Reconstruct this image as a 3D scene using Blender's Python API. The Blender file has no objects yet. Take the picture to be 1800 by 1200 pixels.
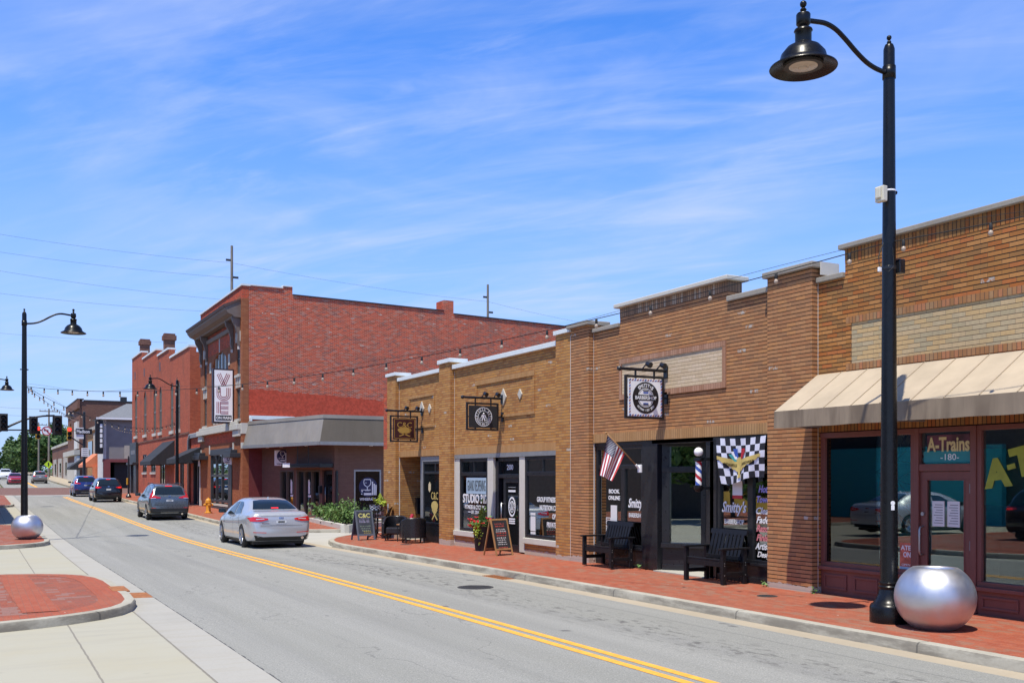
import bpy, bmesh, math, random
from mathutils import Vector, Matrix
from mathutils.bvhtree import BVHTree
R = math.radians
SC = bpy.context.scene
COL = SC.collection
rnd = random.Random(7)

# ------------------------------------------------------------------ camera
# street runs along +Y, the shop fronts stand in the plane X = 12
F, CXP, HYP = 1750.0, 900.0, 837.0           # focal length and horizon in photo pixels (1800 wide)
YAW = math.atan(940.0 / F)
CS, SN = math.cos(YAW), math.sin(YAW)
CAMH = 2.0
cam = bpy.data.cameras.new('camera')
camo = bpy.data.objects.new('camera', cam); COL.objects.link(camo)
camo.location = (0, 0, CAMH)
camo.rotation_euler = (R(90), 0, -YAW)
cam.sensor_width = 36.0
cam.lens = F / 1800.0 * 36.0
cam.shift_y = (HYP - 600.0) / 1800.0
cam.clip_start = 0.1
cam.clip_end = 6000.0
SC.camera = camo

# ------------------------------------------------------------------ sky, sun, exposure
SUNV = Vector((-2.2, -1.55, 6.8)).normalized()          # towards the sun
SUN_EL = math.asin(SUNV.z)
SUN_AZ = math.atan2(SUNV.x, SUNV.y)
w = bpy.data.worlds.new('World'); SC.world = w; w.use_nodes = True
wn, wl = w.node_tree.nodes, w.node_tree.links
wn.clear()
sky = wn.new('ShaderNodeTexSky'); sky.sky_type = 'NISHITA'; sky.sun_disc = False
sky.sun_elevation = SUN_EL; sky.sun_rotation = SUN_AZ
sky.altitude = 200; sky.air_density = 1.0; sky.dust_density = 0.6; sky.ozone_density = 3.0
tc = wn.new('ShaderNodeTexCoord')
sep = wn.new('ShaderNodeSeparateXYZ'); wl.new(tc.outputs['Generated'], sep.inputs[0])
def wmath(op, a, b=None, c=None, clamp=False):
    n = wn.new('ShaderNodeMath'); n.operation = op; n.use_clamp = clamp
    for i, x in enumerate((a, b, c)):
        if x is None: continue
        if isinstance(x, (int, float)): n.inputs[i].default_value = x
        else: wl.new(x, n.inputs[i])
    return n.outputs[0]
zc = wmath('MAXIMUM', sep.outputs[2], 0.0)
zden = wmath('ADD', zc, 0.16)
cu = wmath('DIVIDE', sep.outputs[0], zden); cv = wmath('DIVIDE', sep.outputs[1], zden)
cmb = wn.new('ShaderNodeCombineXYZ'); wl.new(cu, cmb.inputs[0]); wl.new(cv, cmb.inputs[1])
def cirrus(az, along, across, detail, lo, hi, dist, loc):
    """thin streaks lying along the compass direction az (degrees from +Y towards +X)"""
    dx, dy = math.sin(R(az)), math.cos(R(az))
    u = wmath('ADD', wmath('MULTIPLY', cu, dx), wmath('MULTIPLY', cv, dy)); v = wmath('ADD', wmath('MULTIPLY', cu, dy), wmath('MULTIPLY', cv, -dx))
    c = wn.new('ShaderNodeCombineXYZ'); wl.new(wmath('ADD', wmath('MULTIPLY', u, along), loc[0]), c.inputs[0]); wl.new(wmath('ADD', wmath('MULTIPLY', v, across), loc[1]), c.inputs[1])
    n = wn.new('ShaderNodeTexNoise'); n.inputs['Scale'].default_value = 1.0; n.inputs['Detail'].default_value = detail
    n.inputs['Roughness'].default_value = 0.58; n.inputs['Distortion'].default_value = dist
    wl.new(c.outputs[0], n.inputs['Vector'])
    mr = wn.new('ShaderNodeMapRange'); mr.interpolation_type = 'SMOOTHSTEP'
    mr.inputs[1].default_value = lo; mr.inputs[2].default_value = hi
    wl.new(n.outputs[0], mr.inputs[0])
    return mr.outputs[0]
c1 = cirrus(-40, 0.9, 2.2, 6, 0.38, 0.76, 0.9, (0.3, 0.7))
c2 = cirrus(-36, 1.6, 5.5, 8, 0.42, 0.84, 1.3, (3.1, 1.0))
c4 = cirrus(-48, 0.6, 3.4, 7, 0.44, 0.82, 0.9, (1.7, 4.2))
c3 = cirrus(20, 0.8, 0.8, 3, 0.30, 0.62, 0.3, (5.0, 2.4))
cc = wmath('ADD', wmath('ADD', wmath('MULTIPLY', c1, 0.42), wmath('MULTIPLY', c2, 0.34)), wmath('MULTIPLY', c4, 0.36))
cc = wmath('MULTIPLY', cc, wmath('ADD', wmath('MULTIPLY', c3, 0.75), 0.25), clamp=True)
haze = wn.new('ShaderNodeMapRange'); haze.interpolation_type = 'SMOOTHSTEP'
haze.inputs[1].default_value = 0.0; haze.inputs[2].default_value = 0.46; haze.inputs[3].default_value = 0.80; haze.inputs[4].default_value = 0.0
wl.new(sep.outputs[2], haze.inputs[0])
hs = wn.new('ShaderNodeHueSaturation'); hs.inputs['Saturation'].default_value = 1.28; hs.inputs['Value'].default_value = 2.05
hs.inputs['Hue'].default_value = 0.512
wl.new(sky.outputs[0], hs.inputs['Color'])
tint = wn.new('ShaderNodeMix'); tint.data_type = 'RGBA'; tint.blend_type = 'MULTIPLY'; tint.inputs[0].default_value = 1.0
wl.new(hs.outputs[0], tint.inputs[6]); tint.inputs[7].default_value = (0.60, 0.885, 1.06, 1)
mixh = wn.new('ShaderNodeMix'); mixh.data_type = 'RGBA'
wl.new(haze.outputs[0], mixh.inputs[0]); wl.new(tint.outputs[2], mixh.inputs[6]); mixh.inputs[7].default_value = (3.5, 4.6, 8.1, 1)
mixc = wn.new('ShaderNodeMix'); mixc.data_type = 'RGBA'
wl.new(cc, mixc.inputs[0]); wl.new(mixh.outputs[2], mixc.inputs[6]); mixc.inputs[7].default_value = (5.4, 6.2, 8.6, 1)
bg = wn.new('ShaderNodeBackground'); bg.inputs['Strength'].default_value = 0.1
zen = wn.new('ShaderNodeMapRange'); zen.interpolation_type = 'SMOOTHSTEP'          # deep blue overhead, out of view, darkened to cut fill light
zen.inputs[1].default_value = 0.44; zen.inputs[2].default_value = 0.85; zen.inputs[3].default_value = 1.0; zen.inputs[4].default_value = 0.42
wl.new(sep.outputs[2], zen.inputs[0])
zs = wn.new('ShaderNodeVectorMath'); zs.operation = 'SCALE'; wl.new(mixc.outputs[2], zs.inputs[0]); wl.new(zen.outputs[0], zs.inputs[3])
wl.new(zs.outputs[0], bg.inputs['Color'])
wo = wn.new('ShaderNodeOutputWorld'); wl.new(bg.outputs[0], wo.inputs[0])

sun = bpy.data.lights.new('sun', 'SUN'); sun.energy = 4.5; sun.angle = R(0.53); sun.color = (1.0, 0.935, 0.80)
suno = bpy.data.objects.new('sun', sun); COL.objects.link(suno)
suno.rotation_euler = SUNV.to_track_quat('Z', 'Y').to_euler()
SC.view_settings.view_transform = 'Standard'; SC.view_settings.look = 'None'
SC.view_settings.exposure = 0.28; SC.view_settings.gamma = 1.0
SC.view_settings.use_curve_mapping = False

# ------------------------------------------------------------------ ground profile: the street dips slightly, then climbs
_GP = [(-60,0),(0,0),(12,0),(20,-.04),(30,-.12),(38,-.14),(46,-.08),(54,.02),(63,.11),(76,.22),(92,.42),(110,.56),(140,.95),(200,1.9),(300,3.0),(500,4.0),(1600,6.0)]
def gz(y):
    if y <= _GP[0][0]: return 0.0
    for i in range(len(_GP) - 1):
        (a, za), (b, zb) = _GP[i], _GP[i + 1]
        if a <= y <= b:
            t = (y - a) / (b - a)
            def slope(k):
                if k <= 0 or k >= len(_GP) - 1: return 0.0
                return (_GP[k + 1][1] - _GP[k - 1][1]) / (_GP[k + 1][0] - _GP[k - 1][0])
            m0, m1 = slope(i) * (b - a), slope(i + 1) * (b - a)
            return (2*t**3-3*t*t+1)*za + (t**3-2*t*t+t)*m0 + (-2*t**3+3*t*t)*zb + (t**3-t*t)*m1
    return _GP[-1][1]

# measuring help: where a point of the photo lies on a wall plane X = const or Y = const
def atX(px, py, X=12.0):
    k = (px - CXP) / F
    Y = X * (CS - k * SN) / (k * CS + SN)
    return Y, CAMH + (HYP - py) * (X * SN + Y * CS) / F
def atY(px, py, Y):
    k = (px - CXP) / F
    X = Y * (k * CS + SN) / (CS - k * SN)
    return X, CAMH + (HYP - py) * (X * SN + Y * CS) / F

# ------------------------------------------------------------------ mesh building
class MB:
    def __init__(s): s.v = []; s.f = []; s.M = None
    def frame(s, o, u, v):
        u = Vector(u).normalized(); v = Vector(v).normalized(); n = u.cross(v)
        s.M = Matrix((( u.x, v.x, n.x, o[0]), (u.y, v.y, n.y, o[1]), (u.z, v.z, n.z, o[2]), (0, 0, 0, 1)))
        return s
    def _p(s, p):
        return tuple(s.M @ Vector(p)) if s.M else tuple(p)
    def add(s, vs, fs):
        b = len(s.v)
        s.v += [s._p(p) for p in vs]
        s.f += [tuple(b + i for i in f) for f in fs]
        return s
    def box(s, x0, x1, y0, y1, z0, z1):
        vs = [(x0,y0,z0),(x1,y0,z0),(x1,y1,z0),(x0,y1,z0),(x0,y0,z1),(x1,y0,z1),(x1,y1,z1),(x0,y1,z1)]
        return s.add(vs, [(0,3,2,1),(4,5,6,7),(0,1,5,4),(1,2,6,5),(2,3,7,6),(3,0,4,7)])
    def prism(s, poly, axis, a0, a1):
        n = len(poly)
        def mk(p, a):
            return {'x': (a, p[0], p[1]), 'y': (p[0], a, p[1]), 'z': (p[0], p[1], a)}[axis]
        vs = [mk(p, a0) for p in poly] + [mk(p, a1) for p in poly]
        fs = [tuple(range(n)), tuple(range(2*n-1, n-1, -1))] + [(i, (i+1) % n, n+(i+1) % n, n+i) for i in range(n)]
        return s.add(vs, fs)
    def poly(s, pts): return s.add(pts, [tuple(range(len(pts)))])
    def tube(s, pts, r, n=8, cap=True):
        pts = [Vector(p) for p in pts]
        m = len(pts)
        rs = r if isinstance(r, (list, tuple)) else [r] * m
        t0 = (pts[1] - pts[0]).normalized()
        ref = Vector((0, 0, 1)) if abs(t0.z) < 0.9 else Vector((1, 0, 0))
        nx = t0.cross(ref).normalized()
        vs, fs = [], []
        for i, p in enumerate(pts):
            t = (pts[min(i+1, m-1)] - pts[max(i-1, 0)])
            t = t.normalized() if t.length > 1e-9 else t0
            nx = (nx - t * nx.dot(t))
            nx = nx.normalized() if nx.length > 1e-6 else t.orthogonal().normalized()
            ny = t.cross(nx)
            for k in range(n):
                a = 2 * math.pi * k / n
                vs.append(tuple(p + (nx * math.cos(a) + ny * math.sin(a)) * rs[i]))
        for i in range(m - 1):
            for k in range(n):
                k2 = (k + 1) % n
                fs.append((i*n+k, i*n+k2, (i+1)*n+k2, (i+1)*n+k))
        if cap: fs += [tuple(range(n-1, -1, -1)), tuple((m-1)*n + k for k in range(n))]
        return s.add(vs, fs)
    def lathe(s, prof, o=(0, 0, 0), n=24, axis='z'):
        vs, fs = [], []
        m = len(prof)
        for r, z in prof:
            for k in range(n):
                a = 2 * math.pi * k / n
                c, q = r * math.cos(a), r * math.sin(a)
                p = {'z': (c, q, z), 'x': (z, c, q), 'y': (c, z, q)}[axis]
                vs.append((o[0]+p[0], o[1]+p[1], o[2]+p[2]))
        for i in range(m - 1):
            for k in range(n):
                k2 = (k + 1) % n
                fs.append((i*n+k, i*n+k2, (i+1)*n+k2, (i+1)*n+k))
        fs += [tuple(range(n-1, -1, -1)), tuple((m-1)*n + k for k in range(n))]
        return s.add(vs, fs)
    def ball(s, o, r, n=12, m=8, sz=1.0):
        return s.lathe([(max(r*math.sin(math.pi*i/m), 1e-4), -r*sz*math.cos(math.pi*i/m)) for i in range(m+1)], o, n)
    def build(s, name, mat, parent=None, smooth=False, bevel=0.0, auto=None, noweld=False):
        me = bpy.data.meshes.new(name)
        me.from_pydata(s.v, [], s.f)
        bm = bmesh.new(); bm.from_mesh(me)
        if not noweld: bmesh.ops.recalc_face_normals(bm, faces=bm.faces)
        bm.to_mesh(me); bm.free()
        o = bpy.data.objects.new(name, me); COL.objects.link(o)
        if mat: me.materials.append(mat)
        if smooth or auto:
            for p in me.polygons: p.use_smooth = True
        if auto:
            try: me.set_sharp_from_angle(angle=R(auto))
            except Exception: pass
        if bevel:
            md = o.modifiers.new('bevel', 'BEVEL'); md.width = bevel; md.segments = 2; md.limit_method = 'ANGLE'; md.angle_limit = R(40)
        if parent is not None: attach(o, parent)
        return o

def attach(o, p):
    o.parent = p
    o.matrix_parent_inverse = world_of(p).inverted()
def world_of(o):
    m = o.matrix_basis.copy()
    if o.parent: m = world_of(o.parent) @ o.matrix_parent_inverse @ m
    return m
def thing(name, label, cat, loc=(0, 0, 0), rz=0.0, group=None):
    o = bpy.data.objects.new(name, None); COL.objects.link(o)
    o.location = loc; o.rotation_euler = (0, 0, rz); o.empty_display_size = 0.2
    o['label'] = label; o['category'] = cat
    if group: o['group'] = group
    return o
def tag(o, label, cat, group=None):
    o['label'] = label; o['category'] = cat
    if group: o['group'] = group
    return o
def struct(o): o['kind'] = 'structure'; return o
def stuff(o): o['kind'] = 'stuff'; return o
def dup(root, loc, rz, label, group=None, name=None):
    """a copy of a thing with copies of its parts and sub-parts"""
    r = root.copy(); COL.objects.link(r); r.location = loc; r.rotation_euler = (0, 0, rz)
    r['label'] = label
    if name: r.name = name
    if group: r['group'] = group
    def kids(a, b):
        for ch in list(a.children):
            c = ch.copy(); COL.objects.link(c); c.parent = b
            kids(ch, c)
    kids(root, r)
    return r
# ------------------------------------------------------------------ materials
class NT:
    def __init__(s, name):
        s.m = bpy.data.materials.new(name); s.m.use_nodes = True
        s.n = s.m.node_tree.nodes; s.l = s.m.node_tree.links
        s.n.clear()
        s.out = s.n.new('ShaderNodeOutputMaterial')
    def new(s, t, **kw):
        n = s.n.new(t)
        for k, v in kw.items(): setattr(n, k, v)
        return n
    def put(s, inp, x):
        if isinstance(x, bpy.types.NodeSocket): s.l.new(x, inp)
        elif isinstance(x, (tuple, list)) and len(x) == 3 and inp.type == 'RGBA': inp.default_value = (*x, 1)
        else: inp.default_value = x
    def math(s, op, a, b=None, c=None, clamp=False):
        n = s.new('ShaderNodeMath', operation=op, use_clamp=clamp)
        for i, x in enumerate((a, b, c)):
            if x is not None: s.put(n.inputs[i], x)
        return n.outputs[0]
    def mix(s, f, a, b, mode='MIX'):
        n = s.new('ShaderNodeMix', data_type='RGBA', blend_type=mode)
        s.put(n.inputs[0], f); s.put(n.inputs[6], a); s.put(n.inputs[7], b)
        return n.outputs[2]
    def noise(s, vec, scale, detail=4, rough=.55, dist=0.0, sc=None):
        if sc:
            mp = s.new('ShaderNodeMapping'); s.put(mp.inputs[0], vec); mp.inputs['Scale'].default_value = sc; vec = mp.outputs[0]
        n = s.new('ShaderNodeTexNoise'); s.put(n.inputs['Vector'], vec)
        n.inputs['Scale'].default_value = scale; n.inputs['Detail'].default_value = detail
        n.inputs['Roughness'].default_value = rough; n.inputs['Distortion'].default_value = dist
        return n.outputs[0]
    def rng(s, x, a, b, c=0.0, d=1.0, smooth=True):
        n = s.new('ShaderNodeMapRange')
        if smooth: n.interpolation_type = 'SMOOTHSTEP'
        s.put(n.inputs[0], x)
        for i, q in enumerate((a, b, c, d)): n.inputs[i+1].default_value = q
        return n.outputs[0]
    def ramp(s, x, cols, const=False):
        n = s.new('ShaderNodeValToRGB'); s.put(n.inputs[0], x)
        e = n.color_ramp.elements
        while len(e) < len(cols): e.new(0.5)
        for i, c in enumerate(cols):
            e[i].position = i / max(1, len(cols) - (0 if const else 1)); e[i].color = (*c, 1)
        if const: n.color_ramp.interpolation = 'CONSTANT'
        return n.outputs[0]
    def pos(s): return s.new('ShaderNodeNewGeometry').outputs['Position']
    def obj(s): return s.new('ShaderNodeTexCoord').outputs['Object']
    def sep(s, v):
        n = s.new('ShaderNodeSeparateXYZ'); s.put(n.inputs[0], v); return n.outputs
    def comb(s, x, y, z=0.0):
        n = s.new('ShaderNodeCombineXYZ')
        for i, q in enumerate((x, y, z)): s.put(n.inputs[i], q)
        return n.outputs[0]
    def bump(s, h, strength, dist):
        n = s.new('ShaderNodeBump'); s.put(n.inputs['Height'], h); n.inputs['Strength'].default_value = strength; n.inputs['Distance'].default_value = dist
        return n.outputs[0]
    def bsdf(s, col, rough=.6, metal=0.0, spec=.5, normal=None, coat=0.0, emit=None, es=0.0, sheen=0.0):
        b = s.new('ShaderNodeBsdfPrincipled')
        s.put(b.inputs['Base Color'], col); s.put(b.inputs['Roughness'], rough); s.put(b.inputs['Metallic'], metal)
        b.inputs['Specular IOR Level'].default_value = spec
        b.inputs['Coat Weight'].default_value = coat; b.inputs['Coat Roughness'].default_value = 0.06
        if normal is not None: s.put(b.inputs['Normal'], normal)
        if emit is not None:
            s.put(b.inputs['Emission Color'], emit); b.inputs['Emission Strength'].default_value = es
        s.l.new(b.outputs[0], s.out.inputs[0])
        return b

def plain(name, col, rough=.6, metal=0.0, spec=.5, var=.10, scale=6.0, bump=0.0, bscale=40.0, coat=0.0, emit=None, es=0.0, streak=False):
    t = NT(name)
    p = t.obj()
    n = t.noise(p, scale, 5, .6, sc=(1, 1, .25) if streak else None)
    f = t.rng(n, .3, .7, 1 - var, 1 + var, smooth=False)
    vm = t.new('ShaderNodeVectorMath', operation='SCALE'); vm.inputs[0].default_value = col; t.put(vm.inputs[3], f)
    nrm = t.bump(t.noise(p, bscale, 4), bump, .01) if bump else None
    rr = t.rng(t.noise(p, scale * 2.3, 3), .3, .7, max(0.02, rough - .06), min(1, rough + .06), smooth=False)
    t.bsdf(vm.outputs[0], rr, metal, spec, nrm, coat, emit, es)
    return t.m

def brick(name, cols, mort, L=.2132, H=.0677, mh=.010, mv=.010, mort_v=None, soldier=False, bump=.5, stain=.22, stain_col=(.10, .085, .07), off=.5, splash=None, paint=None, uvx='sum', spall=0.0):
    t = NT(name)
    P = t.pos(); x, y, z = t.sep(P)
    u = t.math('ADD', x, y); v = z
    if uvx == 'ground': u, v = y, x
    if soldier: L, H = H, 10.0
    row = t.math('FLOOR', t.math('DIVIDE', v, H)) if not soldier else 0.0
    if soldier:
        uu = t.math('DIVIDE', u, L); fv = None
    else:
        uu = t.math('ADD', t.math('DIVIDE', u, L), t.math('MULTIPLY', t.math('FLOORED_MODULO', row, 2.0), off))
        fv = t.math('MULTIPLY', t.math('FRACT', t.math('DIVIDE', v, H)), H)
    col = t.math('FLOOR', uu); fu = t.math('MULTIPLY', t.math('FRACT', uu), L)
    wn_ = t.new('ShaderNodeTexWhiteNoise', noise_dimensions='2D'); t.put(wn_.inputs['Vector'], t.comb(col, row))
    rv = wn_.outputs[0]
    base = t.ramp(rv, cols, const=True)
    hsn = t.noise(P, 22.0, 4, .6)
    base = t.mix(t.rng(hsn, .3, .75, 0, .35), base, t.mix(.5, base, stain_col))
    big = t.noise(P, .55, 5, .62)
    base = t.mix(t.rng(big, .48, .75, 0, stain), base, stain_col)
    drip = t.noise(P, 1.6, 4, .6, sc=(1.6, 1.6, .18))
    base = t.mix(t.rng(drip, .52, .78, 0, stain * .8), base, stain_col)
    mvm = t.math('LESS_THAN', fu, mv)
    mm = mvm
    out = t.mix(mvm, base, mort_v if mort_v else mort)
    if fv is not None:
        mhm = t.math('LESS_THAN', fv, mh)
        out = t.mix(mhm, out, mort)
        mm = t.math('MAXIMUM', mvm, mhm)
    if spall:
        w2 = t.new('ShaderNodeTexWhiteNoise', noise_dimensions='2D'); t.put(w2.inputs['Vector'], t.comb(t.math('ADD', col, 31.0), row))
        out = t.mix(t.math('MULTIPLY', t.math('MULTIPLY', t.math('GREATER_THAN', w2.outputs[0], 1 - spall), t.rng(t.noise(P, 14, 3), .42, .56)), t.math('SUBTRACT', 1.0, mm)), out, (.46, .40, .34))
    if splash is not None:       # lime bloom where rain splashes up from the pavement
        n2 = t.noise(P, 7.0, 4)
        lim = t.math('ADD', splash, t.math('MULTIPLY', n2, .13))
        out = t.mix(t.math('MULTIPLY', t.math('LESS_THAN', z, lim), .75), out, (.46, .42, .38))
    if paint is not None:        # the old painted band low on the wall
        n3 = t.noise(P, .8, 6, .7); n4 = t.noise(P, 9.0, 3)
        lim = t.math('ADD', t.math('SUBTRACT', 7.11, t.math('MULTIPLY', x, .048)), t.math('MULTIPLY', t.math('SUBTRACT', n3, .5), .5))
        pc = t.mix(t.rng(n4, .35, .65), paint, tuple(c * .72 for c in paint))
        out = t.mix(t.math('MULTIPLY', t.math('LESS_THAN', z, lim), .92), out, pc)
    h = t.math('SUBTRACT', 1.0, t.math('MULTIPLY', mm, 1.0))
    h2 = t.math('ADD', h, t.math('MULTIPLY', hsn, .25))
    t.bsdf(out, .9, 0, .15, t.bump(h2, bump, .012))
    return t.m

def glass(name, tint=(.6, .68, .66), refl=.10, rough=.0):
    t = NT(name)
    tr = t.new('ShaderNodeBsdfTransparent'); t.put(tr.inputs[0], tint)
    gl = t.new('ShaderNodeBsdfGlossy'); t.put(gl.inputs['Color'], (.92, .97, .97)); gl.inputs['Roughness'].default_value = rough
    lw = t.new('ShaderNodeFresnel'); lw.inputs[0].default_value = 1.5
    f = t.math('ADD', t.math('MULTIPLY', lw.outputs[0], 1.4), refl, clamp=True)
    mx = t.new('ShaderNodeMixShader'); t.put(mx.inputs[0], f); t.l.new(tr.outputs[0], mx.inputs[1]); t.l.new(gl.outputs[0], mx.inputs[2])
    t.l.new(mx.outputs[0], t.out.inputs[0])
    return t.m
def darkglass(name, col=(.012, .015, .017), rough=.03, ior=1.7):
    t = NT(name)
    b = t.bsdf(col, rough, 0, .5); b.inputs['IOR'].default_value = ior
    n = t.noise(t.obj(), 1.3, 2)
    t.put(b.inputs['Normal'], t.bump(n, .02, .05))
    return t.m

def concrete(name, col, stain=.25, scale=1.0, joints=None):
    t = NT(name); P = t.pos(); x, y, z = t.sep(P)
    a = t.noise(P, .6 * scale, 6, .62); b = t.noise(P, 30, 4, .6); c = t.noise(P, 2.2 * scale, 5, .65, sc=(.35, 2.2, 1))
    o = t.mix(t.rng(a, .4, .7, 0, stain), col, tuple(q * .72 for q in col))
    o = t.mix(t.rng(c, .45, .75, 0, stain), o, tuple(q * m for q, m in zip(col, (.86, .80, .68))))
    o = t.mix(t.rng(b, .35, .7, 0, .14), o, tuple(q * .6 for q in col))
    sp = t.math('GREATER_THAN', t.noise(P, 55, 2), .72)
    o = t.mix(t.math('MULTIPLY', sp, .35), o, tuple(q * .45 for q in col))
    nrm = t.bump(b, .25, .006)
    t.bsdf(o, .88, 0, .2, nrm)
    return t.m

def asphalt_mat():
    t = NT('worn_asphalt'); P = t.pos(); x, y, z = t.sep(P)
    base = (.285, .287, .258)
    a = t.noise(P, .35, 5, .6, sc=(1, .35, 1)); b = t.noise(P, 70, 3, .7); lane = t.noise(P, .9, 4, .6, sc=(1.3, .05, 1))
    o = t.mix(t.rng(a, .35, .7, 0, .35), base, (.245, .247, .24))
    o = t.mix(t.rng(lane, .40, .66, 0, .65), o, (.36, .36, .335))
    lane2 = t.noise(P, .7, 4, .6, sc=(1.6, .04, 1))
    o = t.mix(t.rng(lane2, .50, .72, 0, .5), o, (.215, .217, .21))
    b = t.noise(P, 48, 4, .72)
    o = t.mix(t.rng(b, .38, .66, 0, .62), o, (.165, .167, .168))
    b2 = t.noise(P, 75, 2, .7)
    o = t.mix(t.rng(b2, .55, .70, 0, .6), o, (.50, .49, .47))
    # ravelled, pocked strip in the right lane
    xs = t.math('SUBTRACT', 1.0, t.math('DIVIDE', t.math('ABSOLUTE', t.math('SUBTRACT', x, t.math('ADD', 7.75, t.math('MULTIPLY', t.math('SUBTRACT', t.noise(P, .25, 3), .5), 1.4)))), .75), clamp=True)
    pk = t.noise(P, 5.5, 5, .72, sc=(1.6, .55, 1))
    o = t.mix(t.math('MULTIPLY', t.math('MULTIPLY', t.rng(pk, .52, .60), xs), .85), o, (.115, .112, .108))
    cr = t.new('ShaderNodeTexVoronoi', feature='DISTANCE_TO_EDGE'); mpc = t.new('ShaderNodeMapping'); t.put(mpc.inputs[0], P); mpc.inputs['Scale'].default_value = (.55, .16, 1)
    dsp = t.new('ShaderNodeVectorMath', operation='ADD'); t.put(dsp.inputs[0], mpc.outputs[0]); nn_ = t.new('ShaderNodeTexNoise'); t.put(nn_.inputs['Vector'], P); nn_.inputs['Scale'].default_value = 1.7; nn_.inputs['Detail'].default_value = 5
    sc_ = t.new('ShaderNodeVectorMath', operation='SCALE'); t.put(sc_.inputs[0], nn_.outputs[1]); sc_.inputs[3].default_value = .35; t.put(dsp.inputs[1], sc_.outputs[0]); t.put(cr.inputs['Vector'], dsp.outputs[0]); cr.inputs['Scale'].default_value = 1.0
    o = t.mix(t.math('MULTIPLY', t.math('LESS_THAN', cr.outputs['Distance'], .004), t.rng(t.noise(P, .3, 2), .5, .6, 0, .5)), o, (.13, .13, .13))
    # sealed crack along the lane and a few oil drips
    seam = t.math('LESS_THAN', t.math('ABSOLUTE', t.math('SUBTRACT', x, t.math('ADD', 8.5, t.math('MULTIPLY', t.math('SUBTRACT', t.noise(P, .8, 4), .5), .10)))), .012)
    o = t.mix(t.math('MULTIPLY', seam, .55), o, (.12, .12, .125))
    spot = t.rng(t.noise(P, 2.3, 2, .5, sc=(1, .6, 1)), .71, .74)
    o = t.mix(t.math('MULTIPLY', spot, .75), o, (.10, .10, .105))
    # thin edge of old tar next to the gutter
    ed = t.math('LESS_THAN', x, t.math('ADD', 2.615, t.math('MULTIPLY', t.math('SUBTRACT', t.noise(P, 3.0, 5, .7), .5), .10)))
    o = t.mix(ed, o, (.085, .085, .09))
    t.bsdf(o, .92, 0, .2, t.bump(b, .45, .008))
    return t.m

def paver_mat(name, cols, L=.2, H=.1, mort=(.16, .10, .085), dark=(.24, .15, .105), rot=False, patch=.55):
    t = NT(name); P = t.pos(); x, y, z = t.sep(P)
    u, v = (x, y) if rot else (y, x)
    row = t.math('FLOOR', t.math('DIVIDE', v, H))
    uu = t.math('ADD', t.math('DIVIDE', u, L), t.math('MULTIPLY', t.math('FLOORED_MODULO', row, 2.0), .5))
    col = t.math('FLOOR', uu)
    fu = t.math('MULTIPLY', t.math('FRACT', uu), L); fv = t.math('MULTIPLY', t.math('FRACT', t.math('DIVIDE', v, H)), H)
    w_ = t.new('ShaderNodeTexWhiteNoise', noise_dimensions='2D'); t.put(w_.inputs['Vector'], t.comb(col, row))
    o = t.ramp(w_.outputs[0], cols, const=True)
    pn = t.noise(P, .9, 4, .65, sc=(1, .45, 1))
    prob = t.math('ADD', t.math('MULTIPLY', w_.outputs[0], .5), pn)
    o = t.mix(t.math('MULTIPLY', t.math('GREATER_THAN', prob, .90), patch), o, dark)
    o = t.mix(t.rng(t.noise(P, .35, 4), .4, .75, 0, .25), o, dark)
    m = t.math('MAXIMUM', t.math('LESS_THAN', fu, .006), t.math('LESS_THAN', fv, .006))
    o = t.mix(t.math('MULTIPLY', m, .7), o, mort)
    g = t.noise(P, 45, 3, .6)
    o = t.mix(t.rng(g, .4, .7, 0, .16), o, (.5, .34, .27))
    o = t.mix(t.math('MULTIPLY', t.math('GREATER_THAN', t.noise(P, 11, 1), .80), .8), o, (.62, .58, .53))
    o = t.mix(t.math('MULTIPLY', t.math('GREATER_THAN', t.noise(P, 7.3, 1), .79), .6), o, (.09, .06, .05))
    t.bsdf(o, .9, 0, .15, t.bump(t.math('SUBTRACT', t.math('MULTIPLY', g, .3), m), .35, .006))
    return t.m

M = {}
tanA = [(0.455,0.196,0.058),(0.387,0.153,0.044),(0.500,0.233,0.078),(0.421,0.145,0.040),(0.353,0.177,0.061),(0.477,0.214,0.067),(0.409,0.187,0.056),(0.465,0.159,0.050),(0.329,0.159,0.056)]
tanS = [(0.450,0.221,0.100),(0.405,0.188,0.085),(0.474,0.237,0.107),(0.428,0.194,0.085),(0.372,0.188,0.092),(0.462,0.226,0.104),(0.496,0.237,0.097)]
tanC = [(0.496,0.248,0.078),(0.452,0.211,0.060),(0.529,0.269,0.091),(0.432,0.188,0.058),(0.474,0.233,0.078),(0.507,0.243,0.067),(0.388,0.170,0.054)]
dkj = (.045,.032,.026)
M['tan_a'] = brick('tan_brick_rough', tanA, (.03,.02,.016), mh=.0150, mv=.006, mort_v=(.16,.10,.06), bump=.7, stain=.16, splash=.16, spall=.006)
M['tan_a_soldier'] = brick('tan_brick_rough_upright', [tuple(c*.8 for c in q) for q in tanA], dkj, mv=.011, soldier=True, bump=.7)
M['tan_a_rowlock'] = brick('tan_brick_rough_edge', [(.40,.20,.09),(.36,.17,.07),(.45,.19,.09),(.38,.22,.11)], (.11,.07,.05), mv=.009, soldier=True, bump=.6)
M['tan_s'] = brick('buff_brown_brick', tanS, (.04,.026,.02), mh=.0145, mv=.004, mort_v=(.30,.18,.10), bump=.6, stain=.20, splash=.15, spall=.012)
M['tan_s_soldier'] = brick('buff_brown_brick_upright', [(0.423,0.242,0.110),(0.396,0.221,0.097),(0.441,0.255,0.119)], (.16,.10,.05), mv=.008, soldier=True, bump=.5, stain=.1)
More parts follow.
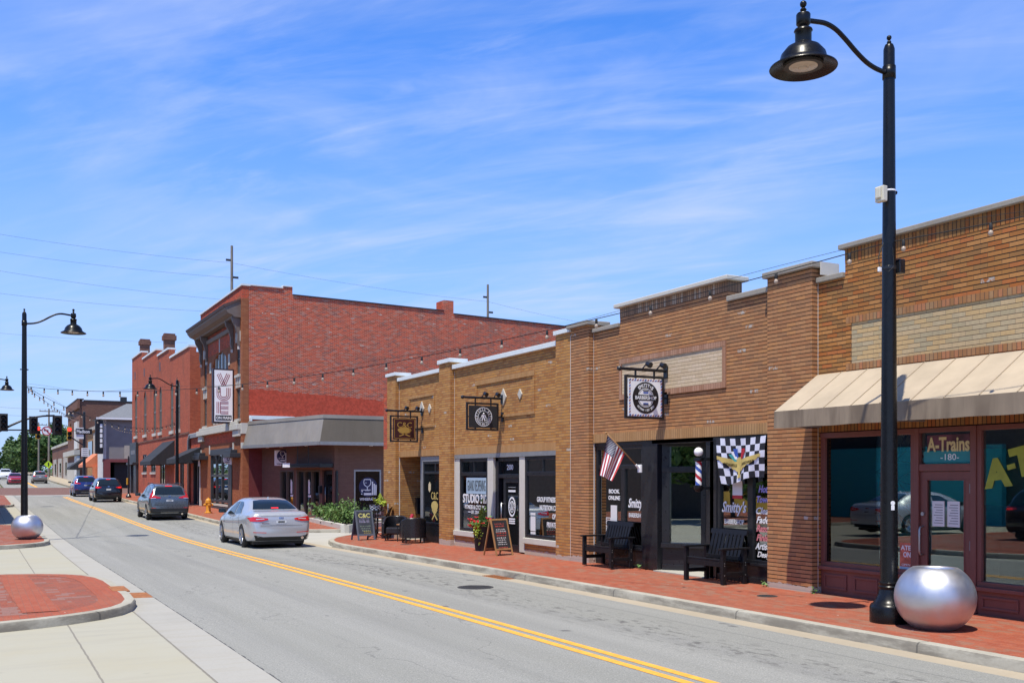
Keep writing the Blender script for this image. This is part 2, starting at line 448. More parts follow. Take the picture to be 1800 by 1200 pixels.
M['tan_s_soldier_shade'] = brick('weathered_shade_brick_upright', [(0.324,0.200,0.121),(0.270,0.163,0.099),(0.365,0.225,0.132),(0.446,0.338,0.242)], (.05,.04,.035), mv=.01, soldier=True, bump=.6, stain=.4)  # stained bricks, with the coping's shade painted in as a darker tone
M['tan_s_rowlock'] = brick('rose_brick_edge', [(.42,.235,.155),(.38,.20,.125),(.45,.255,.17)], (.22,.12,.07), mv=.007, soldier=True, bump=.5)
M['tan_c'] = brick('golden_tan_brick', tanC, (.15,.105,.075), mh=.012, mv=.008, mort_v=(.36,.26,.16), bump=.6, stain=.14, splash=.12, spall=.01)
M['tan_c_soldier'] = brick('golden_tan_brick_upright', [(0.442,0.241,0.101),(0.414,0.219,0.088),(0.460,0.258,0.114)], (.36,.22,.09), mv=.007, soldier=True, bump=.4, stain=.1)
M['cream'] = brick('cream_brick', [(0.542,0.391,0.205),(0.484,0.372,0.212),(0.581,0.400,0.197),(0.446,0.364,0.226),(0.552,0.408,0.233),(0.504,0.400,0.247)], (.11,.085,.06), mh=.010, mv=.006, mort_v=(.28,.21,.14), bump=.5, stain=.12)
M['cream_s'] = brick('pale_cream_brick', [(.64,.50,.33),(.60,.46,.30),(.66,.52,.36)], (.20,.15,.10), mh=.009, mv=.004, mort_v=(.42,.32,.21), bump=.5, stain=.08)
redV = [(0.520,0.074,0.029),(0.590,0.088,0.033),(0.433,0.067,0.029),(0.643,0.104,0.039),(0.485,0.083,0.039),(0.347,0.067,0.033),(0.573,0.072,0.028)]
M['red_side'] = brick('old_red_brick_with_pale_joints', redV + [(.46,.17,.12),(.27,.07,.055)], (.56,.37,.29), mh=.0115, mv=.0105, bump=.6, stain=.42, stain_col=(.16,.075,.062), spall=.008, paint=(.56,.085,.048))
M['red_front'] = brick('orange_red_pressed_brick', [(.34,.115,.05),(.37,.135,.06),(.31,.10,.045)], (.22,.09,.05), mh=.006, mv=.004, bump=.3, stain=.2)
M['red_dull'] = brick('dull_red_brick', redV, (.32,.20,.15), mh=.010, mv=.009, bump=.5, stain=.3)
M['red_hall'] = brick('red_hall_brick', [(.47,.118,.062),(.43,.105,.056),(.49,.13,.07),(.39,.095,.056)], (.27,.13,.09), mh=.009, mv=.007, bump=.4, stain=.6, stain_col=(.16,.075,.055))
M['brown_brick'] = brick('brown_painted_brick', [(.19,.105,.08),(.18,.10,.076),(.20,.112,.085)], (.15,.085,.065), mh=.010, mv=.007, bump=.5, stain=.15)
M['maroon_brick'] = brick('maroon_painted_brick', [(.175,.042,.045),(.165,.04,.042),(.185,.046,.048)], (.13,.034,.036), mh=.012, mv=.010, bump=.7, stain=.15)
M['umber_brick'] = brick('umber_brick', [(.20,.10,.075),(.18,.085,.065),(.23,.115,.085)], (.16,.09,.07), mh=.010, mv=.008, bump=.4, stain=.3)
M['ochre_brick'] = brick('ochre_brick', [(.42,.24,.11),(.38,.20,.09)], (.25,.15,.08), bump=.4)
M['stone'] = concrete('limestone', (.52,.49,.43), .35)
M['stone_old'] = concrete('old_coping_stone', (.34,.31,.265), .5, 3)
M['stone_pale'] = concrete('pale_coping_stone', (.58,.56,.50), .25, 2)
M['white_metal'] = plain('white_metal_coping', (.70,.74,.73), .45, var=.05)
M['concrete'] = concrete('parking_concrete', (.46,.445,.395), .30)
M['gutter'] = concrete('gutter_concrete', (.40,.39,.355), .38)
M['gutter_r'] = concrete('dusty_gutter_concrete', (.43,.37,.28), .35)
def kerb_mat():
    t = NT('scuffed_kerb_concrete'); P = t.pos(); x, y, z = t.sep(P)
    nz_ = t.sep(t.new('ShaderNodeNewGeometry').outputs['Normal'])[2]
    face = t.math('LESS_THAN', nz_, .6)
    a = t.noise(P, 1.6, 6, .65, sc=(1, .6, 3)); b = t.noise(P, 26, 4, .6); c = t.noise(P, .7, 4)
    o = t.mix(t.rng(a, .38, .68, 0, .45), (.44, .42, .355), (.30, .27, .21))
    o = t.mix(t.rng(b, .35, .7, 0, .25), o, (.24, .22, .19))
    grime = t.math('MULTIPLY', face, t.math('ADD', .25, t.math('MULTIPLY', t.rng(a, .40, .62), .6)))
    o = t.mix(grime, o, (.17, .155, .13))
    o = t.mix(t.math('MULTIPLY', t.rng(c, .6, .72), .55), o, (.15, .14, .125))
    j = t.math('LESS_THAN', t.math('FLOORED_MODULO', t.math('ADD', y, t.math('MULTIPLY', x, .15)), 3.05), .022)
    o = t.mix(t.math('MULTIPLY', j, .8), o, (.10, .095, .085))
    t.bsdf(o, .9, 0, .15, t.bump(b, .4, .008))
    return t.m
M['kerb'] = kerb_mat()
M['asphalt'] = asphalt_mat()
M['paver'] = paver_mat('red_sidewalk_pavers', [(0.321,0.077,0.039),(0.347,0.089,0.046),(0.303,0.071,0.036),(0.356,0.096,0.049),(0.330,0.084,0.041)])
M['paver_left'] = paver_mat('mottled_red_pavers', [(0.273,0.076,0.048),(0.249,0.072,0.048),(0.289,0.082,0.050),(0.217,0.080,0.056),(0.266,0.073,0.046)], L=.2, H=.2, dark=(.26,.15,.13), patch=.8, rot=True)
M['paver_band'] = paver_mat('red_border_pavers', [(0.340,0.084,0.048),(0.323,0.079,0.044),(0.354,0.090,0.050)], patch=.15)
M['crosswalk'] = paver_mat('crosswalk_pavers', [(.155,.085,.075),(.145,.08,.07),(.17,.09,.078)], patch=.3)
M['yellow'] = plain('yellow_road_paint', (.80,.40,.055), .75, var=.16, scale=9, bump=.2)
M['white_paint'] = plain('white_road_paint', (.66,.65,.60), .75, var=.15)
M['black'] = plain('black_paint', (.014,.015,.019), .32, var=.15, spec=.5)
M['black_gloss'] = plain('satin_black_paint', (.007,.0075,.009), .30, var=.2, spec=.32, coat=.0, scale=12)
M['black_matte'] = plain('matte_black', (.016,.016,.018), .7, var=.2)
M['charcoal'] = plain('charcoal_paint', (.028,.029,.033), .5, var=.15)
M['maroon'] = plain('maroon_painted_wood', (.185,.062,.048), .45, var=.12, streak=True)
M['canvas'] = plain('cream_awning_canvas', (.44,.36,.26), .85, var=.13, scale=1.6, bump=.08, bscale=120)
M['canvas_dirty'] = None
M['navy_canvas'] = plain('black_awning_canvas', (.022,.025,.032), .8, var=.2)
M['orange_canvas'] = plain('orange_awning_canvas', (.62,.20,.095), .8, var=.1)
M['silver'] = plain('silver_planter_metal', (.60,.61,.65), .45, .92, var=.07, scale=3.0)
M['alu'] = plain('aluminium_frame', (.42,.43,.44), .4, .8, var=.08)
M['grey_steel'] = plain('grey_steel', (.27,.275,.28), .55, .35, var=.1)
M['taupe_metal'] = plain('taupe_standing_metal', (.105,.088,.067), .75, .05, var=.12, scale=1.2, streak=True)  # darker copy for the canopy's shaded face; also the shopfront frame
M['taupe_light'] = plain('sunlit_taupe_metal', (.25,.225,.19), .5, .08, var=.14, scale=.9)  # paler copy: sunlight on the canopy's street face put into the colour
M['white'] = plain('white_enamel', (.86,.86,.87), .35, var=.03)
M['white_vinyl'] = plain('white_vinyl', (.82,.83,.85), .5, var=.02)
M['gold'] = plain('gold_leaf', (.62,.44,.12), .35, .6, var=.1)
M['gold_vinyl'] = plain('gold_vinyl', (.55,.42,.13), .5, var=.1)
M['yellow_vinyl'] = plain('yellow_green_window_paint', (.30,.33,.035), .6, var=.2)
M['wine'] = plain('wine_red_board', (.050,.012,.013), .4, var=.15)
M['navy'] = plain('navy_vinyl', (.020,.022,.085), .5, var=.1)
M['blue_vinyl'] = plain('blue_vinyl', (.04,.10,.42), .5, var=.1)
M['red_vinyl'] = plain('red_vinyl', (.45,.018,.03), .5, var=.1)
M['dkred_vinyl'] = plain('dark_red_letter', (.26,.035,.045), .5, var=.1)
M['pink_vinyl'] = plain('rose_vinyl', (.62,.20,.22), .5, var=.05)
M['interior_light'] = plain('pale_shop_interior', (.42,.41,.38), .85, var=.1)
M['ochre_mural'] = plain('ochre_mural_wall', (.80,.50,.10), .8, var=.25, scale=.8)
M['teal_mural'] = plain('turquoise_mural_wall', (.05,.50,.52), .8, var=.1)
M['grey_dark'] = plain('dark_grey_painted_brick', (.075,.07,.068), .9, var=.15)
M['cornice_paint'] = plain('umber_cornice_paint', (.16,.125,.105), .6, var=.15)
M['teal'] = plain('teal_wall_paint', (.035,.27,.30), .7, var=.08)
M['teal_vinyl'] = plain('teal_vinyl', (.05,.36,.36), .5, var=.05)
M['lightblue'] = plain('pale_blue_banner', (.36,.49,.60), .5, var=.05)
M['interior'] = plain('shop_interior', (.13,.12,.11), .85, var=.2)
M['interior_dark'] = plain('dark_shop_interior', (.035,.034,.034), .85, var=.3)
M['interior_floor'] = plain('shop_floor', (.20,.17,.14), .6, var=.15)
M['counter_white'] = plain('white_counter', (.70,.70,.68), .5, var=.04)
M['paper'] = plain('paper_notice', (.72,.71,.70), .7, var=.03)
M['wood'] = plain('varnished_wood', (.36,.19,.075), .5, var=.25, scale=12, streak=True)
M['door_wood'] = plain('red_brown_door', (.19,.035,.018), .35, var=.2, streak=True)
M['slate'] = plain('chalkboard', (.020,.021,.024), .8, var=.3)
M['frame_blue'] = plain('steel_blue_frame', (.11,.13,.17), .6, var=.15)
M['slate_blue'] = plain('faded_blue_chalkboard', (.045,.055,.075), .7, var=.2)
M['leather'] = plain('black_leather', (.014,.014,.017), .30, var=.2, bump=.1)
M['bench'] = plain('black_resin_slats', (.009,.009,.011), .5, var=.25, spec=.28)
M['iron'] = plain('cast_iron', (.045,.044,.045), .65, var=.3, bump=.3)
M['rust'] = plain('rusty_steel', (.33,.125,.04), .8, var=.35, scale=14, bump=.3)
M['hydrant'] = plain('yellow_hydrant_paint', (.68,.30,.03), .4, var=.12)
M['rubber'] = plain('tyre_rubber', (.018,.018,.019), .75, var=.2)
M['rim'] = plain('alloy_wheel', (.48,.49,.51), .3, .9, var=.05)
M['rim_dark'] = plain('dark_alloy_wheel', (.16,.165,.175), .35, .9, var=.05)
M['chrome'] = plain('chrome', (.72,.73,.75), .12, 1.0, var=.02)
M['tail'] = plain('red_tail_lens', (.42,.012,.014), .12, var=.1, coat=.6, emit=(1, .02, .02), es=.12)
M['brake'] = plain('lit_brake_lens', (.55,.02,.02), .15, var=.05, coat=.6, emit=(1, .03, .03), es=.9)
M['lens_clear'] = plain('clear_lamp_lens', (.70,.72,.74), .12, .3, var=.05, coat=.5)
M['plate'] = plain('licence_plate', (.55,.58,.62), .5, var=.05)
M['car_glass'] = darkglass('car_glass', (.010,.016,.018), .02, 1.9)
M['glass_clear'] = glass('shop_glass', (.82,.88,.86), .035)
M['glass_mirror'] = glass('reflective_shop_glass', (.45,.52,.51), .24)
M['glass_dark'] = darkglass('dark_shop_glass', (.010,.012,.013), .02, 1.65)
M['glass_dusk'] = darkglass('dusky_window_glass', (.022,.022,.024), .12, 1.45)
M['glass_grey'] = darkglass('grey_window_glass', (.12,.13,.14), .05, 1.9)
M['trim_black'] = plain('black_car_trim', (.015,.015,.017), .5, var=.15)
M['paint_silver'] = plain('silver_car_paint', (.50,.52,.55), .36, .40, var=.01, coat=1.0)
M['paint_grey'] = plain('blue_grey_car_paint', (.12,.145,.165), .30, .55, var=.03, coat=.8)
M['paint_black'] = plain('black_blue_car_paint', (.012,.016,.028), .2, .3, var=.05, coat=.9)
M['paint_blue'] = plain('deep_blue_car_paint', (.022,.042,.20), .22, .4, var=.05, coat=.9)
M['paint_red'] = plain('red_car_paint', (.36,.022,.045), .25, .3, var=.05, coat=.9)
M['paint_tan'] = plain('taupe_car_paint', (.30,.275,.25), .3, .6, var=.05, coat=.7)
M['paint_white'] = plain('white_car_paint', (.68,.70,.72), .3, .0, var=.05, coat=.7)
M['grey_stucco'] = plain('grey_painted_wall', (.24,.228,.228), .9, var=.08, scale=1.5)
M['white_stucco'] = plain('white_painted_wall', (.60,.585,.56), .9, var=.08, scale=1.5)
M['beige_panel'] = plain('beige_panel', (.40,.36,.31), .9, var=.1, scale=1.5)
M['roof_grey'] = plain('grey_shingle_roof', (.17,.18,.20), .9, var=.2, scale=8)
M['pole_wood'] = plain('weathered_pole_wood', (.21,.185,.155), .9, var=.25, streak=True)
M['signal_yellow'] = plain('signal_yellow', (.55,.30,.02), .5, var=.1)
M['signal_red'] = plain('lit_red_signal', (.8,.02,.02), .4, emit=(1, .035, .03), es=2.5)
M['sign_lime'] = plain('lime_warning_sign', (.48,.72,.03), .5, var=.05)
M['bulb'] = plain('frosted_bulb', (.42,.33,.25), .25, var=.1)
M['wire'] = plain('black_cable', (.012,.012,.013), .7)
M['leaf'] = plain('green_leaf', (.085,.17,.032), .55, var=.5, scale=9)
M['leaf_lime'] = plain('lime_leaf', (.34,.42,.045), .55, var=.25, scale=9)
M['leaf_dark'] = plain('dark_leaf', (.045,.095,.022), .6, var=.5, scale=6)
M['leaf_tree'] = plain('tree_leaf', (.058,.115,.026), .65, var=.45, scale=1.2)
M['bark'] = plain('bark', (.13,.10,.075), .95, var=.3, bump=.5)
M['petal_red'] = plain('red_petal', (.62,.018,.035), .5, var=.2, scale=20)
M['soil'] = plain('mulch', (.07,.045,.03), .95, var=.4, scale=20)
M['sensor'] = plain('cream_plastic', (.62,.585,.47), .5, var=.05)
M['lamp_lens'] = plain('lamp_lens', (.52,.45,.36), .3, var=.12)
M['lamp_under'] = plain('lamp_underside', (.045,.04,.036), .6, var=.2)
def dirty_canvas():
    t = NT('soiled_awning_valance'); P = t.pos()
    a = t.noise(P, 3.0, 5, .65, sc=(1, 1, .12)); b = t.noise(P, .9, 4, .6)
    o = t.mix(t.rng(a, .35, .65, .35, 1), (.37,.295,.215), (.175,.135,.10))
    o = t.mix(t.rng(b, .45, .65, 0, .6), o, (.24,.19,.14))
    t.bsdf(o, .9, 0, .1)
    return t.m
M['canvas_dirty'] = dirty_canvas()
def terrain_mat():
    t = NT('terrain_grass'); P = t.pos()
    a = t.noise(P, .05, 5); b = t.noise(P, 1.2, 5, .7)
    o = t.mix(t.rng(a, .4, .6), (.075,.10,.04), (.17,.16,.11))
    o = t.mix(t.rng(b, .35, .7, 0, .5), o, (.05,.07,.028))
    t.bsdf(o, .95, 0, .1)
    return t.m
M['terrain'] = terrain_mat()
# ------------------------------------------------------------------ ground, road, pavements (the setting)
def sheet(name, x0, x1, y0, y1, h, mat, step=2.0, nx=1):
    m = MB(); n = max(1, int((y1 - y0) / step)); vs = []; fs = []
    for i in range(n + 1):
        y = y0 + (y1 - y0) * i / n
        a = x0(y) if callable(x0) else x0; b = x1(y) if callable(x1) else x1
        for k in range(nx + 1): vs.append((a + (b - a) * k / nx, y, gz(y) + h))
    w_ = nx + 1
    for i in range(n):
        for k in range(nx): fs.append((i*w_+k, i*w_+k+1, (i+1)*w_+k+1, (i+1)*w_+k))
    m.add(vs, fs)
    return struct(m.build(name, mat, noweld=True))
def resample(pts, d=1.5, closed=False):
    out = []
    q = list(pts) + ([pts[0]] if closed else [])
    for a, b in zip(q[:-1], q[1:]):
        L = math.dist(a, b); n = max(1, int(L / d))
        for i in range(n): out.append((a[0] + (b[0]-a[0])*i/n, a[1] + (b[1]-a[1])*i/n))
    if not closed: out.append(tuple(pts[-1]))
    return out
def offset_path(pts, d):
    out = []
    for i, p in enumerate(pts):
        a = Vector(pts[max(0, i-1)]); b = Vector(pts[min(len(pts)-1, i+1)])
        t = (b - a).normalized(); out.append((p[0] - t.y * d, p[1] + t.x * d))
    return out
def slab(name, outline, h, mat, skirt=.25):
    from mathutils.geometry import tessellate_polygon
    o = resample(outline, 1.5, True)
    m = MB(); n = len(o)
    top = [(x, y, gz(y) + h) for x, y in o]; bot = [(x, y, gz(y) + h - skirt) for x, y in o]
    tris = tessellate_polygon([[Vector((x, y, 0)) for x, y in o]])
    m.add(top + bot, [tuple(t) for t in tris] + [(i, (i+1) % n, n+(i+1) % n, n+i) for i in range(n)])
    return struct(m.build(name, mat))
def kerb(name, path, mat, wd=.16, h=.124):
    """path: outer edge, pavement on its left"""
    p = resample(path, .8)
    prof = [(0, -.10), (0.008, h - .035), (.03, h - .006), (.05, h), (wd, h), (wd, h - .05)]
    m = MB(); cols = [offset_path(p, d) for d, _ in prof]; k = len(prof); vs = []; fs = []
    for i in range(len(p)):
        for j, (d, z) in enumerate(prof):
            x, y = cols[j][i]; vs.append((x, y, gz(y) + z))
    for i in range(len(p) - 1):
        for j in range(k - 1): fs.append((i*k+j, i*k+j+1, (i+1)*k+j+1, (i+1)*k+j))
    m.add(vs, fs)
    return struct(m.build(name, mat, auto=35))

# terrain, one sheet to the horizon
m = MB(); ys = list(range(-60, 161, 10)) + [180,200,230,260,300,350,400,500,650,800,1100,1600]; xs = [-900,-300,-120,-60,-30,-10,3,16,40,80,160,400,900]
vs = [(x, y, gz(y) - .06 - (0 if y < 230 else 0)) for y in ys for x in xs]
fs = [(i*len(xs)+k, i*len(xs)+k+1, (i+1)*len(xs)+k+1, (i+1)*len(xs)+k) for i in range(len(ys)-1) for k in range(len(xs)-1)]
m.add(vs, fs); struct(m.build('ground', M['terrain'], smooth=True))

YC0, YC1 = 93.0, 124.0            # the crossing
sheet('road', 2.6, 9.05, -30, YC0, 0, M['asphalt'], 1.5, 3)
sheet('far_road', 2.6, 9.3, YC1, 420, 0, M['asphalt'], 4, 2)
sheet('crossing_paving', -14, 40, YC0, YC1, 0, M['crosswalk'], 2, 4)
sheet('gutter_right', 9.05, 9.37, -30, YC0, 0.0, M['gutter_r'], 2)
sheet('gutter_left', 2.06, 2.6, -30, YC0, 0.0, M['gutter'], 2)
def bay_mat():
    t = NT('jointed_bay_concrete'); P = t.pos(); x, y, z = t.sep(P)
    a = t.noise(P, .5, 6, .62); b = t.noise(P, 34, 4, .6); c = t.noise(P, 1.1, 6, .65, sc=(.4, 3.0, 1))
    col = (.41, .397, .325)
    o = t.mix(t.rng(a, .4, .7, 0, .55), col, (.40, .37, .27))
    o = t.mix(t.rng(c, .46, .72, 0, .5), o, (.355, .34, .285))
    o = t.mix(t.rng(b, .35, .7, 0, .14), o, (.36, .35, .33))
    o = t.mix(t.math('MULTIPLY', t.math('GREATER_THAN', t.noise(P, 48, 2), .73), .3), o, (.25, .24, .22))
    tyre = t.noise(P, 1.0, 5, .65, sc=(.5, 3.2, 1)); arc = t.noise(P, .8, 4)
    o = t.mix(t.math('MULTIPLY', t.rng(tyre, .60, .72), t.rng(arc, .48, .6, 0, .30)), o, (.21, .205, .195))
    o = t.mix(t.math('MULTIPLY', t.rng(t.noise(P, 1.9, 3), .68, .74), .30), o, (.24, .225, .20))
    wob = t.math('MULTIPLY', t.math('SUBTRACT', t.noise(P, 4, 3), .5), .02)
    xx = t.math('ADD', x, wob)
    j1 = t.math('LESS_THAN', t.math('ABSOLUTE', t.math('SUBTRACT', xx, 1.08)), .011)
    j2 = t.math('LESS_THAN', t.math('ABSOLUTE', t.math('SUBTRACT', xx, 2.05)), .012)
    j3 = t.math('LESS_THAN', t.math('ABSOLUTE', t.math('ADD', xx, 1.6)), .011)
    j = t.math('MAXIMUM', j1, t.math('MAXIMUM', j2, j3))
    o = t.mix(t.math('MULTIPLY', j, .7), o, (.17, .155, .14))
    t.bsdf(o, .9, 0, .15, t.bump(b, .3, .006))
    return t.m
M['bay'] = bay_mat()
sheet('parking_bay', -14, 2.06, -30, YC0, -.002, M['bay'], 3, 3)

# painted lines
sheet('centre_line', 6.00, 6.115, -30, 87, .004, M['yellow'], 1.5)
sheet('centre_line', 6.215, 6.33, -30, 87, .004, M['yellow'], 1.5)
sheet('centre_line', 5.9, 6.2, YC1 + 3, 300, .006, M['yellow'], 4)
sheet('stop_line', 2.8, 9.0, 90.6, 91.2, .004, M['white_paint'], 1)

# left kerbed islands between the parking bays
def island(path):
    inner = offset_path(resample(path, .5), .15)
    slab('pavement_island', inner + [(-14, path[-1][1] - .15), (-14, path[0][1] + .15)], .120, M['paver_left'])
    kerb('island_kerb', path, M['kerb'], .17)
I1 = [(-14, 12.6), (-5, 13.7), (-2, 14.1), (0.3, 14.42), (.75, 14.56), (1.15, 14.76), (1.55, 15.05), (1.85, 15.40), (2.06, 15.85), (2.18, 16.4), (2.22, 17.2), (2.2, 19.7), (2.12, 20.5), (1.95, 21.1), (1.65, 21.6), (1.2, 21.95), (.6, 22.2), (-2, 22.5), (-14, 22.9)]
I2 = [(-14, 31.2), (-5, 31.8), (.3, 32.5), (.75, 32.7), (1.15, 32.95), (1.5, 33.25), (1.8, 33.7), (2.0, 34.3), (2.06, 35.2), (2.05, 43), (1.95, 44.2), (1.6, 45.0), (1.1, 45.5), (.4, 45.8), (-14, 46.6)]
I3 = [(-14, 65), (.6, 66), (1.4, 66.6), (1.9, 67.8), (2.05, 69.5), (2.05, 88), (1.2, 91.5), (-3, 92.5), (-14, 92.6)]
for p in (I1, I2, I3): island(p)
# red border band and cross band let into the first island, 4 mm proud
def band(name, pts, wd, mat, h):
    p = resample(pts, .4); a = offset_path(p, 0); b = offset_path(p, wd); m = MB(); vs = []; n = len(p)
    for q in (a, b): vs += [(x, y, gz(y) + h) for x, y in q]
    m.add(vs, [(i, i+1, n+i+1, n+i) for i in range(n-1)]); return struct(m.build(name, mat, noweld=True))
for p in (I1, I2):
    band('border_band', offset_path(resample(p, .5), .168), .38, M['paver_band'], .1245)
band('cross_band', [(1.05, 15.35), (.95, 18), (.85, 21.6)], .5, M['paver_band'], .1285)
# rusty drain plates through the kerb of the first island
for nm, q in (('drain_plate', [(1.98, 18.45), (2.24, 18.42), (2.24, 17.62), (1.98, 17.70)]), ('drain_plate', [(2.24, 18.42), (2.60, 18.36), (2.60, 17.55), (2.24, 17.62)])):
    z = .130 if q[0][0] < 2 else .006
    struct(MB().prism([(x, y) for x, y in q], 'z', gz(18) + z - .02, gz(18) + z).build(nm, M['rust']))

# right pavement: kerb, paving, driveway
KX = 9.36
KR = [(KX, -30), (KX, 27.6), (9.40, 28.6), (9.52, 29.5), (9.78, 30.5), (10.2, 31.5), (10.75, 32.4), (11.5, 33.3), (13.0, 34.2)]
# path must have the pavement on its left: walk it from the far end towards the camera
kr = list(reversed(KR))
kr2 = [(p[0], p[1]) for p in KR]
def kerb_r(name, path):           # pavement on the right of the path: mirror by reversing
    return kerb(name, list(reversed(path)), M['kerb'], .17)
kerb_r('kerb', KR)
inn = offset_path(resample(list(reversed(KR)), .6), .155)
slab('pavement', inn + [(12.45, -30), (12.45, 31.2), (13.0, 32.2)], .120, M['paver'])
KR2 = [(13.0, 36.4), (11.4, 37.0), (10.3, 37.9), (9.7, 39.0), (9.42, 40.4), (KX, 42), (KX, 90), (9.6, 91.5), (10.4, 92.4), (12, 92.8), (16, 92.8)]
kerb_r('far_kerb', KR2)
inn2 = offset_path(resample(list(reversed(KR2)), .8), .155)
slab('far_pavement', inn2 + [(15.5, 36.4), (15.5, 43.5), (20, 44), (20, 92)][::1], .120, M['paver'])
sheet('driveway', 9.37, 30, 29.0, 44.0, -.004, M['concrete'], 1.5, 2)
band('driveway_paving', [(26, 37.2), (12.9, 37.2)], -1.6, M['paver'], .004)
# beyond the crossing
slab('far_corner_pavement', [(9.6, 124), (12.6, 124), (12.6, 300), (9.6, 300)], .12, M['gutter_r'])
slab('far_corner_pavement', [(-3, 124), (2.3, 124), (2.3, 300), (-3, 300)], .12, M['gutter_r'])

def manhole(x, y, r, name, label, h=.0, grid=True):
    m = MB()
    z = gz(y) + h
    m.lathe([(r, z - .02), (r, z + .006), (r - .025, z + .008), (r - .03, z + .003)], (x, y, 0), 40)
    for i in range(-5, 6):
        for j in range(-5, 6):
            a, b = i * r * .16, j * r * .16
            if a*a + b*b < (r*.82)**2: m.box(x+a-r*.055, x+a+r*.055, y+b-r*.055, y+b+r*.055, z, z + .007)
    return tag(m.build(name, M['iron']), label, 'manhole cover')
manhole(7.99, 16.28, .33, 'manhole_cover', 'round iron manhole cover set in the asphalt of the right lane')
manhole(10.95, 11.9, .16, 'utility_cover', 'small round iron cover in the brick pavement in front of the right bench', .12)
manhole(11.45, 7.55, .17, 'utility_cover', 'small round iron cover in the brick pavement right of the near silver sphere', .12)
manhole(11.0, 27.0, .17, 'utility_cover', 'small round iron cover in the brick pavement near the black tub armchairs', .12)
m = MB(); m.box(9.08, 9.36, 17.3, 18.2, gz(17.8) - .02, gz(17.8) + .006)
for i in range(9): m.box(9.10, 9.34, 17.35 + i * .095, 17.39 + i * .095, gz(17.8), gz(17.8) + .014)
tag(m.build('drain_grate', M['rust']), 'rusty drain grate in the gutter beside the right kerb', 'drain grate')
# ------------------------------------------------------------------ wall helpers
def cellwall(mb, a_edges, z_edges, solid, d0, d1, axis='x'):
    """wall in the plane axis = const from d0 (front) to d1 (back); cells of the grid where solid(a, z)"""
    A = sorted(set(a_edges)); Z = sorted(set(z_edges)); na, nz = len(A) - 1, len(Z) - 1
    S = [[bool(solid((A[i] + A[i+1]) / 2, (Z[k] + Z[k+1]) / 2)) for k in range(nz)] for i in range(na)]
    def P(d, a, z): return (d, a, z) if axis == 'x' else (a, d, z)
    g = lambda i, k: 0 <= i < na and 0 <= k < nz and S[i][k]
    for i in range(na):
        for k in range(nz):
            if not S[i][k]: continue
            a0, a1, z0, z1 = A[i], A[i+1], Z[k], Z[k+1]
            mb.poly([P(d0,a0,z0), P(d0,a1,z0), P(d0,a1,z1), P(d0,a0,z1)])
            mb.poly([P(d1,a0,z0), P(d1,a0,z1), P(d1,a1,z1), P(d1,a1,z0)])
            if not g(i-1, k): mb.poly([P(d0,a0,z0), P(d0,a0,z1), P(d1,a0,z1), P(d1,a0,z0)])
            if not g(i+1, k): mb.poly([P(d0,a1,z0), P(d1,a1,z0), P(d1,a1,z1), P(d0,a1,z1)])
            if not g(i, k-1): mb.poly([P(d0,a0,z0), P(d1,a0,z0), P(d1,a1,z0), P(d0,a1,z0)])
            if not g(i, k+1): mb.poly([P(d0,a0,z1), P(d0,a1,z1), P(d1,a1,z1), P(d1,a0,z1)])
    return mb
def wall(name, a0, a1, z0, z1, holes, d0, d1, mat, parent, axis='x', extra=None, fillets=None):
    """rectangular wall with rectangular holes (a0,a1,z0,z1); extra: list of added rectangles (stepped tops)"""
    mb = MB(); rects = [(a0, a1, z0, z1)] + (extra or [])
    ae = [v for r in rects for v in r[:2]] + [v for h in holes for v in h[:2]]
    ze = [v for r in rects for v in r[2:]] + [v for h in holes for v in h[2:]]
    def solid(a, z):
        return any(r[0] < a < r[1] and r[2] < z < r[3] for r in rects) and not any(h[0] < a < h[1] and h[2] < z < h[3] for h in holes)
    cellwall(mb, ae, ze, solid, d0, d1, axis)
    o = mb.build(name, mat, parent)
    bmx = bmesh.new(); bmx.from_mesh(o.data); bmesh.ops.remove_doubles(bmx, verts=bmx.verts, dist=1e-5); bmesh.ops.recalc_face_normals(bmx, faces=bmx.faces); bmx.to_mesh(o.data); bmx.free()
    return o
def xb(mb, y0, y1, z0, z1, out0, out1, X=12.0):
    """box on a street facade: from out0 to out1 metres in front of the plane X (negative = behind)"""
    return mb.box(X - out1, X - out0, min(y0, y1), max(y0, y1), z0, z1)
def frame_rect(mb, y0, y1, z0, z1, wd, out0, out1, X=12.0, bottom=None):
    b = wd if bottom is None else bottom
    xb(mb, y0, y1, z1 - wd, z1, out0, out1, X); xb(mb, y0, y1, z0, z0 + b, out0, out1, X)
    xb(mb, y0, y0 + wd, z0 + b, z1 - wd, out0, out1, X); xb(mb, y1 - wd, y1, z0 + b, z1 - wd, out0, out1, X)
    return mb
def part(name, mat, parent, fn, **kw):
    m = MB(); fn(m); return m.build(name, mat, parent, **kw)

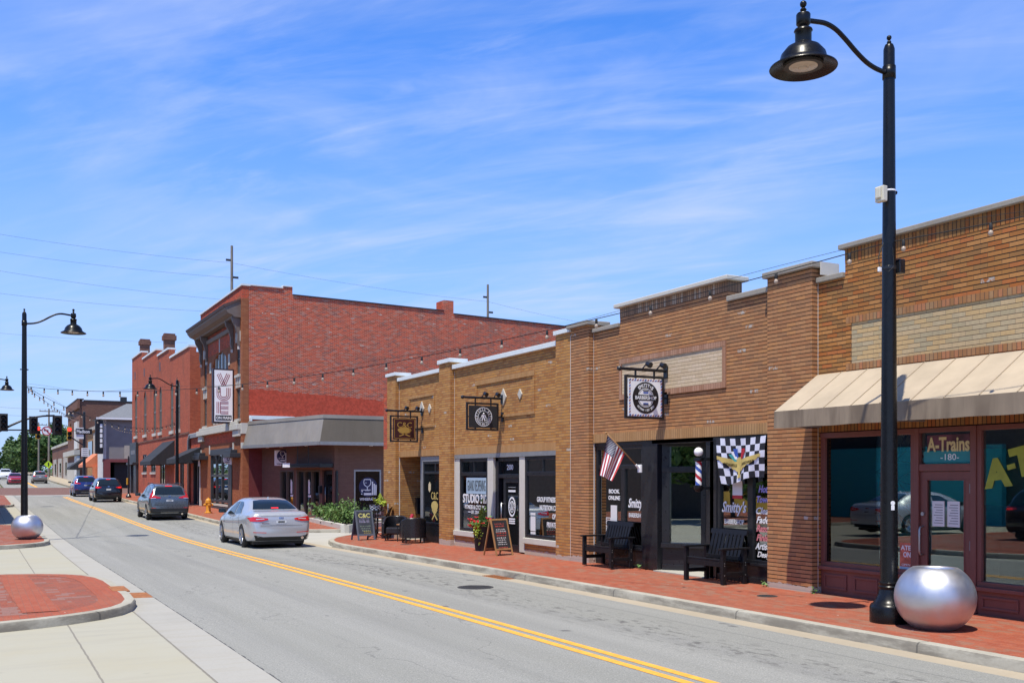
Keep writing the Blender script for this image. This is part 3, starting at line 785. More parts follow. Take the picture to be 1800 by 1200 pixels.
def parts(name, mat, parent, fn, **kw):
    """like part(), but pieces that do not touch become parts of their own, all with the same name"""
    m = MB(); fn(m)
    return split_build(m, name, mat, parent, **kw)
def split_build(m, name, mat, parent, tol=.006, **kw):
    n = len(m.v); up = list(range(n))
    def find(a):
        while up[a] != a: up[a] = up[up[a]]; a = up[a]
        return a
    for f in m.f:
        for q in f[1:]: up[find(q)] = find(f[0])
    isl = {}
    for i in range(n): isl.setdefault(find(i), []).append(i)
    boxes = [[ids, [min(m.v[i][k] for i in ids) - tol for k in range(3)], [max(m.v[i][k] for i in ids) + tol for k in range(3)]] for ids in isl.values()]
    merged = True
    while merged:
        merged = False
        for i in range(len(boxes)):
            for j in range(i + 1, len(boxes)):
                a, b = boxes[i], boxes[j]
                if all(a[1][k] <= b[2][k] and b[1][k] <= a[2][k] for k in range(3)):
                    boxes[i] = [a[0] + b[0], [min(p, q) for p, q in zip(a[1], b[1])], [max(p, q) for p, q in zip(a[2], b[2])]]; del boxes[j]; merged = True; break
            if merged: break
    out = []
    for ids, _, _ in boxes:
        mp = {o: k for k, o in enumerate(sorted(ids))}; q = MB(); q.v = [m.v[i] for i in sorted(ids)]
        q.f = [tuple(mp[i] for i in f) for f in m.f if f[0] in mp]
        out.append(q.build(name, mat, parent, **kw))
    return out
_FC = {}
def glyphs(s, shear=0.0, bold=0.0, extrude=.002, spacing=1.0, align='CENTER'):
    key = (s, shear, bold, extrude, spacing)
    if key in _FC: return _FC[key]
    c = bpy.data.curves.new('lettering', 'FONT'); c.body = s; c.size = 1.0; c.shear = shear; c.offset = bold
    c.extrude = extrude; c.space_character = spacing; c.align_x = 'LEFT'; c.resolution_u = 3
    o = bpy.data.objects.new('lettering', c); COL.objects.link(o)
    dg = bpy.context.evaluated_depsgraph_get(); dg.update()
    me = bpy.data.meshes.new_from_object(o.evaluated_get(dg))
    vs = [tuple(v.co) for v in me.vertices]; fs = [tuple(p.vertices) for p in me.polygons]
    bpy.data.objects.remove(o); bpy.data.curves.remove(c); bpy.data.meshes.remove(me)
    if not vs: vs = [(0, 0, 0)]
    x0 = min(v[0] for v in vs); x1 = max(v[0] for v in vs); y0 = min(v[1] for v in vs); y1 = max(v[1] for v in vs)
    _FC[key] = (vs, fs, x0, x1, y0, y1)
    return _FC[key]
def text(mb, s, cx, cy, w=None, h=None, z=0.0, shear=0.0, bold=0.0, spacing=1.0, rot=0.0, th=.003):
    """letters in the current frame of mb: centred at (cx, cy), fitted to width w and / or cap height h"""
    vs, fs, x0, x1, y0, y1 = glyphs(s, shear, bold, .01, spacing)
    sx = w / (x1 - x0) if w else None; sy = h / (y1 - y0) if h else None
    if sx is None: sx = sy
    if sy is None: sy = sx
    c, q = math.cos(rot), math.sin(rot); out = []
    for v in vs:
        x = (v[0] - (x0 + x1) / 2) * sx; y = (v[1] - (y0 + y1) / 2) * sy
        out.append((cx + c*x - q*y, cy + q*x + c*y, z + (th if v[2] > 0 else 0)))
    return mb.add(out, fs)
def arc_text(mb, s, cx, cy, r, h, a_mid, span, z=0.0, inside=False, bold=.01, th=.003, wid=.62):
    """letters round a circle; a_mid / span in degrees"""
    n = len(s)
    for i, ch in enumerate(s):
        if ch == ' ': continue
        t = (i / (n - 1) - .5) if n > 1 else 0
        a = R(a_mid - t * span) if not inside else R(a_mid + t * span)
        x, y = cx + r * math.cos(a), cy + r * math.sin(a)
        text(mb, ch, x, y, w=None if ch in "I|'1" else h * wid, h=h * (.45 if ch == "'" else 1), z=z, bold=bold, rot=(a - math.pi/2) if not inside else (a + math.pi/2), th=th)
    return mb
def disc(mb, cx, cy, r0, r1, z0, z1, n=40, ry=1.0):
    """a disc (r0 = 0) or ring in the current frame"""
    vs = []; fs = []
    for k in range(n):
        a = 2*math.pi*k/n; c, q = math.cos(a), math.sin(a) * ry
        vs += [(cx+r1*c, cy+r1*q, z0), (cx+r1*c, cy+r1*q, z1), (cx+r0*c, cy+r0*q, z1), (cx+r0*c, cy+r0*q, z0)]
    for k in range(n):
        a, b = 4*k, 4*((k+1) % n)
        fs += [(a, b, b+1, a+1), (a+1, b+1, b+2, a+2)]
        if r0 > 0: fs += [(a+2, b+2, b+3, a+3)]
    if r0 <= 0:
        fs = []; vs = [(cx, cy, z1)]
        for k in range(n):
            a = 2*math.pi*k/n; vs += [(cx+r1*math.cos(a), cy+r1*math.sin(a)*ry, z0), (cx+r1*math.cos(a), cy+r1*math.sin(a)*ry, z1)]
        for k in range(n):
            a, b = 1+2*k, 1+2*((k+1) % n); fs += [(a, b, b+1, a+1), (0, a+1, b+1)]
    return mb.add(vs, fs)
FU, FV = (0, -1, 0), (0, 0, 1)                    # frame of a street facade: right is towards the camera
def facing(m, y, z, out, X=12.0): return m.frame((X - out, y, z), FU, FV)
def street(m, X, Z=0.0): return m.frame((X, 0, Z), FU, FV)

# ------------------------------------------------------------------ 1  shop with cream awning (rightmost)
W = 12.0; PW = 11.87
b1 = thing('brick_shop', 'tan brick shop with long cream awning and maroon painted shopfront', 'shop building', (W, 6, .12))
wall('wall', -1.0, 11.86, -.1, 5.12, [(2.4, 11.838, -.2, 2.71)], W, W + .35, M['tan_a'], b1, extra=[(-1.0, 11.29, 5.12, 5.34)])
part('parapet_course', M['tan_a_soldier'], b1, lambda m: m.box(W - .006, W + .3, -1, 11.29, 5.34, 5.56))
parts('coping', M['stone_old'], b1, lambda m: (m.box(W - .07, W + .38, -1, 11.38, 5.56, 5.637), m.box(W - .06, W + .34, 11.295, 11.858, 5.12, 5.205)), bevel=.012)
part('panel', M['cream'], b1, lambda m: m.box(W - .012, W + .02, 2.6, 11.15, 3.755, 4.385))
def pan(m):
    m.box(W - .028, W + .02, 2.5, 11.25, 4.385, 4.485); m.box(W - .028, W + .02, 2.5, 11.25, 3.655, 3.755)
part('panel_border', M['tan_a_rowlock'], b1, pan)
part('panel_side', M['tan_a'], b1, lambda m: (m.box(W - .026, W + .02, 11.15, 11.25, 3.755, 4.385)))
part('lintel_course', M['tan_a_soldier'], b1, lambda m: m.box(W - .008, W + .3, 2.4, 11.838, 2.712, 2.90))
# awning: sloping canvas, end gable, soiled valance
aw0, aw1, AX = 2.5, 11.86, 11.06
def canvas(m):
    n = 18; L = aw1 - aw0; vs = []; fs = []
    for i in range(n * 8 + 1):
        y = aw0 + L * i / (n * 8); ph = (i % 8) / 8.0
        sag = .022 * math.sin(math.pi * ph)
        for j in range(7):
            t = j / 6.0
            vs.append((W - .02 + (AX - W + .02) * t, y, 3.64 + (3.02 - 3.64) * t - sag * math.sin(math.pi * t)))
    for i in range(n * 8):
        for j in range(6): fs.append((i*7+j, i*7+j+1, (i+1)*7+j+1, (i+1)*7+j))
    m.add(vs, fs)
    for y in (aw0, aw1): m.poly([(W - .02, y, 3.63), (AX, y, 3.015), (AX, y, 2.755), (W - .02, y, 2.80)])
aw = part('awning', M['canvas'], b1, canvas, auto=50)
def seams(m):
    for i in range(1, 18):
        y = aw0 + (aw1 - aw0) * i / 18
        m.tube([(W - .02, y, 3.643), (AX, y, 3.023)], .0075, 6)
parts('seam', plain('awning_seam', (.30, .235, .165), .85), aw, seams)
def valance(m):
    n = 90; vs = []; fs = []
    for i in range(n + 1):
        y = aw0 + (aw1 - aw0) * i / n; wv = .006 * math.sin(i * .9) + .004 * math.sin(i * 2.3)
        vs += [(AX, y, 3.02), (AX - .004 + wv, y, 2.755 + .004 * math.sin(i * .7)), (AX + .012 + wv, y, 2.755 + .004 * math.sin(i * .7)), (AX + .012, y, 3.01)]
    for i in range(n):
        a, b = 4*i, 4*i+4
        for j in range(3): fs.append((a+j, a+j+1, b+j+1, b+j))
    m.add(vs, fs)
part('valance', M['canvas_dirty'], aw, valance, auto=40)
part('awning_frame', M['grey_steel'], aw, lambda m: [m.tube([(W, y, 2.80), (AX + .03, y, 2.78)], .015, 6) for y in (2.6, 5, 7.4, 9.8, 11.8)])
# shopfront, maroon
SX = W + .10
def woodwork(m):
    frame_rect(m, 9.99, 11.836, .55, 2.70, .085, 0, .07, SX)
    xb(m, 9.99, 11.836, 2.62, 2.70, 0, .09, SX)
    xb(m, 8.98, 9.07, .13, 2.70, 0, .09, SX); xb(m, 9.92, 9.99, .13, 2.70, 0, .09, SX)
    xb(m, 9.07, 9.92, 2.075, 2.18, 0, .08, SX); xb(m, 9.07, 9.92, 2.63, 2.70, 0, .08, SX)
    frame_rect(m, 6.9, 8.98, .50, 2.70, .07, 0, .07, SX); frame_rect(m, 4.6, 6.9, .50, 2.70, .07, 0, .07, SX)
part('shopfront_frame', M['maroon'], b1, woodwork, bevel=.006)
def bulk(m):
    for y0, y1, zt in ((9.99, 11.836, .56), (6.9, 8.98, .50), (4.6, 6.9, .50)):
        xb(m, y0, y1, .05, zt - .05, -.1, .06, SX)
        xb(m, y0 - .0, y1, zt - .05, zt + .004, -.1, .13, SX)
        n = 3; wd = (y1 - y0) / n
        for i in range(n):
            frame_rect(m, y0 + i*wd + .07, y0 + (i+1)*wd - .07, .20, zt - .12, .035, .06, .078, SX)
parts('bulkhead', M['maroon'], b1, bulk, bevel=.005)
def pane(name, y0, y1, z0, z1, X, mat, parent):
    return part(name, M[mat], parent, lambda m: xb(m, y0, y1, z0, z1, -.006, .0, X))
pane('window_pane', 10.07, 11.75, .61, 2.62, SX - .02, 'glass_clear', b1)
pane('window_pane', 6.97, 8.91, .57, 2.63, SX - .02, 'glass_clear', b1)
pane('window_pane', 4.67, 6.83, .57, 2.63, SX - .02, 'glass_clear', b1)
tr = pane('transom_pane', 9.07, 9.92, 2.18, 2.63, SX - .02, 'glass_clear', b1)
dr = part('door', M['maroon'], b1, lambda m: (frame_rect(m, 9.07, 9.92, .14, 2.07, .115, 0, .05, SX, bottom=.26), frame_rect(m, 9.175, 9.815, .39, 1.965, .02, .05, .058, SX)), bevel=.004)
pane('door_pane', 9.18, 9.81, .39, 1.96, SX - .02, 'glass_clear', dr)
def dh(m):
    m.tube([(SX - .05, 9.865, 1.28), (SX - .12, 9.865, 1.27), (SX - .135, 9.865, 1.22), (SX - .135, 9.865, .93), (SX - .12, 9.865, .88), (SX - .05, 9.865, .87)], .014, 8)
part('handle', M['alu'], dr, dh, smooth=True)
part('lock', M['alu'], dr, lambda m: m.lathe([(.028, -.07), (.03, -.05), (.03, -.045)], (SX, 9.87, 1.46), 14, 'x'))
parts('hinge', M['grey_steel'], dr, lambda m: [m.tube([(SX - .06, 9.085, z), (SX - .06, 9.085, z + .13)], .014, 8) for z in (.98, 1.77)])
# notices on the door glass, transom sign
parts('notice', M['paper'], dr, lambda m: (xb(m, 9.53, 9.73, 1.29, 1.65, .022, .026, SX), xb(m, 9.28, 9.48, 1.29, 1.65, .022, .026, SX)))
def lines(m):
    for i in range(8):
        for y in (9.555, 9.305): xb(m, y, y + .15 - .02 * (i % 3), 1.335 + i * .037, 1.342 + i * .037, .0262, .028, SX)
parts('notice_print', M['charcoal'], dr, lines)
part('sign_back', plain('transom_board', (.10, .03, .05), .5, var=.8, scale=3), tr, lambda m: xb(m, 9.12, 9.82, 2.37, 2.59, .002, .006, SX - .02))
part('sign_band', M['teal'], tr, lambda m: xb(m, 9.10, 9.88, 2.20, 2.36, .002, .005, SX - .02))
m = street(MB(), SX - .0265, 0)
text(m, 'A-Trains', -9.47, 2.455, w=.70, h=.21, bold=.03)
m.build('sign_lettering', plain('cream_letters', (.66, .55, .26), .5), tr)
m = street(MB(), SX - .0265, 0); text(m, '-180-', -9.44, 2.275, w=.30, h=.09); m.build('number_lettering', M['white_vinyl'], tr)
# painted letters on the right window, tilted upwards
m = street(MB(), SX - .024 - .004, 0)
for ch, y, z, h_, r_ in (('A', 8.70, 2.05, .40, .12), ('-', 8.49, 2.13, .07, .25), ('T', 8.33, 2.20, .40, .22), ('R', 8.07, 2.28, .42, .15), ('A', 7.80, 2.33, .42, .1), ('I', 7.58, 2.34, .42, 0), ('N', 7.36, 2.32, .42, -.1)):
    text(m, ch, -y, z, h=h_, bold=.06, rot=r_, th=.004)
split_build(m, 'window_lettering', M['yellow_vinyl'], b1, .09)
def poster(m): xb(m, 10.08, 10.30, .62, 1.02, .004, .008, SX - .02)
ps = part('poster', plain('orange_poster', (.50, .12, .07), .6, var=.5, scale=8), b1, poster)
m = street(MB(), SX - .02 - .009, 0); text(m, 'ATE', -10.19, .95, w=.18, h=.07, bold=.02); text(m, 'ON', -10.17, .85, w=.13, h=.08, bold=.02); text(m, 'OPEN', -10.19, .70, w=.15, h=.03); split_build(m, 'poster_lettering', M['white_vinyl'], ps, .09)
part('poster_band', M['lightblue'], ps, lambda m: xb(m, 10.08, 10.30, .62, .67, .008, .012, SX - .02))
# interior: floor, ceiling, teal side wall with painted tree, counters
def room(parent, y0, y1, depth, zf, zt, X=W + .36, mat='interior', side=None, back=None, floor='interior_floor'):
    part('interior_floor', M[floor], parent, lambda m: m.box(X - .25, X + depth, y0, y1, zf - .05, zf))
    part('interior_wall', M[back or mat], parent, lambda m: m.box(X + depth, X + depth + .1, y0, y1, zf, zt))
    part('interior_wall', M[side or mat], parent, lambda m: m.box(X, X + depth, y1, y1 + .1, zf, zt))
    part('interior_wall', M[mat], parent, lambda m: m.box(X, X + depth, y0 - .1, y0, zf, zt))
    part('ceiling', M[mat], parent, lambda m: m.box(X, X + depth, y0, y1, zt, zt + .08))
room(b1, 2.2, 11.75, 5.5, .12, 2.95, mat='interior_light', back='interior', floor='interior_floor')
def mural(m): m.box(12.4, 17.5, 11.70, 11.742, .12, 2.50)
mu = part('mural_wall', plain('bright_teal_wall', (.07, .62, .66), .7, var=.1, scale=2), b1, mural)
def branches(m):
    r2 = random.Random(3)
    def br(x, z, a, L, d):
        x2, z2 = x + L * math.cos(a), z + L * math.sin(a)
        m.tube([(x, 11.695, z), (x2, 11.695, z2)], .012 / (d + 1) + .006, 5)
        if d < 3:
            for s in (-1, 0, 1): br(x2, z2, a + s * .5 + r2.uniform(-.2, .2), L * .72, d + 1)
        else:
            m.poly([(x2, 11.69, z2), (x2 + .07, 11.69, z2 + .03), (x2 + .13, 11.69, z2), (x2 + .06, 11.69, z2 - .04)])
    br(12.45, 2.25, -.25, .7, 0); br(12.5, 2.0, -.6, .5, 1)
part('painted_tree', plain('mural_branch', (.05, .045, .03), .8), mu, branches)
def burst(m):
    m.frame((13.1, 11.69, 1.55), (1, 0, 0), (0, 0, 1))
    for k in range(26):
        a = k * 2 * math.pi / 26; L = .34 + .12 * (k % 3)
        m.add([(0, 0, 0), (L*math.cos(a-.07), L*math.sin(a-.07), 0), (L*1.1*math.cos(a), L*1.1*math.sin(a), 0), (L*math.cos(a+.07), L*math.sin(a+.07), 0)], [(0,1,2,3)])
part('painted_flower', plain('mural_orange', (.62, .20, .08), .8, var=.4, scale=7), mu, burst)
part('counter', M['counter_white'], b1, lambda m: (m.box(13.0, 13.7, 7.3, 8.75, .12, .98), m.box(12.92, 13.8, 7.2, 8.85, .98, 1.03), m.box(13.0, 13.6, 7.2, 7.9, 1.03, 1.35)), bevel=.01)
part('shelf', M['interior_dark'], b1, lambda m: (m.box(15.2, 15.6, 9.0, 11.3, .12, 1.5), m.box(14.2, 14.8, 9.2, 10.2, .12, 1.0), m.box(14.0, 14.6, 4, 6.5, .12, 1.2)), bevel=.01)

# ------------------------------------------------------------------ 2  barbershop
b2 = thing('brick_shop', 'buff brown brick barbershop with stepped parapet, cream panel and black shopfront', 'shop building', (W, 16, .12))
wall('wall', 12.90, 18.52, -.1, 5.16, [(12.935, 18.60 - .08, -.2, 2.735)], W, W + .35, M['tan_s'], b2, extra=[(14.05, 17.50, 5.16, 5.36)])
part('parapet_course', M['tan_s_soldier_shade'], b2, lambda m: m.box(W - .006, W + .32, 14.05, 17.50, 5.36, 5.555))
def cop2(m):
    m.box(W - .11, W + .42, 13.97, 17.60, 5.555, 5.64)
part('coping', M['stone_pale'], b2, cop2, bevel=.015)
parts('coping', M['stone_old'], b2, lambda m: (m.box(W - .06, W + .34, 12.90, 14.045, 5.16, 5.26), m.box(W - .06, W + .34, 17.505, 18.52, 5.16, 5.25)), bevel=.015)
def piers2(m):
    m.box(PW, W + .35, 11.865, 12.895, -.1, 5.36)
    m.box(PW, W + .35, 18.525, 19.285, -.1, 5.33)
parts('pier', M['tan_s'], b2, piers2)
parts('pier_cap', M['stone_old'], b2, lambda m: (m.box(PW - .07, W + .4, 11.80, 12.96, 5.365, 5.465), m.box(PW - .09, W + .4, 18.46, 19.34, 5.335, 5.43)), bevel=.015)
part('pier_return', M['white_stucco'], b2, lambda m: m.box(W - .02, W + .38, 11.775, 11.798, 5.25, 5.46))
part('panel', M['cream_s'], b2, lambda m: m.box(W - .010, W + .02, 14.19, 17.41, 3.72, 4.37))
part('panel_border', M['tan_s_rowlock'], b2, lambda m: (m.box(W - .03, W + .02, 14.10, 17.50, 4.37, 4.47), m.box(W - .03, W + .02, 14.10, 17.50, 3.615, 3.72), m.box(W - .028, W + .02, 14.10, 14.19, 3.72, 4.37), m.box(W - .028, W + .02, 17.41, 17.50, 3.72, 4.37)))
part('lintel_course', M['tan_s_soldier'], b2, lambda m: m.box(W - .02, W + .3, 12.90, 18.52, 2.735, 2.93))
BX = W + .12
def bfr(m):
    # head, posts
    xb(m, 12.94, 18.515, 2.65, 2.733, 0, .10, BX)
    frame_rect(m, 16.74, 18.515, .50, 2.66, .075, 0, .07, BX); xb(m, 16.8, 18.45, 2.16, 2.25, 0, .06, BX); xb(m, 17.42, 17.56, .55, 2.16, 0, .06, BX)
    frame_rect(m, 12.94, 14.42, .46, 2.66, .07, 0, .07, BX); xb(m, 12.99, 14.36, 2.05, 2.13, 0, .06, BX); xb(m, 13.47, 13.61, .50, 2.05, 0, .06, BX)
    xb(m, 16.22, 16.74, .12, 2.66, -.05, .10, BX); xb(m, 14.42, 14.72, .12, 2.66, -.05, .09, BX)
part('shopfront_frame', M['black'], b2, bfr, bevel=.006)
def bblk(m):
    xb(m, 16.74, 18.515, .10, .50, -.1, .05, BX); xb(m, 12.94, 14.42, .10, .46, -.1, .05, BX)
    xb(m, 16.72, 18.515, .47, .52, -.1, .11, BX); xb(m, 12.94, 14.44, .43, .48, -.1, .11, BX)
    xb(m, 12.95, 14.42, .10, .22, .05, .075, BX); xb(m, 16.74, 18.51, .10, .22, .05, .075, BX)
parts('bulkhead', M['black'], b2, bblk, bevel=.005)
pane('window_pane', 16.81, 18.44, 2.25, 2.59, BX - .02, 'glass_mirror', b2)
pane('window_pane', 17.56, 18.44, .57, 2.16, BX - .02, 'glass_mirror', b2); pane('window_pane', 16.81, 17.42, .57, 2.16, BX - .02, 'glass_mirror', b2)
pane('window_pane', 13.61, 14.35, .53, 2.05, BX - .02, 'glass_mirror', b2); pane('window_pane', 13.01, 13.47, .53, 2.05, BX - .02, 'glass_mirror', b2)
pane('window_pane', 13.01, 14.35, 2.13, 2.59, BX - .02, 'glass_mirror', b2)
# recessed entry: a glazed wall set on the diagonal
EA, EB = Vector((BX + .02, 16.21, 0)), Vector((BX + 1.15, 14.62, 0)); EL = (EB - EA).length; ED = 1.15
def ew(m, out=0.0):
    d = (EB - EA).normalized(); n = Vector((d.y, -d.x, 0)); o = EA + n * out
    return m.frame((o.x, o.y, 0), d, (0, 0, 1))
def entry(m):
    ew(m)
    m.box(0, EL, .12, .62, -.06, .0); m.box(0, EL, .58, .67, -.06, .10); m.box(0, EL, .12, .24, 0, .03)
    m.box(0, EL, 2.08, 2.20, -.06, .05); m.box(0, EL, 2.60, 2.735, -.06, .04)
    for x0, x1 in ((0, .16), (.80, .90), (1.22, 1.38), (EL - .10, EL)): m.box(x0, x1, .67, 2.60, -.06, .04)
part('entry_recess', M['black'], b2, entry, bevel=.005)
part('entry_return', M['black'], b2, lambda m: (m.box(BX - .09, BX + ED, 14.50, 14.60, .12, 2.66), m.box(BX - .1, BX + ED + .1, 14.5, 16.4, 2.66, 2.733)))
for x0, x1, z0, z1 in ((.16, .80, .67, 2.08), (.90, 1.22, .67, 2.08), (1.38, EL - .10, .67, 2.08), (.16, EL - .10, 2.20, 2.60)):
    part('entry_pane', M['glass_mirror'], b2, lambda m: (ew(m), m.box(x0, x1, z0, z1, -.03, -.024)))
part('entry_step', M['concrete'], b2, lambda m: m.prism([(11.92, 14.6), (BX + ED, 14.6), (EA.x, 16.22), (11.92, 16.22)], 'z', .05, .128))
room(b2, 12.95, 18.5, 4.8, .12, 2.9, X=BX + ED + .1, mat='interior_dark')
part('interior_floor', M['interior_floor'], b2, lambda m: (m.box(BX + .02, BX + ED + .1, 12.95, 14.48, .07, .12), m.box(BX + .02, BX + ED + .1, 16.52, 18.5, .07, .12)))
part('shop_chair', plain('red_leather', (.42, .035, .03), .4), b2, lambda m: (m.box(14.0, 14.5, 16.9, 17.4, .7, .85), m.box(14.4, 14.52, 16.9, 17.4, .85, 1.9), m.box(14.2, 14.3, 17.1, 17.2, .12, .7)), bevel=.04)
# lettering on the glass
LX = BX - .020 - .0075
m = street(MB(), LX)
text(m, "Smitty's", -17.02, 1.42, w=.62, h=.26, shear=.35, bold=.02); text(m, 'BARBERSHOP', -17.04, 1.19, w=.53, h=.09)
text(m, 'BOOK', -17.86, 1.68, w=.40, h=.09, bold=.025); text(m, 'ONLINE', -17.86, 1.54, w=.44, h=.09, bold=.025)
split_build(m, 'window_lettering', M['white_vinyl'], b2, .09)
m = street(MB(), LX)
text(m, "Smitty's", -14.0, 1.42, w=.66, h=.27, shear=.35, bold=.02); text(m, 'BARBERSHOP', -14.0, 1.18, w=.52, h=.09)
text(m, 'Clean', -13.22, 1.40, w=.40, h=.12, shear=.35, bold=.02); text(m, 'Fades', -13.22, 1.24, w=.38, h=.12, shear=.35, bold=.02)
text(m, 'Artistic', -13.22, .78, w=.44, h=.12, shear=.35, bold=.02); text(m, 'Design', -13.20, .62, w=.38, h=.13, shear=.35, bold=.02)
split_build(m, 'window_lettering', M['white_vinyl'], b2, .09)
m = street(MB(), LX); text(m, 'Hot', -13.24, 1.78, w=.24, h=.13, shear=.3, bold=.03); text(m, 'Towel', -13.22, 1.60, w=.36, h=.12, shear=.3, bold=.03); split_build(m, 'window_lettering', plain('lilac_vinyl', (.33, .30, .68), .5), b2, .09)
m = street(MB(), LX); text(m, 'Razor', -13.22, 1.09, w=.38, h=.12, shear=.3, bold=.03); text(m, 'Finish', -13.22, .93, w=.38, h=.12, shear=.3, bold=.03); split_build(m, 'window_lettering', M['pink_vinyl'], b2, .09)
parts('window_sticker', M['paper'], b2, lambda m: xb(m, 17.75, 17.99, .99, 1.38, .0275, .029, BX))
m = MB()
for i in range(7):
    frame_rect(m, 17.99 + .0, 18.17, .60 + i * .075, .66 + i * .075, .014, .028, .030, BX)
m.build('pole_decal', M['white_vinyl'], b2)
part('reflection_panel', plain('ochre_reflection', (.60, .33, .06), .6, var=.5, scale=4), b2, lambda m: xb(m, 13.63, 14.33, 1.05, 1.95, -.06, -.05, BX))  # panel behind the glass stands in for an ochre reflection
part('reflection_panel', plain('ochre_teal_reflection', (.58, .35, .08), .6, var=.5, scale=5), b2, lambda m: xb(m, 13.05, 13.46, 1.15, 2.0, -.06, -.05, BX))
part('reflection_panel', M['teal_vinyl'], b2, lambda m: xb(m, 13.02, 13.26, 1.55, 1.92, -.05, -.04, BX))  # teal patch of the same painted reflection
parts('sign_reflection', M['paper'], b2, lambda m: xb(m, 13.78, 14.04, 1.66, 1.92, .0275, .03, BX)); parts('sign_reflection', M['red_vinyl'], b2, lambda m: xb(m, 13.78, 14.04, 1.60, 1.66, .0275, .0305, BX))  # white and red plates imitate the reflection of a street sign

for y, x in ((19.288, PW), (12.897, W), (11.862, W), (18.522, W)):
    part('sealant_joint', M['white_stucco'], b2, lambda m: m.box(x - .004, x + .02, y - .006, y + .006, .16, 5.2))
# ------------------------------------------------------------------ 3  two-bay shop (studio and cigar shop)
b3 = thing('brick_shop', 'golden tan brick shop with two bays, white copings and stone diamond inlays', 'shop building', (W, 25, gz(25) + .12))
Z3 = gz(25)
wall('wall', 19.95, 30.03, -.3, 5.05, [(19.952, 25.80, Z3 + .05, 2.61), (26.60, 30.02, -.4, 2.615)], W, W + .35, M['tan_c'], b3)
part('lintel_course', M['tan_c_soldier'], b3, lambda m: (m.box(W - .012, W + .3, 19.95, 25.80, 2.615, 2.81), m.box(W - .012, W + .3, 26.60, 30.02, 2.62, 2.81)))
def piers3(m):
    m.box(PW, W + .35, 19.292, 19.948, -.3, 5.27); m.box(PW, W + .35, 25.81, 26.59, -.3, 5.25); m.box(PW, W + .35, 30.03, 30.77, -.3, 5.24)
parts('pier', M['tan_c'], b3, piers3)
for y, x in ((25.806, W), (26.594, W), (30.026, W), (30.771, PW + .08)):
    part('sealant_joint', M['white_stucco'], b3, lambda m: m.box(x - .004, x + .02, y - .008, y + .008, .1, 5.0))
part('end_wall', M['red_dull'], b3, lambda m: (m.box(W - .05, W + .35, 30.772, 31.3, 2.9, 4.75)))
part('end_wall', M['tan_c'], b3, lambda m: (m.box(W - .05, W + 11, 30.772, 31.3, -.3, 2.898)))
part('end_wall', M['red_dull'], b3, lambda m: m.box(W + .352, W + 11, 30.772, 31.3, 2.9, 4.5))
def cop3(m):
    m.box(W - .09, W + .4, 19.95, 25.80, 5.05, 5.17); m.box(W - .09, W + .4, 26.60, 30.02, 5.05, 5.165)
    m.box(PW - .05, W + .4, 19.27, 19.99, 5.275, 5.375); m.box(PW - .05, W + .4, 25.76, 26.64, 5.255, 5.37); m.box(PW - .05, W + .4, 29.98, 30.82, 5.245, 5.35)
parts('coping', M['white_metal'], b3, cop3, bevel=.008)
parts('panel_strip', M['tan_c_soldier'], b3, lambda m: (m.box(W - .03, W, 21.15, 24.42, 4.47, 4.59), m.box(W - .03, W, 21.15, 24.42, 3.53, 3.60), m.box(W - .03, W, 27.2, 29.2, 4.42, 4.50), m.box(W - .03, W, 27.2, 29.2, 3.49, 3.55)))
part('panel_side', M['tan_c'], b3, lambda m: (m.box(W - .022, W, 21.15, 21.24, 3.60, 4.47), m.box(W - .022, W, 24.33, 24.42, 3.60, 4.47), m.box(W - .022, W, 27.2, 27.29, 3.55, 4.42), m.box(W - .022, W, 29.11, 29.2, 3.55, 4.42)))
for y, z, hw, hh in ((22.79, 4.05, .17, .22), (21.89, 4.06, .11, .13), (28.15, 4.07, .17, .22), (27.55, 4.04, .11, .14)):
    parts('diamond_inlay', M['stone'], b3, lambda m: m.prism([(y - hw, z), (y, z - hh), (y + hw, z), (y, z + hh)], 'x', W - .03, W + .01))
JX = W + .06
part('window_lintel', M['grey_steel'], b3, lambda m: m.box(W - .015, W + .2, 19.955, 25.795, 2.50, 2.612))
def jambs(m):
    for y0, y1, z0 in ((25.50, 25.795, .48), (23.42, 23.75, .10), (21.70, 21.98, .10)): xb(m, y0, y1, z0, 2.498, -.15, .05, JX)
parts('stone_jamb', M['stone_pale'], b3, jambs, bevel=.008)
parts('sill', M['stone_pale'], b3, lambda m: (m.box(W - .05, W + .25, 23.752, 25.80, .335, .478), m.box(W - .05, W + .25, 19.952, 21.698, .34, .482)), bevel=.008)
parts('low_wall', M['tan_c'], b3, lambda m: (m.box(W + .012, W + .3, 23.752, 25.80, -.2, .335), m.box(W + .012, W + .3, 19.952, 21.698, -.2, .34)))
def sfr(m):
    for y0, y1 in ((23.752, 25.498), (19.952, 21.698)):
        frame_rect(m, y0, y1, .48, 2.498, .09, -.02, .04, JX); xb(m, y0 + .05, y1 - .05, 2.02, 2.12, -.02, .035, JX); xb(m, (y0+y1)/2 - .02, (y0+y1)/2 + .02, 2.1, 2.45, -.02, .03, JX)
    xb(m, 23.24, 23.42, .04, 2.498, -.15, -.02, JX); xb(m, 21.98, 22.10, .04, 2.498, -.15, -.02, JX); xb(m, 21.98, 23.42, 2.40, 2.498, -.15, -.02, JX); xb(m, 22.1, 23.24, 1.96, 2.06, -.15, -.02, JX)
    xb(m, 23.02, 23.40, .04, .52, -.15, .02, JX); xb(m, 23.05, 23.37, .14, .24, -.15, .045, JX); xb(m, 23.05, 23.37, .34, .46, -.15, .035, JX)
part('shopfront_frame', M['black'], b3, sfr, bevel=.006)
for y0, y1 in ((23.84, 25.41), (20.04, 21.61)):
    pane('window_pane', y0, y1, .57, 2.02, JX, 'glass_mirror', b3); pane('window_pane', y0, y1, 2.12, 2.41, JX, 'glass_mirror', b3)
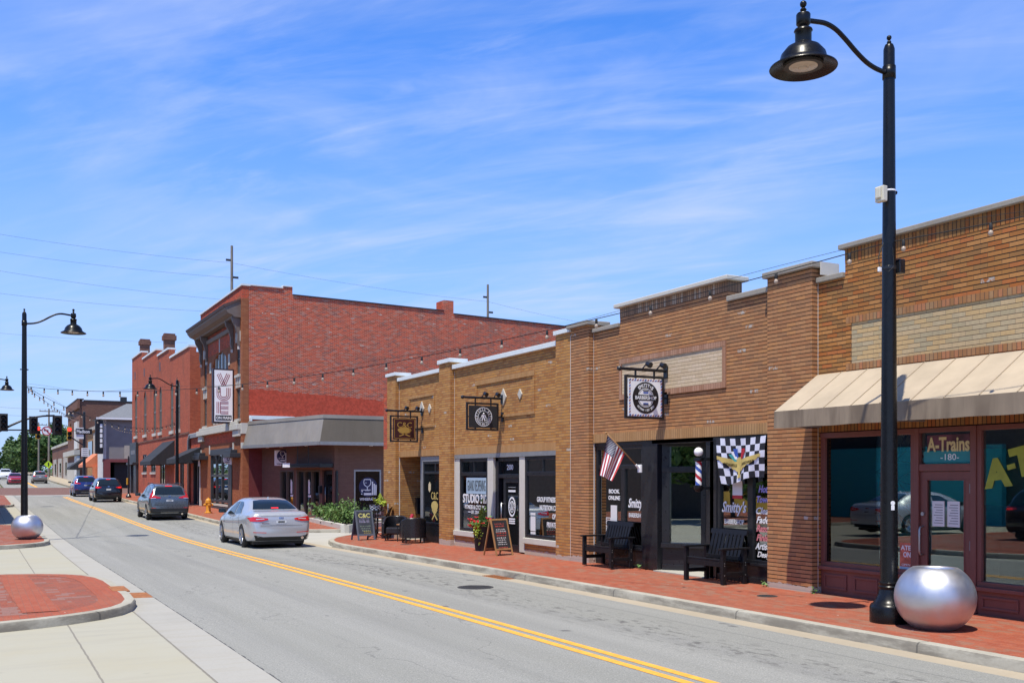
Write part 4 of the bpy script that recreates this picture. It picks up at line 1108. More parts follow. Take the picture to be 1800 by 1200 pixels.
pane('transom_pane', 22.1, 23.24, 2.06, 2.40, JX + .06, 'glass_dark', b3)
d3 = part('door', M['black'], b3, lambda m: frame_rect(m, 22.1, 23.02, .05, 1.96, .12, -.14, -.05, JX, bottom=.2), bevel=.005)
pane('door_pane', 22.21, 22.91, .24, 1.85, JX + .09, 'glass_dark', d3)
part('handle', M['alu'], d3, lambda m: (m.tube([(JX - .02, 23.0, .82), (JX - .02, 23.0, 1.32)], .02, 8), m.tube([(JX + .06, 23.0, .85), (JX - .02, 23.0, .85)], .014, 6), m.tube([(JX + .06, 23.0, 1.29), (JX - .02, 23.0, 1.29)], .014, 6), m.tube([(JX - .02, 22.75, .85), (JX - .02, 23.0, .85)], .014, 6)), smooth=True)
part('threshold', M['stone_pale'], b3, lambda m: m.box(W - .02, W + .3, 21.98, 23.42, -.1, .05))
m = street(MB(), JX + .085); text(m, '200', -22.66, 2.24, w=.34, h=.13, bold=.01); m.frame((JX + .055, 0, 0), FU, FV); text(m, '200', -22.66, 2.24, w=.34, h=.14, bold=.01); m.build('number_lettering', M['white_vinyl'], b3)
GX = JX - .008
m = street(MB(), GX)
text(m, 'STUDIO 317', -24.58, atX(836, 876, GX)[1], w=1.54, h=.25, bold=.025); text(m, 'FITNESS & CYCLING', -24.58, atX(836, 891, GX)[1], w=1.28, h=.115, bold=.012); text(m, 'EST. 2016', -24.58, atX(838, 900, GX)[1], w=.46, h=.09)
zz = atX(838, 900, GX)[1]; m.box(-25.02, -24.84, zz - .01, zz + .01, 0, .003); m.box(-24.32, -24.14, zz - .01, zz + .01, 0, .003)
split_build(m, 'window_lettering', M['white_vinyl'], b3, .09)
bn = part('banner', M['lightblue'], b3, lambda m: xb(m, 23.86, 25.12, atX(838, 867.5, GX)[1], atX(838, 839, GX)[1], .008, .014, JX))
m = street(MB(), GX - .008); text(m, 'GRAND REOPENING', -24.49, atX(838, 853, GX)[1], w=1.12, h=.30); m.build('banner_lettering', M['charcoal'], bn)
m = street(MB(), GX)
for s, px, py, vis in (('GROUP FITNESS CLASSES', 944, 877, 19), ('NUTRITION COACHING', 949, 891.5, 16), ('OPEN GYM', 971, 907.5, 7), ('PRIVATE PARTIES', 961.5, 921.5, 13)):
    y0, z = atX(px, py, GX); w_ = (y0 - 19.9) * len(s) / vis          # the lines run on behind the pier
    text(m, s, -(y0 - w_/2), z, w=w_, h=.125, bold=.015)
split_build(m, 'window_lettering', M['white_vinyl'], b3, .09)
parts('window_sticker', M['paper'], b3, lambda m: (xb(m, 21.22, 21.46, .66, 1.02, .008, .012, JX), xb(m, 21.22, 21.46, .58, .64, .008, .012, JX), xb(m, 21.22, 21.46, 1.05, 1.11, .008, .012, JX)))
m = street(MB(), JX + .083)
m.frame((JX + .08, 0, 0), FU, FV)
disc(m, -22.60, 1.22, .155, .19, 0, .004, ry=1.35); disc(m, -22.60, 1.22, .095, .11, 0, .004, ry=1.35)
arc_text(m, 'STUDIO 317', -22.60, 1.22, .13, .055, 90, 190); m.box(-22.62, -22.58, 1.16, 1.32, 0, .004); m.box(-22.65, -22.55, 1.14, 1.22, 0, .004)
for i in range(3): m.box(-22.76, -22.44, .78 + i * .055, .815 + i * .055, 0, .004)
m.box(-22.79, -22.41, 1.60, 1.65, 0, .004); m.box(-22.79, -22.41, 1.72, 1.725, 0, .004)
split_build(m, 'door_decal', M['white_vinyl'], d3, .09)
room(b3, 19.97, 25.78, 5, -.02, 2.6, mat='interior_dark')
# cigar shop bay: recessed entry with red-brown door and a window
part('entry_return', M['tan_c'], b3, lambda m: m.box(W + .35, W + 1.5, 30.02, 30.4, -.3, 2.7))
part('entry_soffit', M['charcoal'], b3, lambda m: m.box(W + .02, W + 1.5, 26.6, 30.02, 2.62, 2.70))
part('entry_back', M['brown_brick'], b3, lambda m: m.box(W + 1.5, W + 1.7, 26.6, 30.4, -.3, 2.62))
d4 = part('door', M['door_wood'], b3, lambda m: m.box(W + 1.40, W + 1.498, 28.55, 29.55, -.05, 2.05), bevel=.01)
part('handle', M['alu'], d4, lambda m: (m.ball((W + 1.35, 29.42, .95), .045), m.tube([(W + 1.33, 29.42, 1.1), (W + 1.42, 29.42, 1.1)], .02, 8)), smooth=True)
part('entry_floor', M['concrete'], b3, lambda m: m.box(W + .05, W + 1.5, 28.35, 30.02, -.3, gz(29) + .118))
def cfr(m):
    xb(m, 26.60, 28.35, 2.45, 2.615, -.1, .03, JX); xb(m, 28.17, 28.36, -.02, 2.45, -.15, .03, JX)
part('post', M['grey_steel'], b3, cfr, bevel=.006)
def cfb(m):
    frame_rect(m, 26.62, 28.165, .55, 2.45, .07, -.03, .02, JX); xb(m, 26.65, 28.15, 2.08, 2.15, -.03, .015, JX); xb(m, 27.25, 27.30, 2.1, 2.42, -.03, .015, JX)
    xb(m, 26.6, 28.16, -.1, .55, -.15, .01, JX)
part('window_frame', M['black'], b3, cfb, bevel=.005)
pane('window_pane', 26.69, 28.10, .62, 2.08, JX, 'glass_dark', b3); pane('window_pane', 26.69, 28.10, 2.15, 2.38, JX + .005, 'glass_dark', b3)
m = street(MB(), JX - .008)
text(m, 'C&C', -27.33, 1.42, w=.50, h=.22, bold=.0)
disc(m, -27.33, 1.12, .0, .24, 0, .003, ry=.62); m.box(-27.40, -27.26, .90, 1.1, 0, .0035)
m.add([(-27.55, .72, 0), (-27.50, .69, 0), (-27.12, 1.0, 0), (-27.17, 1.03, 0)], [(0,1,2,3)]); m.add([(-27.11, .72, .001), (-27.16, .69, .001), (-27.54, 1.0, .001), (-27.49, 1.03, .001)], [(3,2,1,0)])
split_build(m, 'window_lettering', M['gold_vinyl'], b3, .09)
parts('window_sticker', plain('cream_decal', (.60, .50, .30), .5), b3, lambda m: m.prism([(27.70 + .10 * math.cos(R(60*k + 30)), 1.68 + .16 * math.sin(R(60*k + 30))) for k in range(6)], 'x', JX - .012, JX - .008))
parts('mailbox', M['black'], b3, lambda m: (m.box(W + .55, W + .95, 29.86, 30.018, .78, 1.28), m.box(W + .53, W + .97, 29.84, 30.018, 1.26, 1.31)), bevel=.01)
part('roof', M['roof_grey'], b3, lambda m: m.box(W + .36, W + 16, 19.3, 30.75, 4.3, 4.4))
part('roof', M['roof_grey'], b2, lambda m: m.box(W + .36, W + 16, 11.9, 19.28, 4.4, 4.5)); part('roof', M['roof_grey'], b1, lambda m: m.box(W + .36, W + 16, -1, 11.85, 4.4, 4.5))
# ------------------------------------------------------------------ 4  low wine shop set back beside the driveway
def on_line(px, py, A, B):
    k = (px - CXP) / F
    g = lambda P: P[0]*CS - P[1]*SN - k*(P[0]*SN + P[1]*CS)
    t = g(A) / (g(A) - g(B)); X = A[0] + t*(B[0]-A[0]); Y = A[1] + t*(B[1]-A[1])
    return t, X, Y, CAMH + (HYP - py) * (X*SN + Y*CS) / F
b4 = thing('low_shop', 'low wine shop with slanted taupe metal canopy roof and brown brick walls', 'shop building', (14, 48, 0))
WA, WB = (13.0, 51.58), (14.6, 44.75)
LV = Vector((WB[0]-WA[0], WB[1]-WA[1], 0)); LL = LV.length; LV.normalize()
LN = Vector((LV.y, -LV.x, 0))            # towards the street
if LN.x > 0: LN = -LN
def lw(m, out=0.0, z=0.0): return m.frame((WA[0] + LN.x*out, WA[1] + LN.y*out, z), LV, (0, 0, 1))   # x along the wall from the far end, y up
# mansard canopy
bot = [(12.02, 51.57, 3.57), (13.66, 43.8, 3.57), (27, 44.05, 3.57)]
mid = [(12.28, 51.57, 4.66), (13.93, 44.1, 4.66), (27, 44.34, 4.66)]
top = [(12.30, 51.57, 4.83), (13.95, 44.12, 4.83), (27, 44.36, 4.83)]
def mans(i):
    def fn(m):
        a, b = bot[i], bot[i+1]; c, d = mid[i], mid[i+1]; n = 26
        lerp = lambda p, q, t: tuple(p[k] + (q[k]-p[k])*t for k in range(3))
        for j in range(n):
            t0, t1 = j/n, (j+1)/n
            m.poly([lerp(a,b,t0), lerp(a,b,t1), lerp(c,d,t1), lerp(c,d,t0)])
        for j in range(1, n):
            t = j/n; p, q = Vector(lerp(a,b,t)), Vector(lerp(c,d,t)); m.tube([p, q], .006, 4)
    return fn
part('canopy_roof', M['taupe_light'], b4, mans(0)); part('canopy_roof', M['taupe_metal'], b4, mans(1))  # one metal; lit and shaded face painted in two tones
def trim(m):
    for i in (0, 1):
        a, b = Vector(bot[i]), Vector(bot[i+1]); n = Vector((b.y-a.y, a.x-b.x, 0)).normalized()
        if (n.x > .3) or n.y > .3: n = -n
        m.add([a+n*.03+Vector((0,0,-.14)), b+n*.03+Vector((0,0,-.14)), b+n*.03+Vector((0,0,.02)), a+n*.03+Vector((0,0,.02)), a-n*.02+Vector((0,0,-.14)), b-n*.02+Vector((0,0,-.14)), b-n*.02+Vector((0,0,.02)), a-n*.02+Vector((0,0,.02))], [(0,1,2,3),(4,7,6,5),(0,4,5,1),(3,2,6,7),(0,3,7,4),(1,5,6,2)])
part('canopy_edge', M['grey_steel'], b4, trim)
def ttrim(m):
    for i in (0, 1):
        a, b = mid[i], mid[i+1]; c, d = top[i], top[i+1]; o = -.02 if i else 0
        m.poly([(a[0]-.03,a[1]-.03,a[2]), (b[0]-.03,b[1]-.03,b[2]), (d[0]-.03,d[1]-.03,d[2]), (c[0]-.03,c[1]-.03,c[2])])
part('roof_edge', M['taupe_light'], b4, ttrim)
part('roof', M['roof_grey'], b4, lambda m: m.poly([(top[0][0]-.02, 51.57, 4.825), (top[1][0], top[1][1], 4.825), (27, 44.36, 4.825), (27, 51.57, 4.825)]))
part('soffit', M['maroon_brick'], b4, lambda m: m.prism([(12.06, 51.57), (13.68, 43.85), (26.9, 44.1), (26.9, 51.57)], 'z', 3.44, 3.48))
def dl(m):
    for px in (485, 500): pass
    for t in (.25, .45, .8): m.lathe([(.09, 3.42), (.09, 3.45)], (WA[0] + LV.x*LL*t + LN.x*.6, WA[1] + LV.y*LL*t + LN.y*.6, 0), 16)
    m.lathe([(.09, 3.42), (.09, 3.45)], (16.3, 44.35, 0), 16)
parts('downlight', M['white'], b4, dl)
# street wall with windows
def lx(px): return on_line(px, 800, WA, WB)[0] * LL
o4 = [(lx(493), lx(516.5), .05, 2.30), (lx(522), lx(562), .05, 2.30), (lx(566), lx(588) , .02, 2.30)]
def w4(m):
    lw(m)
    ae = [-.0, LL] + [v for h in o4 for v in h[:2]]; ze = [-.3, 3.44] + [v for h in o4 for v in h[2:]]
    A, Z = sorted(set(ae)), sorted(set(ze))
    for i in range(len(A)-1):
        for k in range(len(Z)-1):
            a, z = (A[i]+A[i+1])/2, (Z[k]+Z[k+1])/2
            if not any(h[0] < a < h[1] and h[2] < z < h[3] for h in o4): m.box(A[i], A[i+1], Z[k], Z[k+1], -.22, 0)
part('wall', M['brown_brick'], b4, w4)
part('side_wall', M['brown_brick'], b4, lambda m: (m.box(14.62, 15.60, 44.75, 44.97, -.3, 3.44), m.box(15.60, 16.95, 44.75, 44.97, 2.32, 3.44), m.box(15.60, 16.95, 44.75, 44.97, -.3, .20), m.box(16.95, 26.8, 44.75, 44.97, -.3, 3.44)))
wd4 = part('window', M['alu'], b4, lambda m: (m.frame((0, 44.75, 0), (1,0,0), (0,0,1)), m.box(15.60, 16.95, 2.24, 2.32, -.1, .02), m.box(15.60, 16.95, .20, .26, -.1, .02), m.box(15.60, 15.67, .26, 2.24, -.1, .02), m.box(16.88, 16.95, .26, 2.24, -.1, .02)), bevel=.005)
part('pane', M['glass_dark'], wd4, lambda m: m.box(15.67, 16.88, 44.80, 44.81, .26, 2.24))
def winelogo(scale, cx, cy, name, mat, parent, fr, txt=True, z=0.0):
    m = MB(); m.frame(*fr); s = scale
    # bowl outline, stem, foot
    pts = [(-.30, .62), (-.36, .36), (-.30, .12), (-.12, -.04), (0, -.08), (.12, -.04), (.30, .12), (.36, .36), (.30, .62), (-.30, .62)]
    for a, b in zip(pts[:-1], pts[1:]):
        dx, dy = b[0]-a[0], b[1]-a[1]; L = math.hypot(dx, dy); nx, ny = -dy/L*.035, dx/L*.035
        m.add([(cx+s*(a[0]+nx), cy+s*(a[1]+ny), z), (cx+s*(b[0]+nx), cy+s*(b[1]+ny), z), (cx+s*(b[0]-nx), cy+s*(b[1]-ny), z), (cx+s*(a[0]-nx), cy+s*(a[1]-ny), z)], [(0,1,2,3)])
    B = lambda x0, x1, y0, y1: m.box(cx+s*x0, cx+s*x1, cy+s*y0, cy+s*y1, z, z+.003)
    B(-.04, .04, -.42, -.06); B(-.22, .22, -.46, -.42); B(-.26, -.05, .28, .32)
    B(-.62, .34, -.40, -.34); B(-.58, -.46, -.56, -.44); B(-.34, .42, -.86, -.66); B(-.62, -.50, -.80, -.70)
    for i, h in enumerate((.42, .22, .10)): B(.46 + i*.17, .58 + i*.17, -.86, h)
    m.build(name, M[mat], parent)
    return m
lg = part('logo_disc', M['navy'], wd4, lambda m: disc(m.frame((0, 44.797, 0), (1,0,0), (0,0,1)), 16.32, 1.50, 0, .46, 0, .003))
winelogo(.50, 16.28, 1.55, 'logo', 'white_vinyl', wd4, ((0, 44.793, 0), (1,0,0), (0,0,1)))
m = MB().frame((0, 44.793, 0), (1,0,0), (0,0,1)); text(m, 'WINEBRARY', 16.30, .93, w=.80, h=.13, bold=.02); m.build('window_lettering', M['white_vinyl'], wd4)
def f4(m):
    lw(m)
    for h in o4[:2]:
        n = 2 if h is o4[0] else 3
        m.box(h[0], h[1], h[3]-.07, h[3], -.16, .02); m.box(h[0], h[1], h[2], h[2]+.10, -.16, .02)
        for i in range(n+1):
            x = h[0] + (h[1]-h[0]) * i/n; m.box(x-.045, x+.045, h[2]+.10, h[3]-.07, -.16, .02)
part('shopfront_frame', M['taupe_metal'], b4, f4, bevel=.005)
for h in o4[:2]: part('window_pane', M['glass_mirror'], b4, lambda m: (lw(m), m.box(h[0]+.04, h[1]-.04, h[2]+.1, h[3]-.07, -.09, -.082)))
def decs(m):
    lw(m)
    for h, n in ((o4[0], 2), (o4[1], 3)):
        for i in range(n):
            if n == 2 and i == 0: continue
            x = h[0] + (h[1]-h[0]) * (i + .5)/n
            if i != 1: continue
            for k in range(4): m.box(x-.13+.04*k, x-.10+.04*k+.02, 1.15, 1.85 - .1*(k % 2), -.080, -.078)
            m.box(x-.14, x+.12, 1.0, 1.1, -.080, -.078)
part('window_decal', M['white_vinyl'], b4, decs)
h = o4[2]
d5 = part('door', M['black'], b4, lambda m: (lw(m), m.box(h[0], h[0]+.14, .02, 2.26, -.2, -.1), m.box(h[1]-.14, h[1], .02, 2.26, -.2, -.1), m.box(h[0]+.14, h[1]-.14, 2.1, 2.26, -.2, -.1), m.box(h[0]+.14, h[1]-.14, .02, .28, -.2, -.1)), bevel=.006)
part('pane', M['glass_dark'], d5, lambda m: (lw(m), m.box(h[0]+.14, h[1]-.14, .28, 2.1, -.155, -.147)))
part('handle', M['alu'], d5, lambda m: (lw(m), m.tube([(h[0]+.2, .8, -.06), (h[0]+.2, 1.5, -.06)], .02, 8)), smooth=True)
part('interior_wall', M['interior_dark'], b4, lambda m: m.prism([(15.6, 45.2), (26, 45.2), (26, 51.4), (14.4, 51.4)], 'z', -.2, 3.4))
# flat black entrance hood on rods
hd = part('entrance_hood', M['black'], b4, lambda m: (lw(m), m.box(lx(519), LL + .02, 2.42, 2.60, -.0, .75)), bevel=.01)
parts('hood_rod', M['black'], hd, lambda m: (lw(m), m.tube([(lx(541), 2.6, .55), (lx(541), 3.44, .55)], .018, 6), m.tube([(lx(560), 2.6, .55), (lx(560), 3.44, .55)], .018, 6)))
part('hood_plate', M['white'], hd, lambda m: (lw(m), m.box(lx(521.5), lx(534), 2.44, 2.64, .752, .765)))
parts('flashing', M['white_metal'], b4, lambda m: (m.box(12.33, 14.7, 51.50, 51.575, 4.95, 5.14), m.box(12.32, 12.40, 51.2, 51.5, 4.83, 5.0)))
part('camera_box', M['black'], b4, lambda m: (lw(m), m.box(lx(563.5), lx(566.5), 1.2, 1.55, .0, .14)), bevel=.01)

# ------------------------------------------------------------------ 5  tall red brick building
b5 = thing('brick_building', 'tall red brick building with bracketed cornice and long blank side wall', 'building', (12, 57, .1))
Y5, Y5b = 51.60, 62.5
def side5(m):
    poly = [(12.32, -.3), (12.32, 11.82), (14.1, 11.83), (14.1, 11.93), (14.61, 11.94), (14.61, 11.52), (23.33, 11.37), (23.33, 12.0), (23.93, 12.0), (23.93, 11.24), (46, 10.7), (46, -.3)]
    m.prism(poly, 'y', Y5, Y5 + .35)
part('side_wall', M['red_side'], b5, side5)
part('corner_quoin', M['red_front'], b5, lambda m: (m.box(12.0, 12.318, Y5 - .012, Y5 + .35, -.2, 11.15)))
part('corner_quoin', M['red_dull'], b5, lambda m: (m.box(12.0, 12.318, Y5 - .004, Y5 + .35, 11.152, 11.83)))
parts('quoin_block', M['stone_pale'], b5, lambda m: (m.box(11.97, 12.36, Y5 - .03, Y5 + .4, 4.2, 4.75), m.box(11.98, 12.34, Y5 - .02, Y5 + .3, 3.45, 3.75)))
part('painted_base', M['maroon_brick'], b5, lambda m: m.box(12.32, 14.6, Y5 - .02, Y5 - .001, -.2, 3.56))
YC5 = 57.05
holes5 = [(52.10, 52.90, 7.30, 8.98), (60.62, 61.42, 7.30, 8.98), (52.10, 52.90, 5.0, 6.6), (60.62, 61.42, 5.0, 6.6), (54.9, 59.2, 4.95, 8.95), (53.9, 59.45, 0.0, 3.55)]
wall('front_wall', Y5 + .35, Y5b, -.3, 11.3, holes5, W, W + .35, M['red_front'], b5)
part('parapet', M['red_dull'], b5, lambda m: m.box(W + .004, W + .35, Y5 + .35, Y5b, 11.302, 11.80))
parts('coping', M['white_metal'], b5, lambda m: (m.box(W - .06, W + .4, Y5 - .05, Y5b, 11.80, 11.90), m.box(12.4, 14.1, Y5 - .06, Y5 + .4, 11.832, 11.90), m.box(14.62, 23.3, Y5 - .04, Y5 + .38, 11.52, 11.56) if False else None, m.box(14.1, 14.61, Y5 - .04, Y5 + .4, 11.942, 12.0)))
def cap5(m):
    for x0, x1, z0, z1 in ((14.62, 23.32, 11.525, 11.375), (23.95, 46, 11.245, 10.705)):
        m.add([(x0, Y5 - .05, z0), (x1, Y5 - .05, z1), (x1, Y5 + .4, z1), (x0, Y5 + .4, z0), (x0, Y5 - .05, z0 + .05), (x1, Y5 - .05, z1 + .05), (x1, Y5 + .4, z1 + .05), (x0, Y5 + .4, z0 + .05)], [(0,3,2,1),(4,5,6,7),(0,1,5,4),(1,2,6,5),(2,3,7,6),(3,0,4,7)])
part('coping', M['charcoal'], b5, cap5)
# spandrels that turn the big opening into an arch
def spand(m):
    zs, hw = 7.7, 2.15; n = 14
    for s in (-1, 1):
        pts = [(YC5 + s*hw, 8.96)] + [(YC5 + s*hw*math.cos(R(90*k/n)), zs + 1.25*math.sin(R(90*k/n))) for k in range(n+1)]
        m.prism(pts, 'x', W + .003, W + .30)
part('arch_spandrel', M['red_front'], b5, spand)
part('arch_band', M['stone'], b5, lambda m: m.box(W - .02, W + .1, YC5 - .12, YC5 + .12, 8.95, 9.95))
def awin(m):
    for i in range(6):
        y = 54.9 + 4.3*i/5; m.box(W + .05, W + .15, y - .07, y + .07, 4.95, 8.9)
    for z in (5.0, 6.3, 7.6): m.box(W + .05, W + .14, 54.9, 59.2, z - .06, z + .06)
bw = part('arched_window', plain('buff_window_frame', (.42, .38, .31), .6), b5, awin)
part('pane', M['glass_grey'], bw, lambda m: m.box(W + .11, W + .12, 54.9, 59.2, 4.95, 8.95))
for y0, y1, z0, z1 in holes5[:4]:
    fo = part('window', plain('dark_sash', (.10, .075, .055), .6), b5, lambda m: (frame_rect(m, y0, y1, z0, z1, .07, -.12, -.05, W), m.box(W + .06, W + .11, y0, y1, (z0+z1)/2 - .03, (z0+z1)/2 + .03)))
    part('pane', M['glass_grey'], fo, lambda m: m.box(W + .09, W + .10, y0, y1, z0, z1))
    part('sill', M['stone'], fo, lambda m: m.box(W - .10, W + .1, y0 - .12, y1 + .12, z0 - .14, z0 - .002))
    def keys(m):
        for k in range(3):
            y = y0 + (y1-y0)*k/2; m.box(W - .035, W + .05, y - .09, y + .09, z1 + .02, z1 + (.75 if k == 1 else .55))
    parts('keystone', M['stone_pale'], fo, keys)
parts('stone_block', M['stone_pale'], b5, lambda m: [m.box(W - .03, W + .05, y, y + .35, z, z + .6) for y in (54.45, 59.32) for z in (8.0,)])
def corn(m):
    prof = [(0, 10.20), (.36, 10.22), (.40, 10.30), (.64, 10.40), (.78, 10.58), (.84, 10.80), (0, 11.12)]
    m.prism([(W - d, z) for d, z in prof], 'y', Y5 + .34, Y5b - .02)
co = part('cornice', M['cornice_paint'], b5, corn)
part('cornice_top', plain('brown_painted_metal', (.09, .05, .04), .6), co, lambda m: m.prism([(W - .85, 10.68), (W - .89, 10.82), (W - .02, 11.18), (W - .02, 11.09)], 'y', Y5 + .30, Y5b))
part('cornice_band', M['cornice_paint'], co, lambda m: (m.prism([(W, 9.72), (W - .10, 9.74), (W - .16, 9.92), (W - .02, 9.96)], 'y', 54.0, 60.2),))
part('frieze', M['red_dull'], b5, lambda m: (m.box(W - .012, W, 54.0, 60.2, 9.0, 9.715), m.box(W - .012, W, 52.2, 61.9, 9.965, 10.19)))
def brk(m):
    for y in (52.15, 53.7, 60.35, 62.0):
        m.prism([(W - .014, 8.75), (W - .10, 8.78), (W - .16, 9.05), (W - .14, 9.35), (W - .26, 9.75), (W - .40, 10.0), (W - .44, 10.22), (W - .014, 10.22)], 'y', y - .10, y + .10)
parts('bracket', M['cornice_paint'], co, brk)
parts('bracket_drop', M['white_stucco'], co, lambda m: [m.box(W - .12, W - .02, y - .05, y + .05, 8.58, 8.745) for y in (52.15, 53.7, 60.35, 62.0)])
part('stone_band', M['stone_pale'], b5, lambda m: (m.box(W - .24, W - .002, Y5 + .30, Y5b + .1, 4.42, 4.72), m.box(W - .16, W - .002, Y5 + .35, 53.2, 4.08, 4.418), m.box(W - .16, W - .002, 61.3, Y5b, 4.08, 4.418), m.box(W - .22, W - .004, 52.3, 61.9, 4.722, 4.86)), bevel=.02)
part('brick_band', M['red_dull'], b5, lambda m: m.box(W - .012, W - .002, 53.3, 61.2, 3.85, 4.415))
parts('stone_block', M['stone_pale'], b5, lambda m: (m.box(W - .03, W, 53.5, 53.75, 3.3, 3.8), m.box(W - .03, W, 59.6, 59.85, 3.3, 3.8), m.box(W - .03, W, 62.1, 62.45, 3.1, 3.6), m.box(W - .05, W, 62.1, 62.5, .0, .55), m.box(W - .05, W, 51.96, 52.3, .0, .55)))
def shop5(m):
    frame_rect(m, 53.9, 59.45, .12, 3.55, .12, -.12, .02, W); m.box(W - .04, W + .1, 53.9, 59.45, 3.2, 3.5)
    for z in (2.05, .62): m.box(W, W + .1, 54.9, 59.4, z - .07, z + .07)
    for y in (54.85, 56.5, 58.0): m.box(W - .01, W + .1, y - .07, y + .07, .2, 3.3)
    m.box(W - .03, W + .2, 54.9, 59.45, .1, .30); m.box(W - .02, W + .1, 53.9, 54.8, .12, 3.3)
part('shopfront_frame', M['charcoal'], b5, shop5, bevel=.01)
part('shopfront_sill', M['stone_pale'], b5, lambda m: m.box(W - .03, W + .05, 54.95, 59.4, .34, .46))
part('pane', M['glass_mirror'], b5, lambda m: m.box(W + .06, W + .07, 54.9, 59.4, .5, 3.3))
def disp(m):
    r2 = random.Random(5)
    for i in range(9):
        y = 55.1 + i*.47; x = W + .5 + r2.uniform(0, .5)
        m.tube([(x, y, .7), (x + r2.uniform(-.1,.1), y + r2.uniform(-.1,.2), 1.2 + r2.uniform(0,.5))], [.16, .10], 7); m.ball((x, y + .1, 1.75 + r2.uniform(-.2,.1)), .1)
    for i in range(10): m.tube([(W + .3, 55.0 + .45*i, 2.3), (W + .32, 55.1 + .45*i, 2.75), (W + .3, 54.95 + .45*i, 3.1)], .035, 5)
part('window_display', plain('pale_display_goods', (.55, .58, .60), .6, var=.5, scale=3), b5, disp)
part('window_display', plain('colourful_display_goods', (.20, .05, .10), .6, var=.6, scale=3), b5, lambda m: [m.box(W + .5, W + .8, 55.3 + .8*i, 55.7 + .8*i, .6, 1.1 + .12*(i % 3)) for i in range(5)])
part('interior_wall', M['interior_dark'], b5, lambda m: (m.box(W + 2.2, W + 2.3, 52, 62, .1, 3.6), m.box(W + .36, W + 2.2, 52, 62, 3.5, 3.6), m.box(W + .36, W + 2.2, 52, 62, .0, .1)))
for y0, y1 in ((51.98, 53.75), (60.2, 62.45)):
    hdd = part('door_hood', M['charcoal'], b5, lambda m: (m.box(W - .55, W - .002, y0, y1, 2.98, 3.22), m.box(W - .45, W - .1, y0 + .3, y1 - .3, 3.22, 3.40)), bevel=.02)
    part('hood_lamp', M['white'], hdd, lambda m: m.box(W - .35, W - .27, (y0+y1)/2 - .04, (y0+y1)/2 + .04, 2.62, 2.97))
part('roof', M['roof_grey'], b5, lambda m: m.box(W + .36, 46, Y5 + .36, Y5b + .2, 10.2, 10.3))
part('far_side_wall', M['red_dull'], b5, lambda m: m.box(W + .35, 46, Y5b, Y5b + .3, -.3, 10.4))
part('chimney', M['red_dull'], b5, lambda m: (m.box(23.3, 23.95, Y5 + .36, Y5 + 1.0, 11.2, 12.0)))

# ------------------------------------------------------------------ 6  low link building with black awning
b6 = thing('low_shop', 'narrow low red brick shop with black awning squeezed between two taller brick buildings', 'shop building', (12, 64, .2))
def link(m):
    m.box(W + .02, W + .3, Y5b + .02, 65.88, 3.1, 4.42); m.box(W + .02, W + .3, 65.0, 65.88, -.2, 3.1); m.box(W + .02, W + .3, Y5b + .02, 62.9, -.2, 3.1)
    m.box(W + 1.0, W + 1.3, Y5b + .02, 65.88, 4.3, 9.2)
part('wall', M['red_dull'], b6, link)
part('coping', M['grey_steel'], b6, lambda m: (m.box(W - .12, W + .35, Y5b + .01, 65.9, 4.42, 4.62), m.box(W + .7, W + 1.4, Y5b + .01, 65.9, 9.2, 9.95)))
part('downspout', M['grey_steel'], b6, lambda m: (m.tube([(W + .85, 64.6, 9.3), (W + .85, 64.6, 4.9), (W + .4, 64.9, 4.72), (W - .1, 65.4, 4.6), (W - .1, 65.8, 4.3), (W - .1, 65.8, .4)], .10, 8)), smooth=True)
parts('shopfront', M['charcoal'], b6, lambda m: (frame_rect(m, 62.9, 65.0, .15, 3.1, .12, -.2, -.05, W), m.box(W + .1, W + .2, 63.8, 63.95, .2, 3.0)))
part('pane', M['glass_dark'], b6, lambda m: m.box(W + .15, W + .16, 62.9, 65.0, .2, 3.05))
part('post', M['white_stucco'], b6, lambda m: m.box(W - .01, W + .1, 62.55, 62.85, .2, 2.9))
def awn(y0, y1, zt, zb, out, val=.28, X=12.0):
    def fn(m):
        m.poly([(X - .01, y0, zt), (X - .01, y1, zt), (X - out, y1, zb), (X - out, y0, zb)])
        m.poly([(X - out, y0, zb), (X - out, y1, zb), (X - out, y1, zb - val), (X - out, y0, zb - val)])
        for y in (y0, y1): m.poly([(X - .01, y, zt), (X - out, y, zb), (X - out, y, zb - val), (X - .01, y, zb - val)])
        m.poly([(X - .02, y0, zt - .04), (X - .02, y1, zt - .04), (X - out + .02, y1, zb - .04), (X - out + .02, y0, zb - .04)])
    return fn
part('awning', M['navy_canvas'], b6, awn(62.35, 65.9, 3.78, 3.08, 1.45))
part('interior_wall', M['interior_dark'], b6, lambda m: m.box(W + 1.5, W + 1.6, 62.5, 65.9, .0, 4.2))

# ------------------------------------------------------------------ 7  red hall with arched windows and stepped parapet
b7 = thing('brick_hall', 'red brick hall with tall arched windows, stepped white coped parapet and two chimneys', 'building', (12, 79, .3))
wins7 = [(91.27, 89.85, 5.45, 9.04), (86.0, 84.55, 5.38, 8.89), (80.97, 79.65, 5.30, 8.72), (78.17, 76.95, 5.28, 8.66), (73.2, 72.05, 5.18, 8.55), (70.6, 69.45, 5.16, 8.49)]
gw7 = [(84.4, 86.6, 2.33, 3.78), (79.9, 82.2, 2.33, 3.77), (75.6, 77.9, .3, 3.06), (68.0, 69.6, .3, 3.2)]
holes7 = [(b, a, z0, z1) for a, b, z0, z1 in wins7] + gw7
steps7 = [(65.92, 73.8, 10.30), (73.8, 79.3, 11.02), (79.3, 87.0, 11.58), (87.0, 92.95, 12.25)]
wall('wall', 65.92, 92.95, -.3, 10.30, holes7, W, W + .4, M['red_hall'], b7, extra=[(a, b, 10.30, z) for a, b, z in steps7[1:]])
